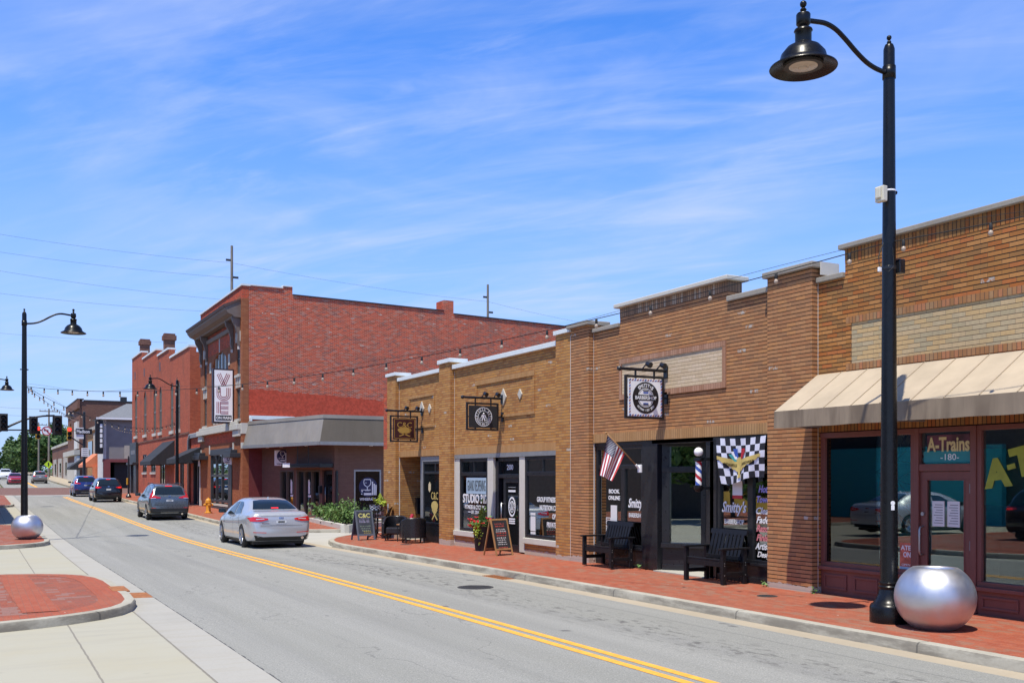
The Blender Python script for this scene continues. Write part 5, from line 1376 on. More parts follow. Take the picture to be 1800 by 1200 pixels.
def cp7(m):
    for i, (a, b, z) in enumerate(steps7):
        m.box(W - .08, W + .5, a + .05, b - (0 if i == 3 else .5), z + .001, z + .14)
parts('coping', M['white_metal'], b7, cp7)
part('end_wall', M['red_hall'], b7, lambda m: (m.box(W + .4, W + 30, 65.92, 66.3, -.3, 10.0)))
part('far_end_wall', M['red_hall'], b7, lambda m: (m.box(W + .4, W + 30, 92.5, 92.94, -.3, 12.0)))
part('roof', M['roof_grey'], b7, lambda m: m.box(W + .4, W + 30, 66.3, 92.5, 9.6, 9.7))
for yc, xw, z in ((92.2, 12.95, 14.0), (79.6, 12.95, 12.9)):
    part('chimney', M['umber_brick'], b7, lambda m: (m.box(xw - .38, xw + .38, yc - .34, yc + .34, 10, z - .5), m.box(xw - .48, xw + .48, yc - .42, yc + .42, z - .5, z - .15), m.box(xw - .40, xw + .40, yc - .34, yc + .34, z - .15, z)))
for a, b, z0, z1 in wins7:
    yc, hw = (a+b)/2, (a-b)/2
    def sp(m):
        for s in (-1, 1):
            pts = [(yc + s*hw, z1)] + [(yc + s*hw*math.cos(R(90*k/8)), z1 - hw + hw*math.sin(R(90*k/8))) for k in range(9)]
            m.prism(pts, 'x', W + .002, W + .2)
    part('arch_spandrel', M['red_hall'], b7, sp)
    wo7 = part('arched_window', plain('grey_sash', (.20, .19, .17), .6), b7, lambda m: (frame_rect(m, b, a, z0, z1, .09, -.10, -.04, W), m.box(W + .04, W + .09, yc - .05, yc + .05, z0, z1), m.box(W + .04, W + .09, b, a, z0 + 1.55, z0 + 1.68)))
    part('pane', M['glass_dusk'], wo7, lambda m: m.box(W + .075, W + .085, b, a, z0, z1))
    part('sill', M['stone_pale'], wo7, lambda m: m.box(W - .1, W + .1, b - .15, a + .15, z0 - .22, z0 - .003))
for y0, y1, z0, z1 in gw7:
    wo7 = part('window', M['charcoal'], b7, lambda m: (frame_rect(m, y0, y1, z0, z1, .10, -.10, -.03, W), m.box(W + .03, W + .09, (y0+y1)/2 - .05, (y0+y1)/2 + .05, z0, z1)))
    part('pane', M['glass_dark'], wo7, lambda m: m.box(W + .075, W + .085, y0, y1, z0, z1))
    part('sill', M['stone'], wo7, lambda m: m.box(W - .08, W + .1, y0 - .1, y1 + .1, z0 - .16, z0 - .003))
parts('vent', M['charcoal'], b7, lambda m: [m.box(W - .01, W + .02, y - .22, y + .22, z - .35, z + .3) for y, z in ((91.07, 10.7), (85.7, 10.5), (77.8, 10.2))])
part('belt_course', M['umber_brick'], b7, lambda m: m.box(W - .05, W - .002, 66.1, 92.7, 4.75, 4.87))
part('base_course', M['stone'], b7, lambda m: m.box(W - .04, W - .003, 65.95, 92.9, .0, .62))
part('awning', M['navy_canvas'], b7, awn(71.5, 76.4, 4.50, 3.05, 1.6, .25))
po = part('portal', M['charcoal'], b7, lambda m: (m.box(W - .22, W - .003, 89.0, 92.9, 3.2, 4.9), m.box(W - .5, W - .003, 88.9, 92.95, 3.0, 3.2), m.box(W - .2, W - .003, 89.0, 89.5, .2, 3.0), m.box(W - .2, W - .003, 92.3, 92.9, .2, 3.0)), bevel=.02)
part('door', M['black'], po, lambda m: m.box(W - .05, W - .004, 89.5, 92.3, .2, 3.0))
part('sign_mark', plain('dim_sign_letters', (.22, .23, .25), .6), po, lambda m: [m.box(W - .235, W - .222, 89.6 + .5*i, 89.9 + .5*i, 3.9, 4.25) for i in range(5)])

# ------------------------------------------------------------------ 8  shops beyond the crossing
b8 = thing('grey_shop', 'two storey grey painted shop with hipped shingle roof beyond the crossing', 'building', (12.4, 124, .8))
G = gz(125)
part('front_wall', M['white_stucco'], b8, lambda m: (m.box(12.4, 12.7, 119.5, 125.5, G, 8.6)))
part('side_wall', M['grey_stucco'], b8, lambda m: (m.box(12.7, 28, 119.5, 119.8, 3.9, 8.7)))
part('side_panel', M['beige_panel'], b8, lambda m: m.box(14.6, 17.3, 119.4, 119.49, 4.0, 5.5))
part('roof', M['roof_grey'], b8, lambda m: m.add([(11.7, 118.9, 8.5), (28, 118.9, 8.5), (28, 126.5, 8.5), (11.7, 126.5, 8.5), (15.2, 122.5, 10.4), (26, 122.5, 10.4)], [(0,1,5,4), (1,2,5), (2,3,4,5), (3,0,4), (0,3,2,1)]))
part('gutter', M['white'], b8, lambda m: m.box(11.6, 28, 118.8, 118.9, 8.35, 8.55))
part('ground_floor', M['black_matte'], b8, lambda m: m.box(13.6, 28, 119.9, 125, G, 3.9))
parts('pillar', plain('maroon_pillar', (.20, .05, .05), .6), b8, lambda m: (m.box(12.4, 13.1, 119.2, 119.9, G - .3, 3.6), m.box(12.3, 28, 119.2, 119.5, 3.6, 3.95), m.box(19.0, 19.6, 119.2, 119.8, G - .3, 3.6)))
sg = thing('blade_sign', 'tall black vertical blade sign with pale letters on the grey painted shop', 'sign', (12.1, 119.2, 4.5))
part('board', M['black'], sg, lambda m: m.box(11.5, 12.35, 119.0, 119.3, 4.5, 8.3), bevel=.1)
m = MB().frame((0, 118.99, 0), (1, 0, 0), (0, 0, 1))
for i in range(5): m.box(12.0, 12.25, 5.2 + i*.55, 5.62 + i*.55, 0, .02)
m.build('lettering', M['white'], sg)
b9 = thing('small_shop', 'small beige shop with orange awning beyond the crossing', 'building', (12.6, 132, 1))
part('front_wall', M['ochre_brick'], b9, lambda m: (m.box(12.6, 12.9, 125.6, 140, .7, 7.6), m.box(12.9, 28, 125.6, 126, .7, 7.6)))
part('side_panel', M['beige_panel'], b9, lambda m: m.box(12.5, 12.59, 126.2, 131.5, 3.6, 7.2))
parts('window', M['glass_dark'], b9, lambda m: (m.box(12.5, 12.59, 127.5, 130.5, 1.2, 3.2), m.box(12.5, 12.59, 133, 138, 4.4, 6.4)))
part('awning', M['orange_canvas'], b9, awn(126.0, 133.5, 4.8, 3.4, 1.6, .3, 12.6))
part('orange_post', M['orange_canvas'], b9, lambda m: m.box(11.9, 12.59, 125.7, 126.3, .8, 3.2))
part('cornice', M['beige_panel'], b9, lambda m: m.box(12.3, 13.0, 125.6, 140, 7.6, 8.0))
b10 = thing('brick_building', 'dark brown two storey brick corner building beyond the crossing with pale ground floor', 'building', (12.4, 160, 1.3))
wall('wall', 146, 166, 1, 12.2, [(148 + 6*i, 150 + 6*i, 7.2, 9.8) for i in range(3)], 12.2, 12.6, M['umber_brick'], b10)
part('side_wall', M['umber_brick'], b10, lambda m: m.box(12.61, 34, 146, 146.5, 1, 12.2))
part('cornice', M['umber_brick'], b10, lambda m: m.box(11.9, 12.19, 145.8, 166, 11.2, 12.4))
part('coping', M['charcoal'], b10, lambda m: (m.box(11.85, 12.7, 145.8, 166, 12.4, 12.5), m.box(12.7, 34, 145.9, 146.6, 12.2, 12.35)))
part('chimney', M['charcoal'], b10, lambda m: m.box(17.5, 18.3, 147, 147.8, 12, 13.0))
part('pane', M['glass_grey'], b10, lambda m: m.box(12.5, 12.51, 147, 165, 7, 10))
parts('painted_bay', M['white_stucco'], b10, lambda m: (m.box(11.95, 12.19, 147, 152, 5.8, 9.5), m.box(11.8, 12.18, 146, 149.5, 1, 4.8)))
part('ledge', M['stone'], b10, lambda m: m.box(11.5, 12.19, 145.9, 166, 4.9, 5.6))
parts('shopfront', M['stone'], b10, lambda m: (m.box(12.0, 12.18, 150, 165, 1, 4.0)))
part('awning', M['navy_canvas'], b10, awn(141, 145.8, 4.3, 3.2, 1.6, .3, 12.2))
b11 = thing('brick_building', 'low row of weathered brick shops farthest along the right side', 'building', (12.6, 190, 1.8))
part('wall', M['umber_brick'], b11, lambda m: (m.box(12.4, 30, 166.2, 205, 1, 7.0)))
part('coping', M['stone'], b11, lambda m: m.box(12.2, 13, 166.2, 205, 7.0, 7.4))
parts('shopfront', M['beige_panel'], b11, lambda m: [m.box(12.25, 12.39, 168 + 12*i, 176 + 12*i, 1.5, 5.0) for i in range(3)])
parts('window', M['glass_dark'], b11, lambda m: [m.box(12.2, 12.249, 169 + 12*i, 171.5 + 12*i, 2.2, 4.2) for i in range(3)])

# ------------------------------------------------------------------ 9  the other side of the street: only the shop windows and its shade show it
b12 = thing('brick_building', 'dark building with an ochre painted end wall across the street from the hall', 'building', (-4, 56, 0))
wall('wall', 46.5, 66, -.3, 8.2, [(48 + 4.2*i, 50.4 + 4.2*i, .8, 3.2) for i in range(4)] + [(48 + 4.2*i, 49.8 + 4.2*i, 5, 7) for i in range(4)], -1.5, -1.1, M['grey_dark'], b12)
part('side_wall', M['ochre_mural'], b12, lambda m: (m.box(-34, -9.5, 46.5, 46.9, -.3, 5.0), m.box(-16, -1.5, 65.6, 66, -.3, 8.2)))
part('side_wall', M['grey_dark'], b12, lambda m: m.box(-9.5, -1.5, 46.5, 46.9, -.3, 8.2))
part('roof', M['roof_grey'], b12, lambda m: m.box(-16, -1.5, 46.9, 65.6, 7.8, 7.9))
part('pane', M['glass_dark'], b12, lambda m: m.box(-1.45, -1.44, 47, 65.5, .5, 7.3))
b13 = thing('brick_building', 'dark building with an added low turquoise wall behind the lot across the street', 'building', (-15, 24, 0))
part('low_wall', M['teal_mural'], b13, lambda m: m.box(-15.3, -15, 28, 41, -.2, 3.4))  # unseen wall added so the awning shop's glass mirrors turquoise
part('wall', M['grey_dark'], b13, lambda m: m.box(-15.9, -15.5, 4, 41, -.2, 6.5))
part('roof', M['roof_grey'], b13, lambda m: m.box(-28, -15.9, 4, 41, 4.6, 4.7))
# ------------------------------------------------------------------ cloth-like grids with several colours in one sheet
def cloth(name, P, nu, nv, colour, mats, parent=None, smooth=True):
    vs = [P(i / nu, j / nv) for i in range(nu + 1) for j in range(nv + 1)]
    fs, mi = [], []
    for i in range(nu):
        for j in range(nv):
            a = i * (nv + 1) + j; fs.append((a, a + nv + 1, a + nv + 2, a + 1)); mi.append(colour(i, j))
    me = bpy.data.meshes.new(name); me.from_pydata([tuple(v) for v in vs], [], fs)
    for q in mats: me.materials.append(q)
    for p, k in zip(me.polygons, mi): p.material_index = k; p.use_smooth = smooth
    o = bpy.data.objects.new(name, me); COL.objects.link(o)
    if parent is not None: attach(o, parent)
    return o

# ------------------------------------------------------------------ street lamps
lamp = thing('street_lamp', 'tall black street lamp before the cream awning, beside the largest looking silver sphere', 'street lamp', (0, 0, 0), 0, 'black street lamps with bell shades')
part('base', M['black_gloss'], lamp, lambda m: m.lathe([(.235, 0), (.24, .02), (.24, .20), (.225, .235), (.20, .25), (.165, .30), (.135, .37), (.122, .43), (.13, .445), (.135, .465), (.122, .48), (.128, .50), (.132, .515), (.112, .53)], (0,0,0), 32), auto=40)
part('pole', M['black_gloss'], lamp, lambda m: m.lathe([(.110, .50), (.108, 1.2), (.088, 4.2), (.072, 7.0), (.070, 7.38), (.058, 7.42), (.05, 7.44), (.02, 7.46)], (0,0,0), 28), auto=40)
def ringf(m):
    for z in (5.55,):
        for s in (-1, 1): m.lathe([(.018, 0), (.018, .035), (.026, .036), (.026, .05)], (s*.078 if s > 0 else -.078 - .05, 0, z), 10, 'x')
        m.lathe([(.084, z - .012), (.084, z + .012)], (0, 0, 0), 20)
part('collar', M['black'], lamp, ringf)
part('finial', M['black_gloss'], lamp, lambda m: (m.lathe([(.02, 7.45), (.03, 7.47), (.014, 7.50)], (0,0,0), 14), m.ball((0,0,7.53), .032)), smooth=True)
AL = 1.49
def armf(m):
    m.lathe([(.083, 7.0), (.083, 7.16)], (0,0,0), 20)
    ks = [(0.07, 7.07), (.25, 7.09), (.42, 7.14), (.60, 7.235), (.78, 7.35), (.95, 7.44), (1.12, 7.475), (1.30, 7.46), (AL - .03, 7.44)]
    pts = []
    for i in range(len(ks) - 1):
        p0, p1, p2, p3 = ks[max(0, i-1)], ks[i], ks[i+1], ks[min(len(ks)-1, i+2)]
        for k in range(5):
            t = k / 5
            f = lambda a, b, c, d: .5*((2*b) + (c-a)*t + (2*a-5*b+4*c-d)*t*t + (3*b-a-3*c+d)*t**3)
            pts.append((-f(p0[0],p1[0],p2[0],p3[0]), 0, f(p0[1],p1[1],p2[1],p3[1])))
    pts.append((-ks[-1][0], 0, ks[-1][1]))
    m.tube(pts, .030, 12)
part('arm', M['black_gloss'], lamp, armf, smooth=True)
sh = part('lamp_shade', M['black_gloss'], lamp, lambda m: m.lathe([(.01, 7.60), (.04, 7.56), (.02, 7.53), (.075, 7.515), (.085, 7.50), (.085, 7.385), (.07, 7.37), (.05, 7.345), (.085, 7.335), (.105, 7.32), (.112, 7.30), (.098, 7.285), (.098, 7.16), (.12, 7.145), (.20, 7.10), (.265, 7.02), (.285, 6.945), (.295, 6.925), (.40, 6.865), (.405, 6.85), (.398, 6.842), (.30, 6.89), (.26, 6.90), (.01, 6.905)], (-AL, 0, 0), 40), auto=45)
part('finial_ball', M['black_gloss'], sh, lambda m: m.ball((-AL, 0, 7.63), .042), smooth=True)
part('lens', M['lamp_lens'], sh, lambda m: m.lathe([(.19, 6.895), (.195, 6.875), (.15, 6.862), (.06, 6.855), (.055, 6.845), (.01, 6.842)], (-AL, 0, 0), 32), auto=40)
part('lens_ring', M['lamp_under'], sh, lambda m: m.lathe([(.197, 6.90), (.235, 6.895), (.23, 6.865), (.20, 6.868)], (-AL, 0, 0), 32), auto=40)
GL = 'black street lamps with bell shades'
LAMPS = {'mid': dup(lamp, (10.3, 60.6, gz(60.6) + .12), 0, 'black street lamp standing before the awnings of the red brick hall', GL),
         'left': dup(lamp, (1.37, 36.6, gz(36.6) + .12), math.pi, 'black street lamp on the left, behind the farther silver sphere', GL),
         'far': dup(lamp, (.05, 66.0, gz(66) + .12), math.pi, 'small distant street lamp whose head pokes in at the left edge', GL)}
lamp.location = (10.36, 9.01, .12)
# silver sphere planters at the lamp feet
ball = thing('sphere_planter', 'large shiny silver sphere planter next to the nearest lamp post', 'planter', (0, 0, 0), 0, 'silver sphere planters')
def ballf(m):
    pr = []
    for i in range(25):
        a = R(-64 + (64 + 56) * i / 24)
        pr.append((.475 * math.cos(a) ** .96, .385 + .435 * math.sin(a)))
    pr = [(p[0], p[1] - pr[0][1]) for p in pr]
    top = pr[-1]
    pr += [(top[0] - .012, top[1] + .006), (top[0] - .03, top[1]), (top[0] - .045, top[1] - .02), (top[0] - .03, top[1] - .12), (.02, top[1] - .14)]
    m.lathe(pr, (0, 0, 0), 64)
part('shell', M['silver'], ball, ballf, auto=50)
part('inner_floor', M['silver'], ball, lambda m: m.lathe([(.22, .57), (.01, .58)], (0,0,0), 24))
GB = 'silver sphere planters'
dup(ball, (1.42, 35.7, gz(35.7) + .124), 0, 'smaller looking silver sphere planter at the foot of the left lamp', GB)
dup(ball, (.62, 66.2, gz(66.2) + .124), 0, 'distant silver sphere planter cut off by the left edge of the view', GB)
ball.location = (10.42, 8.36, .122)
# equipment on the near lamp
sb = thing('sensor_box', 'small cream plastic sensor box on the near lamp post', 'sensor box', (10.2, 9.0, 5.5))
part('housing', M['sensor'], sb, lambda m: m.box(10.13, 10.21, 8.90, 9.04, 5.50, 5.70), bevel=.012)
part('cover', M['sensor'], sb, lambda m: m.box(10.10, 10.13, 8.93, 9.01, 5.54, 5.68), bevel=.01)
part('bracket', M['black'], sb, lambda m: m.box(10.212, 10.29, 8.985, 9.035, 5.60, 5.70), bevel=.008)
part('strap', M['white'], sb, lambda m: m.lathe([(.082, 5.66), (.086, 5.665), (.086, 5.68), (.082, 5.685)], (10.36, 9.01, 0), 24))
ob = thing('outlet_box', 'small black outlet box strapped to the near lamp post by the bulb string', 'outlet box', (10.47, 9.0, 4.7))
part('housing', M['black'], ob, lambda m: m.box(10.455, 10.56, 8.92, 9.02, 4.62, 4.80), bevel=.01)
part('strap', M['black'], ob, lambda m: m.lathe([(.088, 4.66), (.093, 4.665), (.093, 4.70), (.088, 4.705)], (10.36, 9.01, 0), 24))
st = MB(); d_ = Vector((-.42, -.9, 0)).normalized()
st.frame((10.36 + d_.x*.108, 9.01 + d_.y*.108, 1.62), (-d_.y*-1*-1, d_.x, 0) if False else (.9, -.42, 0), (0, 0, 1)); disc(st, 0, .04, 0, .028, 0, .004); st.box(-.022, .022, -.05, .012, 0, .004)
tag(st.build('sticker', M['white_vinyl']), 'small round white sticker on the near lamp post', 'sticker')

# ------------------------------------------------------------------ bulb strings zigzagging over the street
def bulbs(name, label, a, b, sag, n, group, first=0.03, loop=False):
    a, b = Vector(a), Vector(b)
    r = thing(name, label, 'string lights', tuple(a), 0, group)
    def P(t):
        p = a.lerp(b, t); p.z -= sag * 4 * t * (1 - t); return p
    part('cable', M['wire'], r, lambda m: m.tube([P(i / 60) for i in range(61)], .007, 5))
    part('guy_wire', M['wire'], r, lambda m: m.tube([P(i / 60) + Vector((0, 0, .045 + .05 * math.sin(i*.35))) for i in range(61)], .003, 4))
    sock = MB(); sock.lathe([(.012, 0), (.02, -.012), (.022, -.075), (.018, -.082)], (0,0,0), 10)
    bul = MB(); bul.lathe([(.012, -.080), (.022, -.092), (.029, -.112), (.029, -.128), (.019, -.148), (.004, -.154)], (0,0,0), 12)
    s0 = b0 = None
    for i in range(n):
        t = first + (1 - 2*first) * i / (n - 1); p = P(t)
        if s0 is None:
            s0 = sock.build('socket', M['black_matte'], None, smooth=True); b0 = bul.build('bulb', M['bulb'], None, smooth=True); s, q = s0, b0
        else:
            s = s0.copy(); q = b0.copy(); COL.objects.link(s); COL.objects.link(q)
        s.location = p; attach(s, r); q.location = (0, 0, 0); q.parent = s; q.matrix_parent_inverse = Matrix.Identity(4)
    return r
GS = 'bulb strings over the street'
bulbs('string_lights', 'long bulb string slanting from the near lamp past the red wall to the left lamp', (10.36, 8.95, 5.02), (1.37, 36.6, 4.98), .82, 27, GS, .02)
bulbs('string_lights', 'bulb string rising to the right edge over the cream awning shop', (10.36, 9.07, 5.02), (11.9, -4.0, 5.75), .30, 12, GS, .02)
bulbs('string_lights', 'bulb string from the left lamp towards the tall red brick building', (1.37, 36.6, 5.0), (10.3, 60.6, 5.1), .75, 22, GS, .03)
bulbs('string_lights', 'bulb string running low across the front of the red brick hall', (10.3, 60.6, 5.2), (10.3, 92.0, 6.3), .5, 22, GS, .03)
bulbs('string_lights', 'bulb string dropping from the left lamp towards the crossing', (1.37, 36.7, 5.02), (8.6, 104, 7.4), .2, 22, GS, .03)
tail = MB(); tail.tube([(10.20, 8.96, 4.98), (10.09, 8.94, 4.8), (10.08, 8.92, 4.66)], .006, 5); tail.tube([(10.08, 8.92, 4.66), (10.20, 8.88, 4.60), (10.30, 8.88, 4.68), (10.30, 8.90, 4.92)], .004, 5)
tg = thing('cable_plug', 'loose cable tail with white plug hanging from the near lamp post', 'cable plug', (10.22, 8.9, 4.7))
attach(tail.build('cable', M['wire']), tg)
part('plug', M['white'], tg, lambda m: m.box(10.055, 10.105, 8.90, 8.93, 4.59, 4.65), bevel=.008)

# ------------------------------------------------------------------ hanging signs, square to the shop fronts
def hang_sign(label, Y, rod0, rod1, fr, bd, board_mat, art, th=.05, X=12.0):
    xo, zr = atY(rod0[0], rod0[1], Y)
    fx0, fz1 = atY(fr[0], fr[1], Y); fx1, fz0 = atY(fr[2], fr[3], Y)
    bx0, bz1 = atY(bd[0], bd[1], Y); bx1, bz0 = atY(bd[2], bd[3], Y)
    r = thing('hanging_sign', label, 'shop sign', (X, Y, fz0))
    part('bracket', M['black'], r, lambda m: (m.tube([(xo, Y, zr), (X, Y, zr)], .032, 10), m.ball((xo, Y, zr), .05), m.box(X - .04, X, Y - .06, Y + .06, zr - .14, zr + .10),
        m.box(fx1, X, Y - .012, Y + .012, (fz0+fz1)/2 - .015, (fz0+fz1)/2 + .015), m.box(X - .03, X, Y - .05, Y + .05, (fz0+fz1)/2 - .12, (fz0+fz1)/2 + .12)))
    def frm(m):
        w_ = .045
        m.box(fx0, fx1, Y - .02, Y + .02, fz1 - w_, fz1); m.box(fx0, fx1, Y - .02, Y + .02, fz0, fz0 + w_)
        m.box(fx0, fx0 + w_, Y - .02, Y + .02, fz0 + w_, fz1 - w_); m.box(fx1 - w_, fx1, Y - .02, Y + .02, fz0 + w_, fz1 - w_)
        for t in (.22, .78):
            x = bx0 + (bx1 - bx0) * t
            m.box(x - .015, x + .015, Y - .015, Y + .015, bz1, zr); m.box(x - .015, x + .015, Y - .015, Y + .015, fz0 + w_, bz0)
        m.box(fx0 + w_, bx0, Y - .012, Y + .012, (bz0+bz1)/2 - .012, (bz0+bz1)/2 + .012); m.box(bx1, fx1 - w_, Y - .012, Y + .012, (bz0+bz1)/2 - .012, (bz0+bz1)/2 + .012)
    part('frame', M['black'], r, frm)
    parts('spotlight', M['black'], r, lambda m: [(m.tube([(x, Y - .02, zr), (x + .02, Y - .16, zr + .10)], .014, 6), m.tube([(x + .02, Y - .16, zr + .10), (x + .04, Y - .26, zr + .06)], [.045, .06], 10)) for x in (xo + (X-xo)*.45, xo + (X-xo)*.75)])
    b = part('board', board_mat, r, lambda m: m.box(bx0, bx1, Y - th/2, Y + th/2, bz0, bz1), bevel=.006)
    art(b, (bx0+bx1)/2, (bz0+bz1)/2, bx1-bx0, bz1-bz0, ((0, Y - th/2 - .001, 0), (1, 0, 0), (0, 0, 1)))
    return r
def art_smitty(b, cx, cy, w_, h_, fr):
    r = min(w_, h_) * .40
    m = MB().frame(*fr); disc(m, cx, cy, 0, r*1.06, 0, .003); m.build('logo_disc', M['black'], b)
    m = MB().frame(*fr); disc(m, cx, cy, r*.60, r*.64, .003, .005); disc(m, cx, cy, 0, r*.56, .003, .006)
    m.build('logo_ring', M['white_vinyl'], b)
    m = MB().frame(*fr); m.box(cx - r*.95, cx + r*.95, cy - r*.19, cy + r*.19, .006, .009); m.build('logo_band', M['black'], b)
    m = MB().frame(*fr)
    text(m, 'BARBERSHOP', cx, cy, w=r*1.72, h=r*.24, bold=.02, z=.009); arc_text(m, "SMITTY'S", cx, cy, r*.83, r*.24, 90, 78, .003, bold=.03, wid=.75); arc_text(m, 'ON MAIN | EST 2020', cx, cy, r*.83, r*.15, 270, 96, .003, True)
    m.build('lettering', M['white_vinyl'], b)
    m = MB().frame(*fr)
    for s in (1, -1): m.box(cx - r*.2, cx + r*.2, cy + s*r*.36 - r*.07, cy + s*r*.36 + r*.02, .006, .009)
    m.build('logo_pole', M['blue_vinyl'], b)
    m = MB().frame(*fr)
    for s in (1, -1): m.box(cx - r*.22, cx + r*.22, cy + s*r*.46 - r*.03, cy + s*r*.46 + r*.05, .006, .010)
    split_build(m, 'logo_cap', M['charcoal'], b)
    for k, mt in enumerate(('blue_vinyl', 'dkred_vinyl')):
        m = MB().frame(*fr); n = 13; s = .032
        for i in range(n):
            if i % 2 != k: continue
            for sgn in (-1, 1):
                x = cx - w_/2 + w_*(i + .5)/n; y = cy + sgn*(h_/2 - .022)
                m.add([(x - s*.9, y - .016, 0), (x + s*.1, y - .016, 0), (x + s*.9, y + .016, 0), (x - s*.1, y + .016, 0), (x - s*.9, y - .016, .003), (x + s*.1, y - .016, .003), (x + s*.9, y + .016, .003), (x - s*.1, y + .016, .003)], [(4,5,6,7),(0,1,5,4),(2,3,7,6)])
                x = cx + sgn*(w_/2 - .022); y = cy - h_/2 + h_*(i + .5)/n
                m.add([(x - .016, y - s*.9, 0), (x + .016, y - s*.1, 0), (x + .016, y + s*.9, 0), (x - .016, y + s*.1, 0), (x - .016, y - s*.9, .003), (x + .016, y - s*.1, .003), (x + .016, y + s*.9, .003), (x - .016, y + s*.1, .003)], [(4,5,6,7)])
        m.build('striped_border', M[mt], b)
def art_studio(b, cx, cy, w_, h_, fr):
    r = h_ * .43
    m = MB().frame(*fr); disc(m, cx, cy, r*.94, r, 0, .003); disc(m, cx, cy, r*.60, r*.64, 0, .003)
    arc_text(m, 'STUDIO 317', cx, cy, r*.79, r*.22, 90, 170, bold=.02); arc_text(m, 'Fitness and Cycling', cx, cy, r*.79, r*.17, 270, 160, 0, True)
    m.ball((cx, cy + r*.34, .01), r*.09, 10, 6, 1); m.add([(cx - r*.16, cy + r*.24, 0), (cx + r*.16, cy + r*.24, 0), (cx + r*.1, cy - r*.12, 0), (cx - r*.1, cy - r*.12, 0)], [(0,1,2,3)])
    for s in (-1, 1):
        m.add([(cx + s*r*.16, cy + r*.24, 0), (cx + s*r*.30, cy, 0), (cx + s*r*.22, cy - r*.04, 0), (cx + s*r*.10, cy + r*.10, 0)], [(0,1,2,3)])
        m.add([(cx + s*r*.02, cy - r*.1, 0), (cx + s*r*.1, cy - r*.1, 0), (cx + s*r*.2, cy - r*.45, 0), (cx + s*r*.12, cy - r*.45, 0)], [(0,1,2,3)])
        disc(m, cx + s*r*.28, cy - r*.22, r*.12, r*.16, 0, .003)
    m.build('logo', M['white_vinyl'], b)
def art_cc(b, cx, cy, w_, h_, fr):
    m = MB().frame(*fr); text(m, 'C&C', cx, cy + h_*.18, w=w_*.66, h=h_*.25, bold=.0)
    m.build('lettering', M['gold'], b)
    m = MB().frame(*fr)
    disc(m, cx, cy - h_*.06, 0, w_*.31, 0, .003, ry=.38); m.box(cx - w_*.05, cx + w_*.05, cy - h_*.20, cy - h_*.10, .003, .005)
    for s in (-1, 1): m.add([(cx - s*w_*.26, cy - h_*.33, 0), (cx - s*w_*.22, cy - h_*.36, 0), (cx + s*w_*.26, cy - h_*.17, 0), (cx + s*w_*.22, cy - h_*.14, 0)], [(0,1,2,3)])
    x0, x1, y0, y1 = cx - w_*.46, cx + w_*.46, cy - h_*.46, cy + h_*.46; t = .012
    m.box(x0, x1, y1 - t, y1, 0, .002); m.box(x0, x1, y0, y0 + t, 0, .002); m.box(x0, x0 + t, y0, y1, 0, .002); m.box(x1 - t, x1, y0, y1, 0, .002)
    m.build('emblem', M['gold'], b)
YS1 = atX(1172, 655)[0]; YS2 = atX(884, 703)[0]; YS3 = atX(743, 722)[0]
hang_sign("white square barbershop sign with black round logo and striped border, hung on a black bracket", YS1, (1089, 647), (1175, 655), (1098, 658, 1166.5, 737), (1104, 664.5, 1162.5, 733), M['white'], art_smitty)
hang_sign('black rectangular fitness studio sign with white ring logo hung on a black bracket', YS2, (813, 697.5), (884, 703), (819.5, 706.5, 876, 757), (824.5, 712, 873.5, 752.5), M['black_matte'], art_studio)
hang_sign('dark red cigar shop sign with gold letters hung on a black bracket', YS3, (680, 721), (743, 724), (685.5, 729.5, 734.5, 777), (691, 734, 730, 772.5), M['wine'], art_cc)

# tall white vertical sign on the tall brick building
YV = 53.5
vx0, vz1 = atY(374.5, 647, YV); vx1, vz0 = atY(411, 744, YV)
vu = thing('blade_sign', 'tall white vertical sign reading VUE ON MAIN on the tall brick building', 'sign', (12, YV, vz0))
part('case', plain('dark_purple_case', (.030, .014, .022), .5), vu, lambda m: m.box(vx0, vx1, YV, YV + .38, vz0, vz1), bevel=.01)
vf = part('face', plain('bright_sign_white', (.93,.93,.94), .45, var=.02), vu, lambda m: m.box(vx0 + .07, vx1 - .07, YV - .012, YV, vz0 + .09, vz1 - .08))
part('bracket', M['black'], vu, lambda m: (m.box(vx1, 12.0, YV + .14, YV + .22, vz1 - .6, vz1 - .5), m.box(vx1, 12.0, YV + .14, YV + .22, vz0 + .4, vz0 + .5)))
FR = ((0, YV - .013, 0), (1, 0, 0), (0, 0, 1)); vw, vh = vx1 - vx0, vz1 - vz0; vcx = (vx0 + vx1)/2
def strokes(m, pts, offs, t):
    """parallel stripes following a polyline"""
    for o in offs:
        q = offset_path(pts, o); k = len(q)
        a = offset_path(q, t/2); b2 = offset_path(q, -t/2)
        m.add([(x, y, .003) for x, y in a] + [(x, y, .003) for x, y in b2], [(i, i+1, k+i+1, k+i) for i in range(k-1)])
m = MB().frame(*FR); t_ = vw*.036; of = (-vw*.080, 0, vw*.080)
zc_ = vz0 + vh*.80; hh = vh*.105; ww = vw*.235
strokes(m, [(vcx - ww, zc_ + hh), (vcx - ww*.5, zc_), (vcx - .0, zc_ - hh)], of, t_); strokes(m, [(vcx + .0, zc_ - hh), (vcx + ww*.5, zc_), (vcx + ww, zc_ + hh)], of, t_)
zc_ = vz0 + vh*.545
strokes(m, [(vcx - ww, zc_ + hh), (vcx - ww, zc_ - hh*.3)] + [(vcx - ww*math.cos(R(180*k/10)), zc_ - hh*.3 - hh*.6*math.sin(R(180*k/10))) for k in range(1, 10)] + [(vcx + ww, zc_ - hh*.3), (vcx + ww, zc_ + hh)], of, t_)
zc_ = vz0 + vh*.285
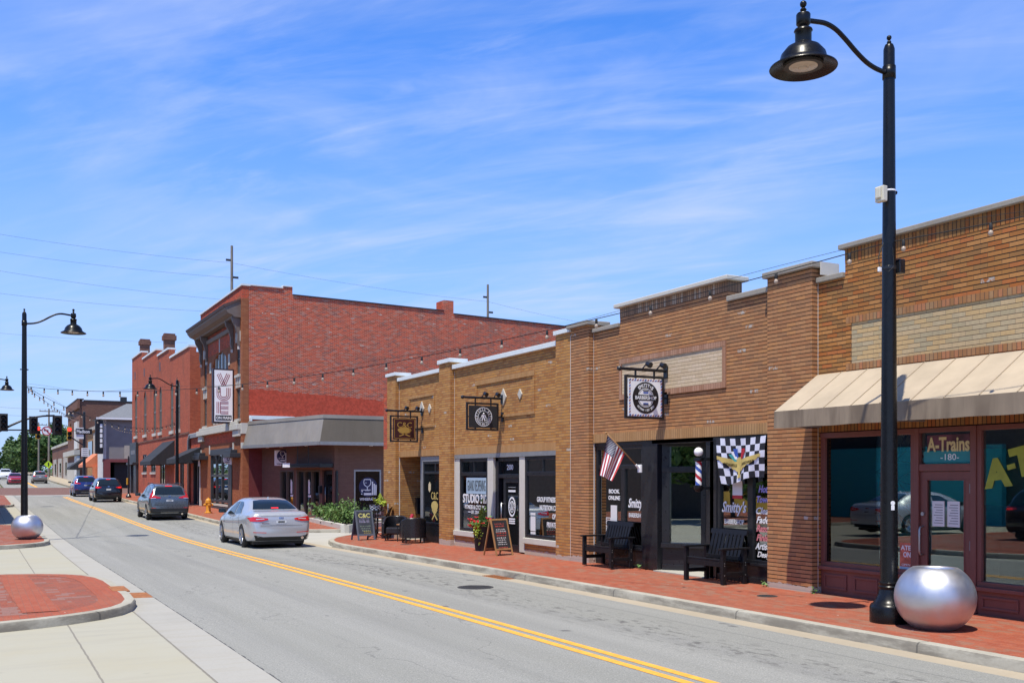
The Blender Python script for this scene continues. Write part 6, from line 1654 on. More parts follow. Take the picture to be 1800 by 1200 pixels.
for o in of:
    m.box(vcx - ww + o - t_/2, vcx - ww + o + t_/2, zc_ - hh, zc_ + hh, 0, .004)
    for s in (-1, 0, 1): m.box(vcx - ww + vw*.085, vcx + ww, zc_ + s*hh*.86 + o*.75 - t_*.36, zc_ + s*hh*.86 + o*.75 + t_*.36, 0, .004)
m.build('lettering', plain('maroon_letter', (.34, .07, .09), .5), vf)
fb = part('name_band', M['black'], vf, lambda m: m.box(vx0 + .12, vx1 - .12, YV - .018, YV - .012, vz0 + .15, vz0 + .42))
m = MB().frame((0, YV - .019, 0), (1, 0, 0), (0, 0, 1)); text(m, 'ON MAIN', vcx, vz0 + .285, w=vw*.70, h=.155, bold=.03); m.build('band_lettering', M['white_vinyl'], fb)
# small oval sign below it
YO = 54.4; ox, oz = atY(401, 808, YO)
ov = thing('oval_sign', 'small white oval sign at the ground floor of the tall brick building', 'sign', (ox, YO, oz))
part('board', M['white'], ov, lambda m: disc(m.frame((0, YO, 0), (1,0,0), (0,0,1)), ox, oz, 0, .27, 0, .05, ry=.86))
m = MB().frame((0, YO - .052, 0), (1,0,0), (0,0,1)); disc(m, ox, oz + .05, .05, .09, 0, .003); m.box(ox - .16, ox + .16, oz - .12, oz - .09, 0, .003); m.build('emblem', M['navy'], ov)
part('arm', M['black'], ov, lambda m: m.tube([(ox + .2, YO, oz + .2), (12.0, YO, oz + .2)], .02, 6))
# square wine shop sign
wx, wy = on_line(498, 800, WA, WB)[1:3]
YQ = wy - .3; qx0, qz1 = atY(483, 791, YQ); qx1, qz0 = atY(512, 818, YQ)
ws = thing('square_sign', 'white square sign with navy disc and wine glass under the taupe canopy', 'shop sign', (qx1, YQ, qz0))
bq = part('board', M['white'], ws, lambda m: m.box(qx0, qx1, YQ, YQ + .06, qz0, qz1), bevel=.005)
m = MB().frame((0, YQ - .001, 0), (1,0,0), (0,0,1)); disc(m, (qx0+qx1)/2, qz0 + .47, 0, .31, 0, .003); text(m, 'WINEBRARY', (qx0+qx1)/2, qz0 + .08, w=.66, h=.07, bold=.02); m.build('logo_disc', M['navy'], bq)
winelogo(.32, (qx0+qx1)/2 - .03, qz0 + .50, 'logo', 'white_vinyl', bq, ((0, YQ - .005, 0), (1,0,0), (0,0,1)))
part('arm', M['black'], ws, lambda m: (m.box(qx1, qx1 + .35, YQ + .02, YQ + .05, qz1 - .2, qz1 - .17), m.box(qx1, qx1 + .35, YQ + .02, YQ + .05, qz0 + .15, qz0 + .18)))

# ------------------------------------------------------------------ flags and barber pole at the barbershop
FB = Vector((11.86, 16.62, 2.17)); FT = Vector((11.06, 16.62, 2.87))
af = thing('flag', 'american flag on a short wooden pole fixed to the black shop post', 'flag', tuple(FB))
part('pole', M['wood'], af, lambda m: (m.tube([FB, FT], .014, 8), m.ball(tuple(FT), .024)), smooth=True)
part('bracket', M['white'], af, lambda m: (m.box(11.86, 11.905, 16.57, 16.67, 2.08, 2.24), m.tube([FB + Vector((.02,0,-.02)), FB + (FT-FB)*.10], .026, 8)), bevel=.006)
PD = (FB - FT).normalized(); HO = .56; FL = .84
def flagP(u, v):          # v: 0 at the tip side .. 1 along the pole, u: along the fly, falling
    p = FT + PD * (.05 + HO * v * (1 - .30 * u))
    fall = Vector((-.20 - .06 * v, .05, -1.0)) * (FL * u) * (.96 - .16 * v)
    w_ = math.sin(v * 9.5 + u * 1.2) * .055 * min(1, u * 2.2) + math.sin(v * 17 + 1) * .018 * u
    return p + fall + Vector((w_ * .5, w_, .0))
cloth('flag_cloth', flagP, 40, 39, lambda i, j: 2 if (i < 16 and j < 21) else ((j // 3) % 2), [M['red_vinyl'], M['white_vinyl'], M['navy']], af)
def starsf(m):
    for i in range(9):
        for j in range(6 if i % 2 == 0 else 5):
            u, v = (.025 + .042 * i), (.04 + .088 * j + (.044 if i % 2 else 0))
            c = flagP(u, v); a = (flagP(u + .01, v) - c).normalized(); b2 = (flagP(u, v + .01) - c).normalized(); n = a.cross(b2).normalized()
            for s in (-.004, .004): m.add([c + n*s + (a*math.cos(R(36*k)) + b2*math.sin(R(36*k))) * (.017 if k % 2 == 0 else .008) for k in range(10)], [tuple(range(10))])
part('stars', M['white_vinyl'], af, starsf)
# chequered race flag hung across the window
CX0, CX1 = atX(1258, 770, 11.86)[0], atX(1347, 770, 11.86)[0]
def ckP(u, v):
    y = CX0 + (CX1 - CX0) * (u + .07 * v * (1 - 2*u) + .05 * v * (1 - u)); z = 2.70 - .03 * math.sin(u * math.pi) * (1 - v) - .76 * v - .05 * math.sin(u * 5 + .6) * v * v - (.05 * (1-u) - .01) * v
    x = 11.86 - .03 * math.sin(u * 8 + v * 3.5) * (.25 + v) - .02 * math.sin(u * 21 + v) * v
    return Vector((x, y, z))
ck = thing('flag', 'black and white chequered race flag with gold winged emblem hung over the shop window', 'flag', (11.86, 13.7, 2.7))
cloth('flag_cloth', ckP, 40, 24, lambda i, j: ((i // 4) + (j // 4)) % 2, [M['navy'] if False else plain('ink_flag', (.012, .013, .022), .8), plain('white_flag', (.66, .68, .80), .8)], ck)
def onflag(pts, lift=.014):
    out = []
    for u, v in pts:
        c = ckP(u, v); a = (ckP(u + .01, v) - c); b2 = (ckP(u, v + .01) - c); n = a.cross(b2).normalized()
        if n.x > 0: n = -n
        out.append(tuple(c + n * lift))
    return out
def flagpatch(name, mat, rows, lift):
    """rows: list of (u_left, u_right, v); a patch that follows the cloth"""
    m = MB(); n = 8; vs = []
    for a, b2, v in rows: vs += onflag([(a + (b2 - a) * k / n, v) for k in range(n + 1)], lift)
    m.add(vs, [(r*(n+1)+k, r*(n+1)+k+1, (r+1)*(n+1)+k+1, (r+1)*(n+1)+k) for r in range(len(rows)-1) for k in range(n)])
    return m.build(name, M[mat], ck)
gold = 'gold_vinyl'
# wings: each row of the wing slopes outward and upward
def wing(s):
    m = MB(); n = 10; vs = []; rows = 5
    for k in range(n + 1):
        t = k / n; u = .47 + s * (.03 + .43 * t); top_ = .50 - .10 * t; botv = .78 - .31 * t + .015 * math.sin(k * 2.6)
        for r_ in range(rows + 1): vs += onflag([(u, top_ + (botv - top_) * r_ / rows)], .016)
    m.add(vs, [(k*(rows+1)+r_, (k+1)*(rows+1)+r_, (k+1)*(rows+1)+r_+1, k*(rows+1)+r_+1) for k in range(n) for r_ in range(rows)])
    return m
for s in (-1, 1): wing(s).build('wing', M[gold], ck)
flagpatch('emblem_wheel', gold, [(.44, .50, .44), (.42, .52, .50), (.42, .52, .62), (.43, .51, .74), (.44, .50, .84), (.42, .52, .92)], .020)
for nm, mt, q in (('teal_pennant', 'teal_vinyl', [(.25, .32, .36), (.28, .35, .42), (.33, .39, .48), (.37, .42, .53)]), ('white_pennant', 'white_vinyl', [(.31, .37, .30), (.34, .40, .38), (.38, .43, .48)]), ('blue_pennant', 'blue_vinyl', [(.36, .44, .24), (.37, .44, .34), (.40, .45, .46)]), ('red_pennant', 'red_vinyl', [(.52, .60, .24), (.51, .60, .32), (.50, .56, .42), (.49, .53, .50)])):
    flagpatch(nm, mt, q, .018)
m = MB()
def flagtext(s, u0, u1, v0, dv, h):
    vs, fs, x0, x1, y0, y1 = glyphs(s, 0, .02, .001)
    m.add([onflag([(u0 + (u1-u0)*(v[0]-x0)/(x1-x0), v0 + dv*(v[0]-x0)/(x1-x0) - h*(v[1]-y0)/(y1-y0))], .021)[0] for v in vs], fs)
flagtext('INDIANAPOLIS', .14, .41, .60, .06, .07); flagtext('SPEEDWAY', .54, .80, .66, -.06, .07)
split_build(m, 'flag_lettering', M['black'], ck, .05, noweld=True)
# barber pole
by, bz = atX(1228, 794, 11.78); bp = thing('barber_pole', 'red white and blue striped barber pole with white globe by the shop entry', 'barber pole', (11.78, by, 2.1))
px_, py_ = 11.78, by
z_ = lambda y: atX(1228, y, 11.78)[1]
def helix(u, v):
    a = 2 * math.pi * u; return Vector((px_ + .058 * math.cos(a), py_ + .058 * math.sin(a), z_(853) + (z_(810) - z_(853)) * v))
cloth('striped_cylinder', helix, 48, 60, lambda i, j: (0, 0, 1, 1, 2, 2, 1, 1)[int((i / 48 * 1 + j / 60 * 1.55) * 8) % 8], [M['red_vinyl'], M['white'], M['blue_vinyl']], bp)
part('globe', M['white'], bp, lambda m: m.ball((px_, py_, z_(794)), .085, 20, 14), smooth=True)
parts('cap', M['black_gloss'], bp, lambda m: (m.lathe([(.03, z_(803)), (.085, z_(805)), (.09, z_(809)), (.06, z_(811))], (px_, py_, 0), 20), m.lathe([(.06, z_(852)), (.088, z_(853)), (.09, z_(858)), (.06, z_(863)), (.02, z_(864))], (px_, py_, 0), 20)), auto=40)
part('mount', M['black'], bp, lambda m: (m.box(px_ + .06, 12.02, py_ - .03, py_ + .03, z_(809), z_(804)), m.box(px_ + .06, 12.02, py_ - .03, py_ + .03, z_(860), z_(855))))

# ------------------------------------------------------------------ benches
def bench_parts(L):
    r = thing('park_bench', '', 'bench', (0, 0, 0)); D = .60       # along y, facing -x; x = 0 is the front
    part('seat', M['bench'], r, lambda m: [m.box(.02 + i*.098, .105 + i*.098, .03, L - .03, .405 - .012*i, .432 - .012*i) for i in range(5)], bevel=.006)
    part('apron', M['bench'], r, lambda m: (m.box(.025, .055, .07, L - .07, .30, .40), m.box(.42, .45, .07, L - .07, .28, .36)), bevel=.005)
    def bk(m):
        n = max(7, int(L / .115))
        for i in range(n):
            y = .10 + (L - .2) * (i + .5) / n
            m.add([(.46, y - .036, .42), (.48, y - .036, .41), (.48, y + .036, .41), (.46, y + .036, .42), (.58, y - .036, .86), (.60, y - .036, .85), (.60, y + .036, .85), (.58, y + .036, .86)], [(0,1,2,3),(4,7,6,5),(0,4,5,1),(1,5,6,2),(2,6,7,3),(3,7,4,0)])
        m.add([(.575, .06, .84), (.61, .06, .83), (.61, L - .06, .83), (.575, L - .06, .84), (.60, .06, .93), (.635, .06, .92), (.635, L - .06, .92), (.60, L - .06, .93)], [(0,1,2,3),(4,7,6,5),(0,4,5,1),(1,5,6,2),(2,6,7,3),(3,7,4,0)])
        m.box(.455, .485, .07, L - .07, .40, .47)
    part('backrest', M['bench'], r, bk, bevel=.004)
    for y in (.0, L - .07):
        part('leg', M['bench'], r, lambda m: m.box(.0, .075, y, y + .07, 0, .60), bevel=.006)
        part('leg', M['bench'], r, lambda m: m.box(.47, .545, y, y + .07, 0, .60), bevel=.006)
        part('armrest', M['bench'], r, lambda m: m.box(-.04, .60, y - .02, y + .09, .60, .635), bevel=.008)
        part('stretcher', M['bench'], r, lambda m: (m.box(.075, .47, y + .015, y + .055, .14, .21)), bevel=.005)
    part('bolt', M['alu'], r, lambda m: [m.lathe([(.009, -.004), (.009, .001)], (.035 + .47*q, -.001, z), 8, 'y') for q in (0, 1) for z in (.33, .37, .16)])
    return r
bn1 = bench_parts(1.09)
bn2 = dup(bn1, (11.36, 13.44, .121), 0, 'black slatted bench below the chequered flag, right of the shop entry', 'black slatted benches outside the barbershop')
bn1.location = (11.38, 16.93, .121); bn1['label'] = 'black slatted bench under the american flag, left of the shop entry'; bn1['group'] = 'black slatted benches outside the barbershop'

# ------------------------------------------------------------------ chalkboards
def aboard(name, label, x, y, rz, w_, h_, fmat, art, bw=.045, zb=.18):
    r = thing(name, label, 'chalkboard', (0, 0, 0))
    lean = .20
    def leaf(s):
        f = MB(); fr = Matrix.Translation((0, s*.26*h_, 0)) 
        f.frame((0, -s*lean*h_*0 - s*.24, 0), (1 if s > 0 else -1, 0, 0), (0, s*.24/h_, 1))
        return f
    for s in (1, -1):
        f = leaf(s); f.box(-w_/2, -w_/2 + bw, 0, h_, -.012, .012); f.box(w_/2 - bw, w_/2, 0, h_, -.012, .012); f.box(-w_/2 + bw, w_/2 - bw, h_ - bw, h_, -.012, .012); f.box(-w_/2 + bw, w_/2 - bw, zb, zb + bw, -.012, .012)
        fo = f.build('frame', fmat, r, bevel=.003)
        f = leaf(s); f.box(-w_/2 + bw, w_/2 - bw, zb + bw, h_ - bw, -.006, .006); bo = f.build('board', M['slate'] if fmat is not M['frame_blue'] else M['slate_blue'], r)
        if s > 0: art(bo, leaf, w_, h_)
    r.location = (x, y, gz(y) + .121); r.rotation_euler = (0, 0, rz); r['label'] = label
    return r
r9 = random.Random(11)
def scribble(m, x0, x1, y, h):
    x = x0
    while x < x1 - .02:
        q = r9.uniform(.02, .06)
        for k in range(int(q / .012)):
            a = x + k * .012; hh_ = h * r9.uniform(.4, 1)
            m.box(a, a + .006, y, y + hh_, .0065, .009)
        m.box(x, x + q, y + h*.3*r9.random(), y + h*.3*r9.random() + .005, .0065, .009)
        x += q + .015
def art_b1(bo, leaf, w_, h_):
    f = leaf(1); text(f, 'C&C', 0, h_ - .17, w=w_*.66, h=.14, z=.0065, bold=.02); f.build('chalk_title', plain('yellow_chalk', (.62, .60, .22), .9), bo)
    f = leaf(1); scribble(f, -w_*.30, w_*.30, h_ - .40, .11); scribble(f, -w_*.28, w_*.28, h_ - .28, .03); f.build('chalk_writing', plain('lilac_chalk', (.38, .36, .55), .9), bo)
    f = leaf(1)
    for k in range(3): scribble(f, -w_*.3 + .03*k, w_*.3, h_ - .53 - .07*k, .045)
    f.build('chalk_writing', plain('green_chalk', (.25, .33, .25), .9), bo)
    f = leaf(1)
    for k in range(2): scribble(f, -w_*.12, w_*.3, h_ - .69 - .055*k, .035)
    f.build('chalk_writing', plain('gold_chalk', (.55, .48, .12), .9), bo)
def art_b2(bo, leaf, w_, h_):
    for mt, ys in (('red', (.14, .20, .37, .43, .73)), ('white', (.28, .33, .49, .54, .60, .65))):
        f = leaf(1)
        for y in ys: scribble(f, -w_*.3 + .02*r9.random(), w_*.3 - .03*r9.random(), h_ - y, .035)
        f.build('chalk_writing', plain(mt + '_chalk', (.60, .09, .07) if mt == 'red' else (.66, .66, .68), .9), bo)
aboard('chalkboard', 'grey blue folding chalkboard with yellow C&C heading by the driveway', 10.75, 29.95, R(8), .62, .96, M['frame_blue'], art_b1, .055, .14)
aboard('chalkboard', 'wooden framed folding chalkboard with red and white writing by the studio door', 11.30, 21.75, R(14), .56, .92, M['wood'], art_b2, .04, .14)

# ------------------------------------------------------------------ leaves
def leaves(mb, n, pos, size, rr, up=.3):
    for _ in range(n):
        p = pos(); s = size * rr.uniform(.6, 1.3)
        a = Vector((rr.uniform(-1, 1), rr.uniform(-1, 1), rr.uniform(-.4, 1) + up)).normalized(); b2 = a.orthogonal().normalized()
        b2 = (b2 * math.cos(rr.random()*6.3) + a.cross(b2) * math.sin(rr.random()*6.3))
        c = a.cross(b2)
        p = Vector(p)
        mb.add([p - b2*s*.5, p + c*s*.28, p + b2*s*.6 - a*s*.08, p - c*s*.28], [(0, 1, 2, 3)])
    return mb
# flower pot by the studio door
rf = random.Random(2)
FX, FY = 11.68, 23.42; FZ = gz(FY) + .121
fp = thing('flower_pot', 'tall black flower pot with red flowers and lime foliage by the studio door', 'flower pot', (FX, FY, FZ))
part('pot', M['black_matte'], fp, lambda m: m.lathe([(.17, 0), (.175, .02), (.235, .60), (.262, .66), (.268, .70), (.25, .70), (.235, .64), (.02, .63)], (FX, FY, FZ), 28), auto=40)
part('soil', M['soil'], fp, lambda m: m.lathe([(.24, .655), (.01, .66)], (FX, FY, FZ), 20))
def gau(cx, cy, cz, sx, sy, sz): return lambda: (rf.gauss(cx, sx), rf.gauss(cy, sy), cz + abs(rf.gauss(0, sz)))
part('foliage', M['leaf'], fp, lambda m: leaves(m, 380, gau(FX, FY, FZ + .66, .14, .14, .11), .085, rf))
def spike(m):
    for k in range(7):
        b0 = Vector((FX + rf.uniform(-.08, .08), FY + rf.uniform(-.1, .05), FZ + .66)); tip = b0 + Vector((rf.uniform(-.1, .1), rf.uniform(-.25, .05), rf.uniform(.40, .62)))
        s = Vector((.035, .02, 0)); mid_ = b0.lerp(tip, .55) + Vector((0, .03, .02))
        m.add([b0 - s*.4, b0 + s*.4, mid_ + s, tip, mid_ - s], [(0,1,2,3,4)])
    leaves(m, 34, gau(FX, FY - .10, FZ + .95, .05, .06, .14), .09, rf)
part('tall_leaves', plain('bright_leaf', (.19, .30, .06), .5, var=.3), fp, spike)
part('trailing_leaves', M['leaf_lime'], fp, lambda m: leaves(m, 150, lambda: (FX - .20 + rf.gauss(0, .05), FY - .14 + rf.gauss(0, .06), FZ + .72 - abs(rf.gauss(0, .17))), .085, rf))
for k in range(20):
    def bloom(m):
        a = rf.uniform(1.8, 5.6); q = rf.uniform(.16, .33); c = Vector((FX + q*math.cos(a), FY + q*math.sin(a), FZ + .70 + rf.uniform(-.10, .17)))
        for j in range(5):
            b2 = j * 1.257; d = Vector((math.cos(b2) - .5, math.sin(b2) - .4, .35)).normalized() * .075; e = Vector((-math.sin(b2), math.cos(b2), .3)) * .042
            m.add([c, c + d*.6 + e, c + d, c + d*.6 - e], [(0,1,2,3)])
        m.ball(tuple(c), .028, 6, 4)
    part('bloom', M['petal_red'], fp, bloom)
# planted bed by the driveway
PB = [(12.95, 43.4), (12.25, 36.2), (15.4, 38.6), (15.4, 43.6)]
bd = thing('planting_bed', 'low kerbed bed of leafy green shrubs in front of the brown brick wall', 'planting bed', (13.5, 40, gz(40)))
def bedk(m):
    for i in range(4):
        a, b2 = Vector((*PB[i], 0)), Vector((*PB[(i+1) % 4], 0)); t = (b2 - a).normalized(); n = Vector((-t.y, t.x, 0)); z = gz(40) - .1
        m.add([a + Vector((0,0,z)), b2 + Vector((0,0,z)), b2 + n*.18 + Vector((0,0,z)), a + n*.18 + Vector((0,0,z)), a + Vector((0,0,.16)), b2 + Vector((0,0,.16)), b2 + n*.18 + Vector((0,0,.16)), a + n*.18 + Vector((0,0,.16))], [(0,3,2,1),(4,5,6,7),(0,1,5,4),(1,2,6,5),(2,3,7,6),(3,0,4,7)])
part('kerb', M['stone_pale'], bd, bedk)
part('soil', M['soil'], bd, lambda m: m.poly([(x*.97 + .4, y*.97 + 1.2, .10) for x, y in PB]))
def shrub(n, x, y, w_, h_, mat, size, sd, label):
    rr = random.Random(sd)
    t = thing('shrub', label, 'shrub', (x, y, .1), 0, 'shrubs in the bed beside the driveway')
    def lf(m):
        lumps = [(x + rr.gauss(0, w_*.45), y + rr.gauss(0, w_*.45), .12 + rr.uniform(.2, 1)*h_, rr.uniform(.10, .22)) for _ in range(16)]
        def p():
            q = rr.choice(lumps); return (rr.gauss(q[0], q[3]), rr.gauss(q[1], q[3]), max(.1, rr.gauss(q[2], q[3]*.7)))
        leaves(m, n, p, size, rr)
    part('foliage', mat, t, lf)
    part('stem', M['bark'], t, lambda m: [m.tube([(x, y, .05), (x + rr.uniform(-.3, .3)*w_, y + rr.uniform(-.3, .3)*w_, h_*.8)], .012, 5) for _ in range(5)])
leafb = plain('fresh_leaf', (.095, .175, .032), .55, var=.5, scale=5)
shrub(900, 12.95, 38.2, .5, .40, leafb, .11, 21, 'low bright green shrub at the front of the kerbed bed')
shrub(900, 13.25, 40.4, .55, .44, leafb, .11, 22, 'low bright green shrub in the middle of the kerbed bed')
shrub(1000, 13.5, 42.4, .5, .6, M['leaf'], .12, 23, 'green shrub at the far end of the kerbed bed')
shrub(650, 14.2, 41.0, .42, .72, leafb, .10, 24, 'tallest feathery green shrub at the back of the kerbed bed')
shrub(700, 13.9, 38.9, .5, .5, M['leaf_dark'], .10, 25, 'dark green shrub at the right side of the kerbed bed, behind the chalkboard')
# café table and chairs by the corner
def stool():
    r = thing('cafe_chair', 'black slim cafe chair against the corner of the tan shop', 'chair', (0, 0, 0))
    part('seat', M['black'], r, lambda m: m.box(-.2, .2, -.2, .2, .66, .70), bevel=.015)
    def bkf(m):
        pts = [(-.2 + .02, .0)]; n = 10; vs = []
        for i in range(n + 1):
            a = R(-60 + 120 * i / n); x, y = .24 * math.sin(a), .21 * math.cos(a)
            vs += [(x, y*.85, .70), (x*1.1, y + .10, 1.04 - .10 * (abs(a) / R(60))**2)]
        m.add(vs, [(2*i, 2*i+2, 2*i+3, 2*i+1) for i in range(n)])
        m.add([(v[0]*1.06, v[1] + .015, v[2]) for v in vs], [(2*i, 2*i+2, 2*i+3, 2*i+1) for i in range(n)])
    part('backrest', M['black'], r, bkf, smooth=True)
    for sx in (-1, 1):
        for sy in (-1, 1): part('leg', M['black'], r, lambda m: m.tube([(sx*.17, sy*.17, .66), (sx*.21, sy*.21, 0)], .016, 6))
    part('footrest', M['black'], r, lambda m: (m.box(-.19, .19, -.2, -.18, .24, .26), m.box(-.19, .19, .18, .2, .24, .26)))
    return r
s1 = stool(); zc0 = gz(30.3) + .121
s1.location = (11.52, 30.25, zc0); s1.rotation_euler = (0, 0, R(-115))
ct = thing('cafe_table', 'tall black cafe table at the corner of the tan shop', 'table', (11.55, 31.0, zc0))
part('top', M['black'], ct, lambda m: m.lathe([(.30, zc0 + .86), (.32, zc0 + .87), (.32, zc0 + .89), (.30, zc0 + .90)], (11.55, 31.0, 0), 28))
for a in (0, 120, 240):
    part('leg', M['black'], ct, lambda m: m.tube([(11.55 + .08*math.cos(R(a)), 31.0 + .08*math.sin(R(a)), zc0 + .86), (11.55 + .08*math.cos(R(a)), 31.0 + .08*math.sin(R(a)), zc0 + .12), (11.55 + .27*math.cos(R(a)), 31.0 + .27*math.sin(R(a)), zc0 + .01)], .022, 6))
bk_ = thing('basket', 'black and white patterned basket on the tall cafe table', 'basket', (11.55, 31.0, zc0 + .9))
cloth('side', lambda u, v: Vector((11.55 + (.17 + .04*v)*math.cos(6.2832*u), 31.0 + (.17 + .04*v)*math.sin(6.2832*u), zc0 + .902 + .17*v)), 32, 8, lambda i, j: ((i // 2) + (j // 2)) % 2, [M['black'], M['white']], bk_)
part('rim', M['black'], bk_, lambda m: m.lathe([(.20, zc0 + 1.06), (.215, zc0 + 1.065), (.215, zc0 + 1.08), (.19, zc0 + 1.075)], (11.55, 31.0, 0), 24))
pl = thing('potted_plant', 'small green plant behind the patterned basket on the cafe table', 'plant', (11.78, 31.1, zc0 + .9))
rp = random.Random(4)
part('pot', M['charcoal'], pl, lambda m: m.lathe([(.06, zc0 + .902), (.08, zc0 + 1.02), (.07, zc0 + 1.02)], (11.76, 31.12, 0), 16))
part('foliage', M['leaf_lime'], pl, lambda m: leaves(m, 90, lambda: (rp.gauss(11.76, .09), rp.gauss(31.12, .09), zc0 + 1.02 + abs(rp.gauss(.08, .10))), .14, rp))
ab = thing('ash_bin', 'grey steel ash bin with silver tube against the corner of the tan shop', 'bin', (11.72, 30.45, zc0))
part('body', M['charcoal'], ab, lambda m: m.box(11.62, 11.84, 30.42, 30.66, zc0, zc0 + .72), bevel=.015)
part('tube', M['chrome'], ab, lambda m: m.tube([(11.80, 30.5, zc0 + .72), (11.80, 30.5, zc0 + 1.12)], .03, 10))
# tub armchairs with small table
def tub():
    r = thing('armchair', '', 'armchair', (0, 0, 0))                # opens towards -y
    part('seat', M['leather'], r, lambda m: m.box(-.27, .27, -.34, .20, .20, .42), bevel=.04)
    def sh_(m):
        n = 18; inn_, out_ = [], []
        for i in range(n + 1):
            t = i / n
            if t < .28: x, y = -.30, -.34 + (t/.28)*.36
            elif t > .72: x, y = .30, -.34 + ((1-t)/.28)*.36
            else:
                a = math.pi * (1 - (t - .28)/.44); x, y = .30*math.cos(a), .02 + .30*math.sin(a)
            hgt = .56 + .20 * max(0, min(1, (y + .34)/.6))
            inn_.append((x, y, hgt)); k = 1.26; out_.append((x*1.24, y*1.0 + (.07 if y > .02 else .0) + (.0), hgt))
        vs = []
        for (a, b2) in zip(inn_, out_): vs += [(a[0], a[1], .2), a, b2, (b2[0], b2[1], .14)]
        fs = [(4*i+j, 4*i+4+j, 4*i+5+j, 4*i+1+j) for i in range(n) for j in range(3)] + [(0, 1, 2, 3), (4*n+3, 4*n+2, 4*n+1, 4*n)] + [(4*i+3, 4*i+7, 4*i+4, 4*i) for i in range(n)]
        m.add(vs, fs)
    part('shell', M['leather'], r, sh_, bevel=.025, auto=60)
    for sx in (-1, 1):
        for sy in (-.28, .26): part('leg', M['black'], r, lambda m: m.tube([(sx*.27, sy, .16), (sx*.27, sy, 0)], .025, 6))
    return r
c1_ = tub(); GA = 'black leather tub armchairs outside the cigar shop'
c2_ = dup(c1_, (11.50, 27.65, gz(27.6) + .121), R(168), 'black leather tub armchair seen from behind, the nearer of the two', GA)
c1_.location = (11.52, 29.15, gz(29) + .121); c1_.rotation_euler = (0, 0, R(-28)); c1_['label'] = 'black leather tub armchair with open seat facing the camera, by the cigar shop entry'; c1_['group'] = GA
tz = gz(28.3) + .121
stb = thing('side_table', 'small dark side table between the two black armchairs', 'table', (11.55, 28.35, tz))
part('top', M['wood'], stb, lambda m: m.box(11.33, 11.8, 28.12, 28.6, tz + .50, tz + .53), bevel=.006)
for sx in (11.36, 11.77):
    for sy in (28.15, 28.57): part('leg', M['black'], stb, lambda m: m.tube([(sx, sy, tz + .5), (sx, sy, tz)], .015, 6))
mg = thing('menu_card', 'red menu card leaning on the small side table', 'menu', (11.7, 28.3, tz + .53))
part('cover', M['red_vinyl'], mg, lambda m: m.add([(11.62, 28.25, tz + .532), (11.66, 28.25, tz + .532), (11.78, 28.25, tz + .83), (11.74, 28.25, tz + .84), (11.62, 28.42, tz + .532), (11.66, 28.42, tz + .532), (11.78, 28.42, tz + .83), (11.74, 28.42, tz + .84)], [(0,1,2,3),(7,6,5,4),(0,4,5,1),(1,5,6,2),(2,6,7,3),(3,7,4,0)]))
tag(MB().box(11.38, 11.58, 28.2, 28.5, tz + .531, tz + .545).build('paper_stack', M['paper']), 'white papers lying on the small side table', 'papers')
# hydrant
HX, HY = 10.45, 52.4; HZ = gz(HY) + .121
hy = thing('fire_hydrant', 'yellow fire hydrant on the brick pavement before the tall brick building', 'hydrant', (HX, HY, HZ))
part('barrel', M['hydrant'], hy, lambda m: m.lathe([(.20, 0), (.20, .05), (.14, .07), (.125, .10), (.125, .50), (.17, .52), (.17, .55), (.13, .57)], (HX, HY, HZ), 20), auto=40)
part('bonnet', M['hydrant'], hy, lambda m: m.lathe([(.14, .56), (.15, .60), (.13, .68), (.08, .74), (.035, .76), (.035, .80), (.01, .81)], (HX, HY, HZ), 20), auto=40)
for ax, o in (('x', -1), ('x', 1), ('y', -1)):
    part('nozzle', M['hydrant'], hy, lambda m: m.lathe([(.06, .10*o), (.06, .17*o), (.075, .17*o), (.075, .22*o), (.03, .23*o), (.03, .25*o)], (HX, HY, HZ + .42), 14, ax), auto=40)
# ------------------------------------------------------------------ cars: lofted bodies, glass and lamps laid on the body surface
def interp(tab, y):
    if y <= tab[0][0]: return tab[0][1]
    for i in range(len(tab) - 1):
        (a, va), (b, vb) = tab[i], tab[i+1]
        if a <= y <= b:
            d = lambda k: 0 if k <= 0 or k >= len(tab)-1 else ((tab[k+1][1]-tab[k][1])/(tab[k+1][0]-tab[k][0]) if (tab[k+1][1]-tab[k][1])*(tab[k][1]-tab[k-1][1]) > 0 else 0) * .5 + ((tab[k][1]-tab[k-1][1])/(tab[k][0]-tab[k-1][0]) if (tab[k+1][1]-tab[k][1])*(tab[k][1]-tab[k-1][1]) > 0 else 0) * .5
            h = b - a; t = (y - a)/h; m0, m1 = d(i)*h, d(i+1)*h
            return (2*t**3-3*t*t+1)*va + (t**3-2*t*t+t)*m0 + (-2*t**3+3*t*t)*vb + (t**3-t*t)*m1
    return tab[-1][1]
def subdiv_poly(pts, cell):
    """a 2D polygon cut into small faces"""
    bm = bmesh.new(); bm.faces.new([bm.verts.new((p[0], p[1], 0)) for p in pts])
    x0, x1 = min(p[0] for p in pts), max(p[0] for p in pts); y0, y1 = min(p[1] for p in pts), max(p[1] for p in pts)
    x = x0 + cell
    while x < x1 - 1e-4:
        bmesh.ops.bisect_plane(bm, geom=bm.verts[:]+bm.edges[:]+bm.faces[:], plane_co=(x, 0, 0), plane_no=(1, 0, 0)); x += cell
    y = y0 + cell
    while y < y1 - 1e-4:
        bmesh.ops.bisect_plane(bm, geom=bm.verts[:]+bm.edges[:]+bm.faces[:], plane_co=(0, y, 0), plane_no=(0, 1, 0)); y += cell
    bm.verts.ensure_lookup_table()
    for i, v in enumerate(bm.verts): v.index = i
    vs = [(v.co.x, v.co.y) for v in bm.verts]; fs = [tuple(v.index for v in f.verts) for f in bm.faces]
    bm.free(); return vs, fs
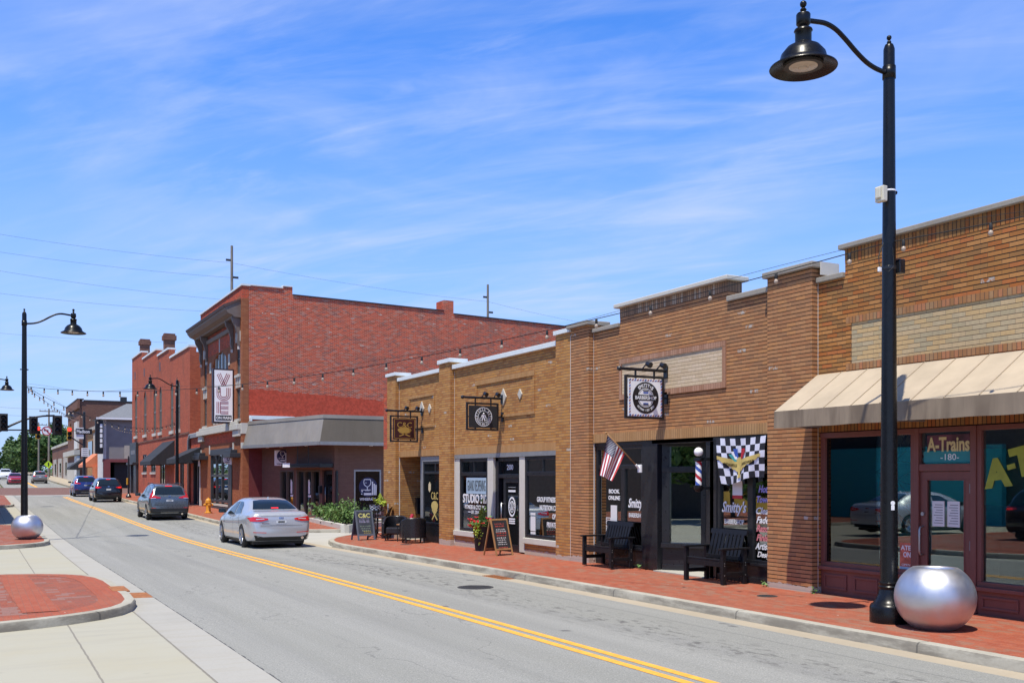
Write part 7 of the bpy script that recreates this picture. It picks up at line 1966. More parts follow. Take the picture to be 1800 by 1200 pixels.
def make_car(name, label, P, paint, detail=True, group=None):
    L, HW = P['L'], P['W'] / 2
    r = thing(name, label, P['cat'], (0, 0, 0), 0, group)
    top, belt, bot_, hw, roofw = P['top'], P['belt'], P['bot'], P['hw'], P['roofw']
    N = 84; vs = []; K = 0
    ys = [L * (.5 - .5 * math.cos(math.pi * i / N)) * .55 + L * i / N * .45 for i in range(N + 1)]
    for y in ys:
        zt, zb, z0 = interp(top, y), interp(belt, y), interp(bot_, y); w_ = interp(hw, y) * HW; rw = interp(roofw, y) * HW
        zt = max(zt, z0 + .12); zb = min(zb, zt - .004); zs = z0 + (zb - z0) * .14; zm = z0 + (zb - z0) * .55
        g = zt - zb; rw = min(rw, w_ * .97)
        half = [(0, z0), (w_*.80, z0), (w_*.93, z0 + (zs-z0)*.35), (w_*.965, zs), (w_*.99, z0 + (zb-z0)*.36), (w_, zm), (w_*.995, z0 + (zb-z0)*.78), (w_*.965, zb - (zb-z0)*.06), (w_*.93, zb + g*.02)]
        k = min(1.0, g / .25)
        for t in (.3, .6, .85): half.append((w_*.93 + (rw - w_*.93) * (t**1.25 if k > .9 else t), zb + g * t * .97 + g*.01))
        half += [(rw*.90, zt - g*.035 - .004), (rw*.70, zt - g*.012), (rw*.35, zt), (0, zt + .004)]
        K = len(half)
        vs += [(x, y, z) for x, z in half] + [(-x, y, z) for x, z in reversed(half[1:-1])]
    R_ = 2 * K - 2
    fs = [(i*R_+k, i*R_+(k+1) % R_, (i+1)*R_+(k+1) % R_, (i+1)*R_+k) for i in range(N) for k in range(R_)] + [tuple(range(R_)), tuple(N*R_ + k for k in range(R_-1, -1, -1))]
    mb = MB(); mb.add(vs, fs); body = mb.build('body', paint, r, auto=38)
    bm = bmesh.new(); bm.from_mesh(body.data); bvh = BVHTree.FromBMesh(bm); bm.free()
    # wheel arches cut from the body
    cut = MB()
    wr = P['wr']
    for wy in P['axles']:
        for s in (-1, 1): cut.lathe([(wr*1.13, -.22), (wr*1.13, .30)], (s*(HW - .06) - .04, wy, wr), 36, 'x')
    co_ = cut.build('cut', None)
    bo = body.modifiers.new('arches', 'BOOLEAN'); bo.operation = 'DIFFERENCE'; bo.object = co_; bo.solver = 'EXACT'
    dg = bpy.context.evaluated_depsgraph_get(); dg.update()
    me = bpy.data.meshes.new_from_object(body.evaluated_get(dg)); old = body.data
    body.modifiers.clear(); body.data = me; bpy.data.meshes.remove(old); bpy.data.objects.remove(co_)
    if not me.materials: me.materials.append(paint)
    try: me.set_sharp_from_angle(angle=R(38))
    except Exception: pass
    def patch(nm, mat, poly, view, off=.006, parent=body, cell=.09, both=False):
        """poly in (x, z) for view rear / front, (y, z) for side, (x, y) for top"""
        v2, f2 = subdiv_poly(poly, cell)
        for s in ((1, -1) if both else (1,)):
            m = MB(); out = []
            for a, b2 in v2:
                if view == 'side': o, d = Vector((3*s, a, b2)), Vector((-s, 0, 0))
                elif view == 'rear': o, d = Vector((a*s, -3, b2)), Vector((0, 1, 0))
                elif view == 'front': o, d = Vector((a*s, L + 3, b2)), Vector((0, -1, 0))
                else: o, d = Vector((a*s, b2, 4)), Vector((0, 0, -1))
                h, n, _, _ = bvh.ray_cast(o, d)
                if h is None:
                    h, n, _, _ = bvh.find_nearest(Vector((a*s, 0 if view == 'rear' else L, b2)) if view in ('rear', 'front') else o + d*(3 - HW if view == 'side' else 0))
                    n = -d
                n = n if n.dot(d) < 0 else -n
                out.append(tuple(h + (n*.5 - d*.5).normalized() * off))
            m.add(out, f2); m.build(nm, mat, parent, smooth=True)
    G_ = M['car_glass']
    for nm, pl_ in P['side_glass']: patch(nm, G_, pl_, 'side', .008, body, .08, True)
    patch('rear_window', G_, P['rear_glass'], 'rear', .014, body, .06)
    patch('windscreen', G_, P['front_glass'], 'front', .014, body, .06)
    for nm, mt, pl_, both in P['rear']: patch(nm, M[mt], pl_, 'rear', .018 if 'tail' in nm else (.024 if 'lamp' in nm else .010), body, .05, both)
    for nm, mt, pl_, both in P.get('front', []): patch(nm, M[mt], pl_, 'front', .010, body, .08, both)
    for nm, mt, pl_ in P.get('side', []): patch(nm, M[mt], pl_, 'side', .005, body, .12, True)
    part('underbody', M['trim_black'], body, lambda m: m.box(-HW*.8, HW*.8, .35, L - .35, interp(bot_, L/2) - .06, interp(bot_, L/2) + .15))
    # wheels
    w0 = None
    for wy in P['axles']:
        for s in (-1, 1):
            if w0 is None:
                t = MB(); tw = .21
                t.lathe([(wr*.66, -tw/2), (wr*.90, -tw/2), (wr*.97, -tw*.42), (wr, -tw*.25), (wr, tw*.25), (wr*.97, tw*.42), (wr*.90, tw/2), (wr*.66, tw/2)], (0,0,0), 32, 'x')
                w0 = t.build('wheel', M['rubber'], r, auto=40); rm = MB()
                rm.lathe([(wr*.66, -tw/2 - .004), (wr*.69, -tw/2 - .012), (wr*.67, -tw/2 - .016), (wr*.60, -tw*.36)], (0,0,0), 32, 'x')
                for k in range(5):
                    a = 2*math.pi*k/5
                    for q in (-.16, .16):
                        c0, c1 = math.cos(a + q*1.5), math.sin(a + q*1.5); e0, e1 = math.cos(a + q), math.sin(a + q)
                        rm.tube([(-tw*.47, .1*wr*c0, .1*wr*c1), (-tw*.50, wr*.64*e0, wr*.64*e1)], [.035, .022], 6)
                rm.lathe([(.01, -tw*.54), (.05, -tw*.53), (.06, -tw*.45)], (0,0,0), 16, 'x')
                rim0 = rm.build('rim', M[P.get('rim', 'rim')], w0, auto=40)
                rd = MB(); rd.lathe([(wr*.64, -tw*.30), (.01, -tw*.30)], (0,0,0), 24, 'x'); rb0 = rd.build('brake_disc', M['trim_black'], w0)
                wh = w0
            else:
                wh = w0.copy(); COL.objects.link(wh); wh.parent = r
                for c_ in (rim0, rb0):
                    q_ = c_.copy(); COL.objects.link(q_); q_.parent = wh
            wh.matrix_parent_inverse = Matrix.Identity(4)
            wh.location = (s*(HW - .115), wy, wr); wh.rotation_euler = (R(17*wy), 0, math.pi if s > 0 else 0)
    # door mirrors
    my, mz = P['mirror']
    for s in (-1, 1):
        mr_ = part('door_mirror', paint if not P.get('dark_mirror') else M['trim_black'], r, lambda m: (m.box(s*HW*.93 if s > 0 else s*HW*1.10 - .09, s*HW*1.10 + .09 if s > 0 else s*HW*.93, my - .05, my + .06, mz, mz + .14),), bevel=.035)
        part('mirror_glass', M['car_glass'], mr_, lambda m: m.box(s*HW*1.10 - .08 + (.005 if s > 0 else -.0), s*HW*1.10 + .08 - .005, my - .058, my - .0505, mz + .015, mz + .125))
    if P.get('wiper'): part('wiper', M['trim_black'], body, lambda m: m.tube(P['wiper'], .012, 5))
    if P.get('antenna'):
        ax, ay = P['antenna']; h, n, _, _ = bvh.ray_cast(Vector((ax, ay, 4)), Vector((0, 0, -1)))
        part('antenna', paint, body, lambda m: m.add([(ax-.02, ay-.04, h.z-.01), (ax+.02, ay-.04, h.z-.01), (ax+.02, ay+.10, h.z-.01), (ax-.02, ay+.10, h.z-.01), (ax, ay-.03, h.z+.06), (ax, ay+.02, h.z+.06)], [(0,1,5,4),(1,2,5),(2,3,4,5),(3,0,4),(0,3,2,1)]))
    if P.get('exhaust'): part('exhaust', M['chrome'], r, lambda m: m.tube([(P['exhaust'], .06, .30), (P['exhaust'], -.005, .30)], .045, 12))
    if P.get('rails'):
        part('roof_rail', M['trim_black'], body, lambda m: [m.tube([(s*HW*.66, y, interp(top, y) + .02) for y in [P['rails'][0] + (P['rails'][1]-P['rails'][0])*k/10 for k in range(11)]], .018, 6) for s in (-1, 1)])
    return r
sedan = dict(cat='car', L=4.85, W=1.865, wr=.335, axles=(1.06, 3.865), mirror=(3.35, .98), dark_mirror=True, antenna=(0, 1.55), exhaust=.62,
    top=[(0,.62),(.04,.93),(.10,1.02),(.22,1.065),(.55,1.10),(.72,1.13),(1.0,1.27),(1.35,1.40),(1.7,1.455),(2.2,1.475),(2.7,1.46),(3.1,1.37),(3.5,1.18),(3.75,1.04),(4.1,.98),(4.5,.88),(4.75,.74),(4.85,.58)],
    belt=[(0,.60),(.05,.86),(.2,.96),(.7,.99),(1.2,.985),(2.5,.93),(3.5,.90),(4.1,.84),(4.6,.72),(4.85,.50)],
    bot=[(0,.34),(.1,.24),(.3,.20),(2.4,.17),(4.4,.18),(4.75,.22),(4.85,.30)],
    hw=[(0,.80),(.05,.885),(.15,.945),(.35,.985),(.8,1.0),(2.4,1.0),(3.9,.99),(4.4,.94),(4.65,.86),(4.8,.72),(4.85,.60)],
    roofw=[(0,.72),(.2,.80),(.6,.76),(1.1,.63),(1.6,.62),(2.8,.62),(3.2,.66),(3.6,.78),(4.2,.80),(4.85,.6)],
    side_glass=[('rear_door_window', [(1.42,1.015),(2.16,.985),(2.20,1.355),(1.86,1.345),(1.62,1.25)]), ('front_door_window', [(2.27,.98),(3.28,.955),(3.02,1.16),(2.72,1.32),(2.30,1.36)])],
    rear_glass=[(-.66,1.135),(.66,1.135),(.52,1.375),(.30,1.405),(-.30,1.405),(-.52,1.375)], front_glass=[(-.70,1.10),(.70,1.10),(.54,1.38),(-.54,1.38)],
    rear=[('tail_lamp', 'tail', [(.38,.845),(.60,.795),(.88,.80),(.905,.90),(.80,.935),(.40,.885)], True), ('lamp_inset', 'lens_clear', [(.50,.862),(.74,.85),(.74,.872),(.52,.882)], True),
          ('number_plate', 'plate', [(-.155,.735),(.155,.735),(.155,.82),(-.155,.82)], False), ('plate_recess', 'paint_silver', [(-.34,.70),(.34,.70),(.36,.71),(-.36,.71)], False),
          ('boot_line', 'trim_black', [(-.62,.668),(.62,.668),(.62,.676),(-.62,.676)], False), ('boot_line', 'trim_black', [(-.60,.945),(.60,.945),(.60,.952),(-.60,.952)], False), ('badge', 'chrome', [(-.07,.875),(.07,.875),(.07,.915),(-.07,.915)], False),
          ('bumper_reflector', 'tail', [(.45,.455),(.82,.475),(.82,.495),(.45,.475)], True), ('lower_valance', 'trim_black', [(-.74,.235),(.74,.235),(.80,.40),(.55,.345),(-.55,.345),(-.80,.40)], False), ('lettering_badge', 'chrome', [(-.58,.735),(-.36,.735),(-.36,.755),(-.58,.755)], False),
          ('brake_lamp', 'brake', [(-.11,1.150),(.11,1.150),(.11,1.175),(-.11,1.175)], False), ('number_print', 'charcoal', [(-.10,.755),(.10,.755),(.10,.80),(-.10,.80)], False)],
    side=[('door_line', 'trim_black', [(2.205,.32),(2.215,.32),(2.24,.97),(2.23,.97)]), ('door_line', 'trim_black', [(3.34,.30),(3.35,.30),(3.40,.92),(3.39,.92)]), ('door_handle', 'chrome', [(1.62,.865),(1.82,.86),(1.82,.885),(1.62,.89)]), ('door_handle', 'chrome', [(2.50,.84),(2.70,.835),(2.70,.86),(2.50,.865)]), ('sill_strip', 'trim_black', [(1.5,.205),(3.4,.205),(3.4,.245),(1.5,.245)]), ('window_trim', 'chrome', [(1.40,.985),(3.36,.925),(3.36,.937),(1.40,.998)]), ('door_line', 'trim_black', [(1.30,.55),(1.315,.55),(1.55,.98),(1.535,.98)])])
suv = dict(cat='suv', L=4.62, W=1.855, wr=.365, axles=(.92, 3.62), mirror=(3.15, 1.06), dark_mirror=True, antenna=(0, .55), rails=(.5, 2.6), exhaust=.55, rim='rim',
    top=[(0,.70),(.03,1.02),(.08,1.14),(.16,1.26),(.30,1.48),(.42,1.60),(.6,1.645),(1.2,1.685),(1.9,1.69),(2.4,1.66),(2.8,1.55),(3.2,1.32),(3.5,1.14),(3.9,1.08),(4.3,1.0),(4.52,.86),(4.62,.66)],
    belt=[(0,.68),(.05,1.0),(.2,1.10),(.6,1.11),(1.5,1.06),(2.5,1.02),(3.3,1.0),(3.9,.94),(4.4,.84),(4.62,.6)],
    bot=[(0,.42),(.1,.32),(.3,.27),(2.3,.23),(4.3,.25),(4.55,.30),(4.62,.40)],
    hw=[(0,.84),(.05,.92),(.15,.965),(.4,.995),(.9,1.0),(2.4,1.0),(3.7,.99),(4.2,.94),(4.45,.86),(4.58,.74),(4.62,.62)],
    roofw=[(0,.80),(.2,.76),(.5,.66),(1.2,.66),(2.2,.66),(2.8,.66),(3.2,.72),(3.6,.82),(4.62,.62)],
    side_glass=[('quarter_window', [(.72,1.17),(1.02,1.155),(1.05,1.47),(.88,1.42)]), ('rear_door_window', [(1.08,1.15),(1.96,1.10),(2.0,1.56),(1.12,1.52)]), ('front_door_window', [(2.06,1.095),(3.02,1.06),(2.72,1.34),(2.44,1.50),(2.10,1.56)])],
    rear_glass=[(-.66,1.20),(.66,1.20),(.57,1.52),(.5,1.55),(-.5,1.55),(-.57,1.52)], front_glass=[(-.70,1.20),(.70,1.20),(.58,1.56),(-.58,1.56)],
    rear=[('tail_lamp', 'tail', [(.40,1.035),(.86,1.02),(.90,1.12),(.84,1.13),(.78,1.55),(.70,1.52),(.72,1.16),(.42,1.085)], True), ('lamp_inset', 'lens_clear', [(.62,1.03),(.84,1.02),(.84,1.04),(.62,1.05)], True),
          ('number_plate', 'plate', [(-.155,.88),(.155,.88),(.155,.97),(-.155,.97)], False), ('badge', 'chrome', [(-.06,1.10),(.06,1.10),(.06,1.15),(-.06,1.15)], False), ('tailgate_line', 'trim_black', [(-.66,.72),(.66,.72),(.66,.73),(-.66,.73)], False),
          ('lower_bumper', 'trim_black', [(-.84,.345),(.84,.345),(.86,.56),(-.86,.56)], False), ('skid_plate', 'rim', [(-.40,.34),(.40,.34),(.40,.40),(-.40,.40)], False), ('brake_lamp', 'brake', [(-.16,1.575),(.16,1.575),(.16,1.60),(-.16,1.60)], False), ('number_print', 'charcoal', [(-.10,.90),(.10,.90),(.10,.945),(-.10,.945)], False), ('bumper_reflector', 'tail', [(.62,.58),(.80,.58),(.80,.60),(.62,.60)], True)],
    side=[('door_line', 'trim_black', [(2.02,.45),(2.03,.45),(2.04,1.08),(2.03,1.08)]), ('door_line', 'trim_black', [(3.10,.45),(3.11,.45),(3.14,1.04),(3.13,1.04)]), ('door_handle', 'chrome', [(1.30,1.0),(1.5,.995),(1.5,1.02),(1.3,1.025)]), ('door_handle', 'chrome', [(2.28,.97),(2.48,.965),(2.48,.99),(2.28,.995)]), ('sill_cladding', 'trim_black', [(1.36,.265),(3.18,.265),(3.18,.40),(1.36,.40)])])
import copy
suv2 = copy.deepcopy(suv)
suv2['rear'] = [('tail_lamp', 'tail', [(.46,1.02),(.70,.97),(.86,.99),(.90,1.09),(.80,1.11),(.50,1.07)], True), ('number_plate', 'plate', [(-.155,.84),(.155,.84),(.155,.95),(-.155,.95)], False), ('badge', 'chrome', [(-.06,1.07),(.06,1.07),(.06,1.13),(-.06,1.13)], False),
    ('lower_bumper', 'trim_black', [(-.84,.345),(.84,.345),(.86,.50),(-.86,.50)], False), ('tailgate_line', 'charcoal', [(-.66,.70),(.66,.70),(.66,.71),(-.66,.71)], False), ('brake_lamp', 'brake', [(-.14,1.575),(.14,1.575),(.14,1.60),(-.14,1.60)], False), ('lamp_inset', 'brake', [(.60,1.0),(.80,1.0),(.80,1.05),(.60,1.05)], True)]
suv2['rails'] = None; suv2['rim'] = 'rim_dark'
GC = 'cars driving on the street'
def put(c, x, y, rz=0, rear_axle=None):
    yy = y; s = (gz(y + 2.5) - gz(y + .5)) / 2.0 if rz == 0 else 0
    c.location = (x, y, gz(y + 1.0) - s * 1.0 + .003); c.rotation_euler = (math.atan(s), 0, rz)
silver = make_car('parked_car' if False else 'sedan_car', 'silver four door sedan driving away in the right lane, nearest car', sedan, M['paint_silver'], group=GC); put(silver, 7.90, 29.05)
grey = make_car('suv_car', 'blue grey suv driving away just ahead of the silver sedan', suv, M['paint_grey'], group=GC); put(grey, 7.92, 48.5)
blacks = make_car('suv_car', 'black suv with lit brake lamps waiting before the crossing', suv2, M['paint_black'], group=GC); put(blacks, 8.05, 74.2)
blues = make_car('suv_car', 'deep blue suv partly hidden behind the black one at the crossing', suv, M['paint_blue'], group=GC); put(blues, 7.75, 87.0)
tan = make_car('suv_car', 'taupe suv seen from behind beyond the crossing', suv2, M['paint_tan'], group=GC); put(tan, 7.35, 146)
hatch = copy.deepcopy(sedan); hatch['cat'] = 'car'
hatch['front'] = [('headlamp', 'lens_clear', [(.52,.66),(.86,.72),(.88,.80),(.60,.76)], True), ('grille', 'trim_black', [(-.50,.42),(.50,.42),(.55,.62),(-.55,.62)], False), ('number_plate', 'plate', [(-.155,.45),(.155,.45),(.155,.55),(-.155,.55)], False)]
redc = make_car('sedan_car', 'red car driving towards the camera beyond the crossing', hatch, M['paint_red'], group=GC); put(redc, 4.3, 142, math.pi); redc.location = (4.3, 146, gz(142)); 
whitev = make_car('suv_car', 'white topped blue vehicle far behind the red car at the left edge', suv, M['paint_white'], group=GC); put(whitev, 3.6, 176, math.pi); whitev.location = (3.9, 178, gz(175))
for c_ in whitev.children:
    if c_.name.startswith('body'):
        pass
# parked across the street; the shop windows mirror them
GP = 'cars parked across the street'
def cp(o, loc, rz, label):
    c = dup(o, loc, 0, label, GP); c.rotation_euler = (0, 0, rz); return c
cp(silver, (-3.0, 24.6, -.002), R(94), 'silver sedan parked in the lot across the street')
cp(blacks, (-3.2, 18.6, -.002), R(88), 'black suv parked in the lot across the street')
# ------------------------------------------------------------------ signals, signs and poles at the crossing
def at_far(px, py, Y): return atY(px, py, Y)
def signal(name, label, X, Y, Z, h, body, lit, back=True, group=None, facing_cam=True):
    r = thing(name, label, 'traffic light', (X, Y, Z), 0, group); w_ = h * .34
    part('housing', M[body], r, lambda m: m.box(X - w_/2, X + w_/2, Y, Y + .25, Z - h/2, Z + h/2), bevel=.03)
    if back: part('backplate', M['black_matte'], r, lambda m: m.box(X - w_*.78, X + w_*.78, Y + .10, Y + .14, Z - h*.58, Z + h*.58))
    for k in range(3):
        z = Z + h*.32 - h*.32*k; q = w_*.40
        if facing_cam:
            part('lamp', M['signal_red'] if (lit and k == 0) else M['black_gloss'], r, lambda m: m.lathe([(q, -.03), (q*.6, -.06), (.01, -.07)], (X, Y, z), 16, 'y'))
            part('visor', M[body] if body == 'black_matte' else M['black_matte'], r, lambda m: m.add([(X + q*1.1*math.cos(R(a)), Y - d, z + q*1.1*math.sin(R(a))) for a in range(-20, 201, 20) for d in (0, .2)], [(2*i, 2*i+2, 2*i+3, 2*i+1) for i in range(11)]))
    return r
GT = 'traffic lights over the crossing'
YN = 88.0
bx, bz_ = atY(101, 747, YN)
signal('traffic_light', 'black backed traffic light at the tip of the curved mast arm', bx, YN, bz_, 1.35, 'black_matte', False, True, GT)
bx2, bz2 = atY(59, 747, YN); signal('traffic_light', 'black backed traffic light half hidden behind the left lamp post', bx2, YN, bz2, 1.2, 'black_matte', False, True, GT)
bx3, bz3 = atY(6, 742, YN); signal('traffic_light', 'black backed traffic light at the left edge of the view', bx3, YN, bz3, 1.2, 'black_matte', False, True, GT)
ma = thing('mast_arm', 'curved black mast arm reaching in from the left over the crossing', 'mast arm', (-4.5, YN + .2, gz(YN)))
def armp(m):
    q = [atY(px, py, YN + .2) for px, py in ((-60, 775), (-20, 764), (0, 757), (20, 747), (36, 740), (55, 734), (75, 731), (96, 730))]
    m.tube([(x, YN + .2, z) for x, z in q], [.11, .10, .095, .09, .085, .08, .075, .07], 10)
part('arm', M['black'], ma, armp, smooth=True)
part('pole', M['black'], ma, lambda m: m.tube([(atY(-60, 775, YN+.2)[0], YN + .2, gz(YN)), (atY(-60, 775, YN+.2)[0], YN + .2, 6.5)], [.16, .11], 12))
YF = 117.0
rx, rz_ = atY(67, 760, YF); signal('traffic_light', 'yellow traffic light showing red beside the round no turn sign', rx, YF, rz_, 1.35, 'signal_yellow', True, False, GT)
# signal pole at the far right corner
pxX, _ = atY(148, 850, YF)
pl4 = thing('signal_pole', 'black signal pole with small lamp arm at the far right corner of the crossing', 'pole', (pxX, YF, gz(YF)))
ptop = atY(148, 724, YF)[1]
part('pole', M['black'], pl4, lambda m: m.lathe([(.30, gz(YF)), (.30, gz(YF) + .5), (.17, gz(YF) + .9), (.13, ptop), (.03, ptop + .1)], (pxX, YF, 0), 14))
part('signal_arm', M['black'], pl4, lambda m: (m.tube([(pxX, YF, atY(148, 783, YF)[1]), (atY(126, 769, YF)[0], YF, atY(126, 769, YF)[1])], .07, 8), m.box(atY(126, 760, YF)[0], pxX, YF, YF + .06, atY(126, 757, YF)[1], atY(126, 756, YF)[1])))
hx = atY(122, 728, YF)[0]
part('lamp_arm', M['black'], pl4, lambda m: m.tube([(pxX, YF, ptop - .4), ((pxX + hx)/2, YF, ptop - .1), (hx, YF, ptop)], .05, 8))
part('lamp_shade', M['black'], pl4, lambda m: m.lathe([(.05, ptop + .1), (.12, ptop - .1), (.28, ptop - .3), (.55, ptop - .55), (.5, ptop - .56)], (hx, YF, 0), 18))
rx2, rz2 = atY(122, 762, YF - .2); signal('traffic_light', 'yellow traffic light showing red on the black corner pole', rx2, YF - .3, rz2, 1.4, 'signal_yellow', True, False, GT)
# street name plate
x0, z1 = atY(133, 753, YF - .3); x1, z0 = atY(162, 763, YF - .3)
sn = thing('street_sign', 'black street name plate reading Madison on the corner pole', 'street sign', (x0, YF - .3, z0))
part('plate', M['black'], sn, lambda m: m.box(x0, x1, YF - .33, YF - .30, z0, z1), bevel=.01)
m = MB().frame((0, YF - .332, 0), (1, 0, 0), (0, 0, 1)); text(m, 'Madison', (x0+x1)/2 - .08, (z0+z1)/2, w=(x1-x0)*.78, h=(z1-z0)*.62, bold=.02); m.build('lettering', M['white_vinyl'], sn)
x0, z1 = atY(133, 751, YF - .2); x1, z0 = atY(147, 771, YF - .2)
tag(MB().box(x0, x1, YF - .26, YF - .22, z0, z1).build('sign_plate', M['paper']), 'pale plate behind the street name plate on the corner pole', 'sign')
x0, z1 = atY(143, 787, YF - .3); x1, z0 = atY(156, 802, YF - .3)
ns = thing('notice_sign', 'white square notice low on the black corner pole', 'sign', (x0, YF - .3, z0))
part('plate', M['paper'], ns, lambda m: m.box(x0, x1, YF - .33, YF - .30, z0, z1), bevel=.01)
part('print', M['grey_steel'], ns, lambda m: [m.box(x0 + .12, x1 - .12, YF - .335, YF - .331, z0 + .15 + .2*i, z0 + .22 + .2*i) for i in range(4)])
# no left turn
nx, nz = atY(82, 757, YF)
nl = thing('no_turn_sign', 'round white sign with red ring and crossed out left arrow', 'traffic sign', (nx, YF, nz))
pf = part('plate', M['white'], nl, lambda m: (m.frame((0, YF, 0), (1,0,0), (0,0,1)), disc(m, nx, nz, 0, .50, -.02, .0)))
part('ring', M['red_vinyl'], pf, lambda m: (m.frame((0, YF - .004, 0), (1,0,0), (0,0,1)), disc(m, nx, nz, .40, .49, 0, .004), m.add([(nx - .33, nz + .25, .005), (nx - .26, nz + .33, .005), (nx + .33, nz - .25, .005), (nx + .26, nz - .33, .005)], [(0,1,2,3)])))
part('arrow', M['black'], pf, lambda m: (m.frame((0, YF - .003, 0), (1,0,0), (0,0,1)), m.box(nx + .08, nx + .17, nz - .25, nz + .10, 0, .003), m.box(nx - .12, nx + .08, nz + .02, nz + .11, 0, .003), m.add([(nx - .30, nz + .06, .003), (nx - .12, nz - .08, .003), (nx - .12, nz + .2, .003)], [(0,1,2)])))
m2 = thing('mast_arm', 'thin far mast arm carrying the yellow signal and the round sign', 'mast arm', (nx, YF + .2, nz))
part('arm', M['black'], m2, lambda m: m.tube([(atY(-40, 755, YF)[0], YF + .2, atY(-40, 755, YF)[1]), (nx + .8, YF + .2, nz + .1)], .07, 8))
# pedestrian button post
pY = 80.5; pX = atY(226, 866, pY)[0]
pp = thing('signal_post', 'slim black pedestrian post with orange box by the red hall corner', 'post', (pX, pY, gz(pY)))
part('post', M['black'], pp, lambda m: m.lathe([(.20, gz(pY) + .12), (.20, gz(pY) + .25), (.075, gz(pY) + .4), (.06, gz(pY) + 3.2), (.02, gz(pY) + 3.3)], (pX, pY, 0), 12))
part('button_box', M['signal_yellow'], pp, lambda m: m.box(pX - .16, pX - .05, pY - .12, pY + .02, gz(pY) + 1.1, gz(pY) + 1.6), bevel=.01)
# ------------------------------------------------------------------ utility poles and wires
def upole(label, X, Y, ztop, arm, z0=0, r0=.16):
    r = thing('utility_pole', label, 'utility pole', (X, Y, z0))
    part('pole', M['pole_wood'], r, lambda m: m.tube([(X, Y, z0), (X, Y, ztop)], [r0, r0*.6], 10))
    if arm: part('crossarm', M['pole_wood'], r, lambda m: (m.box(X - 1.5, X + 1.5, Y - .08, Y + .08, ztop - .55, ztop - .40), [m.lathe([(.05, 0), (.06, .15), (.02, .2)], (X + d, Y, ztop - .40), 8) for d in (-1.4, -.6, .6, 1.4)]))
    part('insulator', M['charcoal'], r, lambda m: [m.box(X - .05 if k % 2 else X - .45, X + .5 if k % 2 else X + .05, Y - .05, Y + .05, ztop - 1.2 - 1.3*k, ztop - 1.05 - 1.3*k) for k in range(2)])
    return r
def byp(px, py, Y): x, z = atY(px, py, Y); return x, Y, z
UY = 78.0
ax, _, az = byp(407.5, 432, UY); upole('weathered wooden pole rising behind the tall brick building near its front', ax, UY, az, False, 0)
ax2, _, az2 = byp(857.5, 500, UY); upole('weathered wooden pole rising behind the blank red side wall', ax2, UY, az2, False, 0)
ux, _, uz = byp(86, 718, 190); upole('wooden utility pole with crossarm beyond the crossing', ux, 190, uz, True, gz(190), .22)
ux3, _, uz3 = byp(68, 742, 215); upole('thinner distant utility pole with crossarm above the trees', ux3, 215, uz3, True, gz(215), .2)
GW = 'overhead wires'
def wire(label, pts, r=.0075):
    m = MB(); q = []
    for a, b2 in zip(pts[:-1], pts[1:]):
        a, b2 = Vector(a), Vector(b2)
        for k in range(14): p = a.lerp(b2, k/14); p.z -= .7 * 4 * (k/14) * (1 - k/14) * (a - b2).length / 60; q.append(p)
    q.append(Vector(pts[-1])); m.tube(q, r, 5)
    return tag(m.build('overhead_wire', M['wire']), label, 'wire', GW)
wire('topmost overhead wire crossing the sky behind the tall brick building', [byp(-60, 402, UY), byp(407, 462, UY), byp(857, 530, UY), byp(1100, 580, UY)])
wire('second overhead wire from the top, ending at the wooden pole', [byp(-60, 434, UY), byp(407, 488, UY)])
wire('third overhead wire from the top, left of the tall brick building', [byp(-60, 466, UY), byp(407, 528, UY)])
wire('pair of low overhead wires left of the tall brick building, upper one', [byp(-60, 508, UY), byp(380, 548, UY)])
wire('low overhead wire just under the left lamp head', [byp(-60, 580, UY), byp(330, 602, UY)], .006)
wire('lower wire across the sky beyond the crossing', [byp(-40, 712, 150), byp(118, 720, 150)], .012)
wire('lowest wire across the sky beyond the crossing', [byp(-40, 726, 150), byp(118, 732, 150)], .012)
# warning sign
wx_, wz_ = atY(85, 816, 170); ys_ = thing('warning_sign', 'lime diamond warning sign on the utility pole beyond the crossing', 'traffic sign', (wx_, 170, wz_))
part('plate', M['sign_lime'], ys_, lambda m: m.prism([(wx_ - .62, wz_), (wx_, wz_ - .62), (wx_ + .62, wz_), (wx_, wz_ + .62)], 'y', 170, 170.04))
part('symbol', M['black'], ys_, lambda m: (m.box(wx_ - .06, wx_ + .1, 169.98, 169.999, wz_ - .25, wz_ + .2), m.ball((wx_, 169.98, wz_ + .28), .08, 8, 6)))
part('post', M['grey_steel'], ys_, lambda m: m.tube([(wx_, 170.08, gz(170)), (wx_, 170.08, wz_ + .5)], .05, 6))
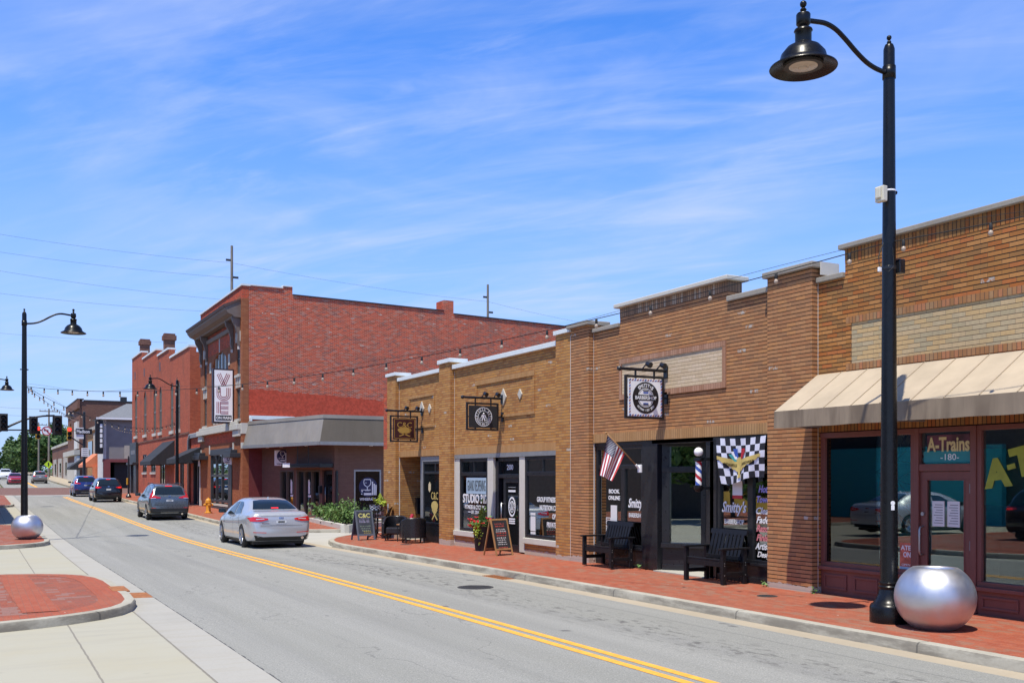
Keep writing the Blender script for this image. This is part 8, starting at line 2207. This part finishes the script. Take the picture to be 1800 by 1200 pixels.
# ------------------------------------------------------------------ trees at the end of the street
def tree(label, X, Y, z0, H, rad, n, sd, group='trees at the end of the street'):
    rr = random.Random(sd); t = thing('tree', label, 'tree', (X, Y, z0), 0, group)
    lumps = []
    for _ in range(26):
        a = rr.uniform(0, 6.283); e = rr.uniform(-.5, 1); q = rad * rr.uniform(.35, .9)
        lumps.append((X + q*math.cos(a)*(1 - .4*abs(e)), Y + q*math.sin(a)*(1 - .4*abs(e)), z0 + H*.60 + H*.36*e, rad * rr.uniform(.16, .32)))
    def tk(m):
        m.tube([(X, Y, z0 - .3), (X + .1, Y, z0 + H*.3), (X, Y, z0 + H*.65)], [H*.03, H*.022, H*.01], 8)
        for q in lumps[:10]: m.tube([(X, Y, z0 + H*rr.uniform(.28, .5)), (q[0], q[1], q[2])], [H*.010, H*.003], 5)
    part('trunk', M['bark'], t, tk)
    def lf(m):
        def p():
            q = rr.choice(lumps); d = Vector((rr.gauss(0, 1), rr.gauss(0, 1), rr.gauss(0, .8))).normalized() * q[3] * rr.uniform(.6, 1.05); return (q[0] + d.x, q[1] + d.y, q[2] + d.z)
        leaves(m, n, p, rad * .15, rr)
    part('crown', M['leaf_tree'] if Y > 100 else M['leaf'], t, lf)
    return t
for k, (px, ptop_, Y, rad, lab) in enumerate(((24, 798, 262, 5.0, 'low green tree farthest left at the end of the street'), (44, 776, 240, 6.0, 'broad green tree behind the left lamp post'), (66, 766, 226, 6.2, 'tall green tree beside the utility pole'), (94, 770, 236, 5.5, 'green tree right of the utility pole'), (108, 744, 280, 6.0, 'tallest green tree rising behind the far brick shops'), (34, 812, 300, 6, 'small green tree in the gap between the larger ones'))):
    x, zt = atY(px, ptop_, Y); z0 = gz(Y) - .2
    tree(lab, x, Y, z0, zt - z0, rad, 2600, 40 + k)
# hedge mass closing the view behind them
hd_ = MB(); rh = random.Random(9)
leaves(hd_, 5000, lambda: (rh.uniform(-70, 30), rh.uniform(330, 345), 2.6 + abs(rh.gauss(0, 1.3))), 1.0, rh)
stuff(tag(hd_.build('far_woodland', M['leaf_tree']), 'distant green woodland closing the end of the street', 'woodland'))
# trees and shrubs across the street, mirrored by the shop windows
tree('green tree across the street behind the parking lot', -6.5, 34.3, 0, 3.0, 2.0, 2200, 61, 'trees across the street')
tree('smaller green tree across the street near the ochre wall', -9.0, 38.5, 0, 4.2, 2.2, 2000, 62, 'trees across the street')
tree('broad green tree across the street beside the turquoise wall', -10.5, 6.0, 0, 5.0, 3.2, 2600, 63, 'trees across the street')
# weeds at the foot of the walls
def weed(label, x, y, z):
    m = MB(); rr = random.Random(int(x*100 + y*10)); leaves(m, 16, lambda: (x + rr.gauss(0, .03), y + rr.gauss(0, .04), z + abs(rr.gauss(0, .05))), .06, rr, .8)
    tag(m.build('weed', M['leaf']), label, 'weed', 'weeds at the foot of the walls')
weed('tuft of weeds at the corner of the pier and the maroon shopfront', 11.84, 11.80, .125)
weed('tuft of weeds at the foot of the pier right of the second bench', 11.84, 12.93, .125)
weed('tuft of weeds at the foot of the black post by the entry', 11.9, 16.7, .125)
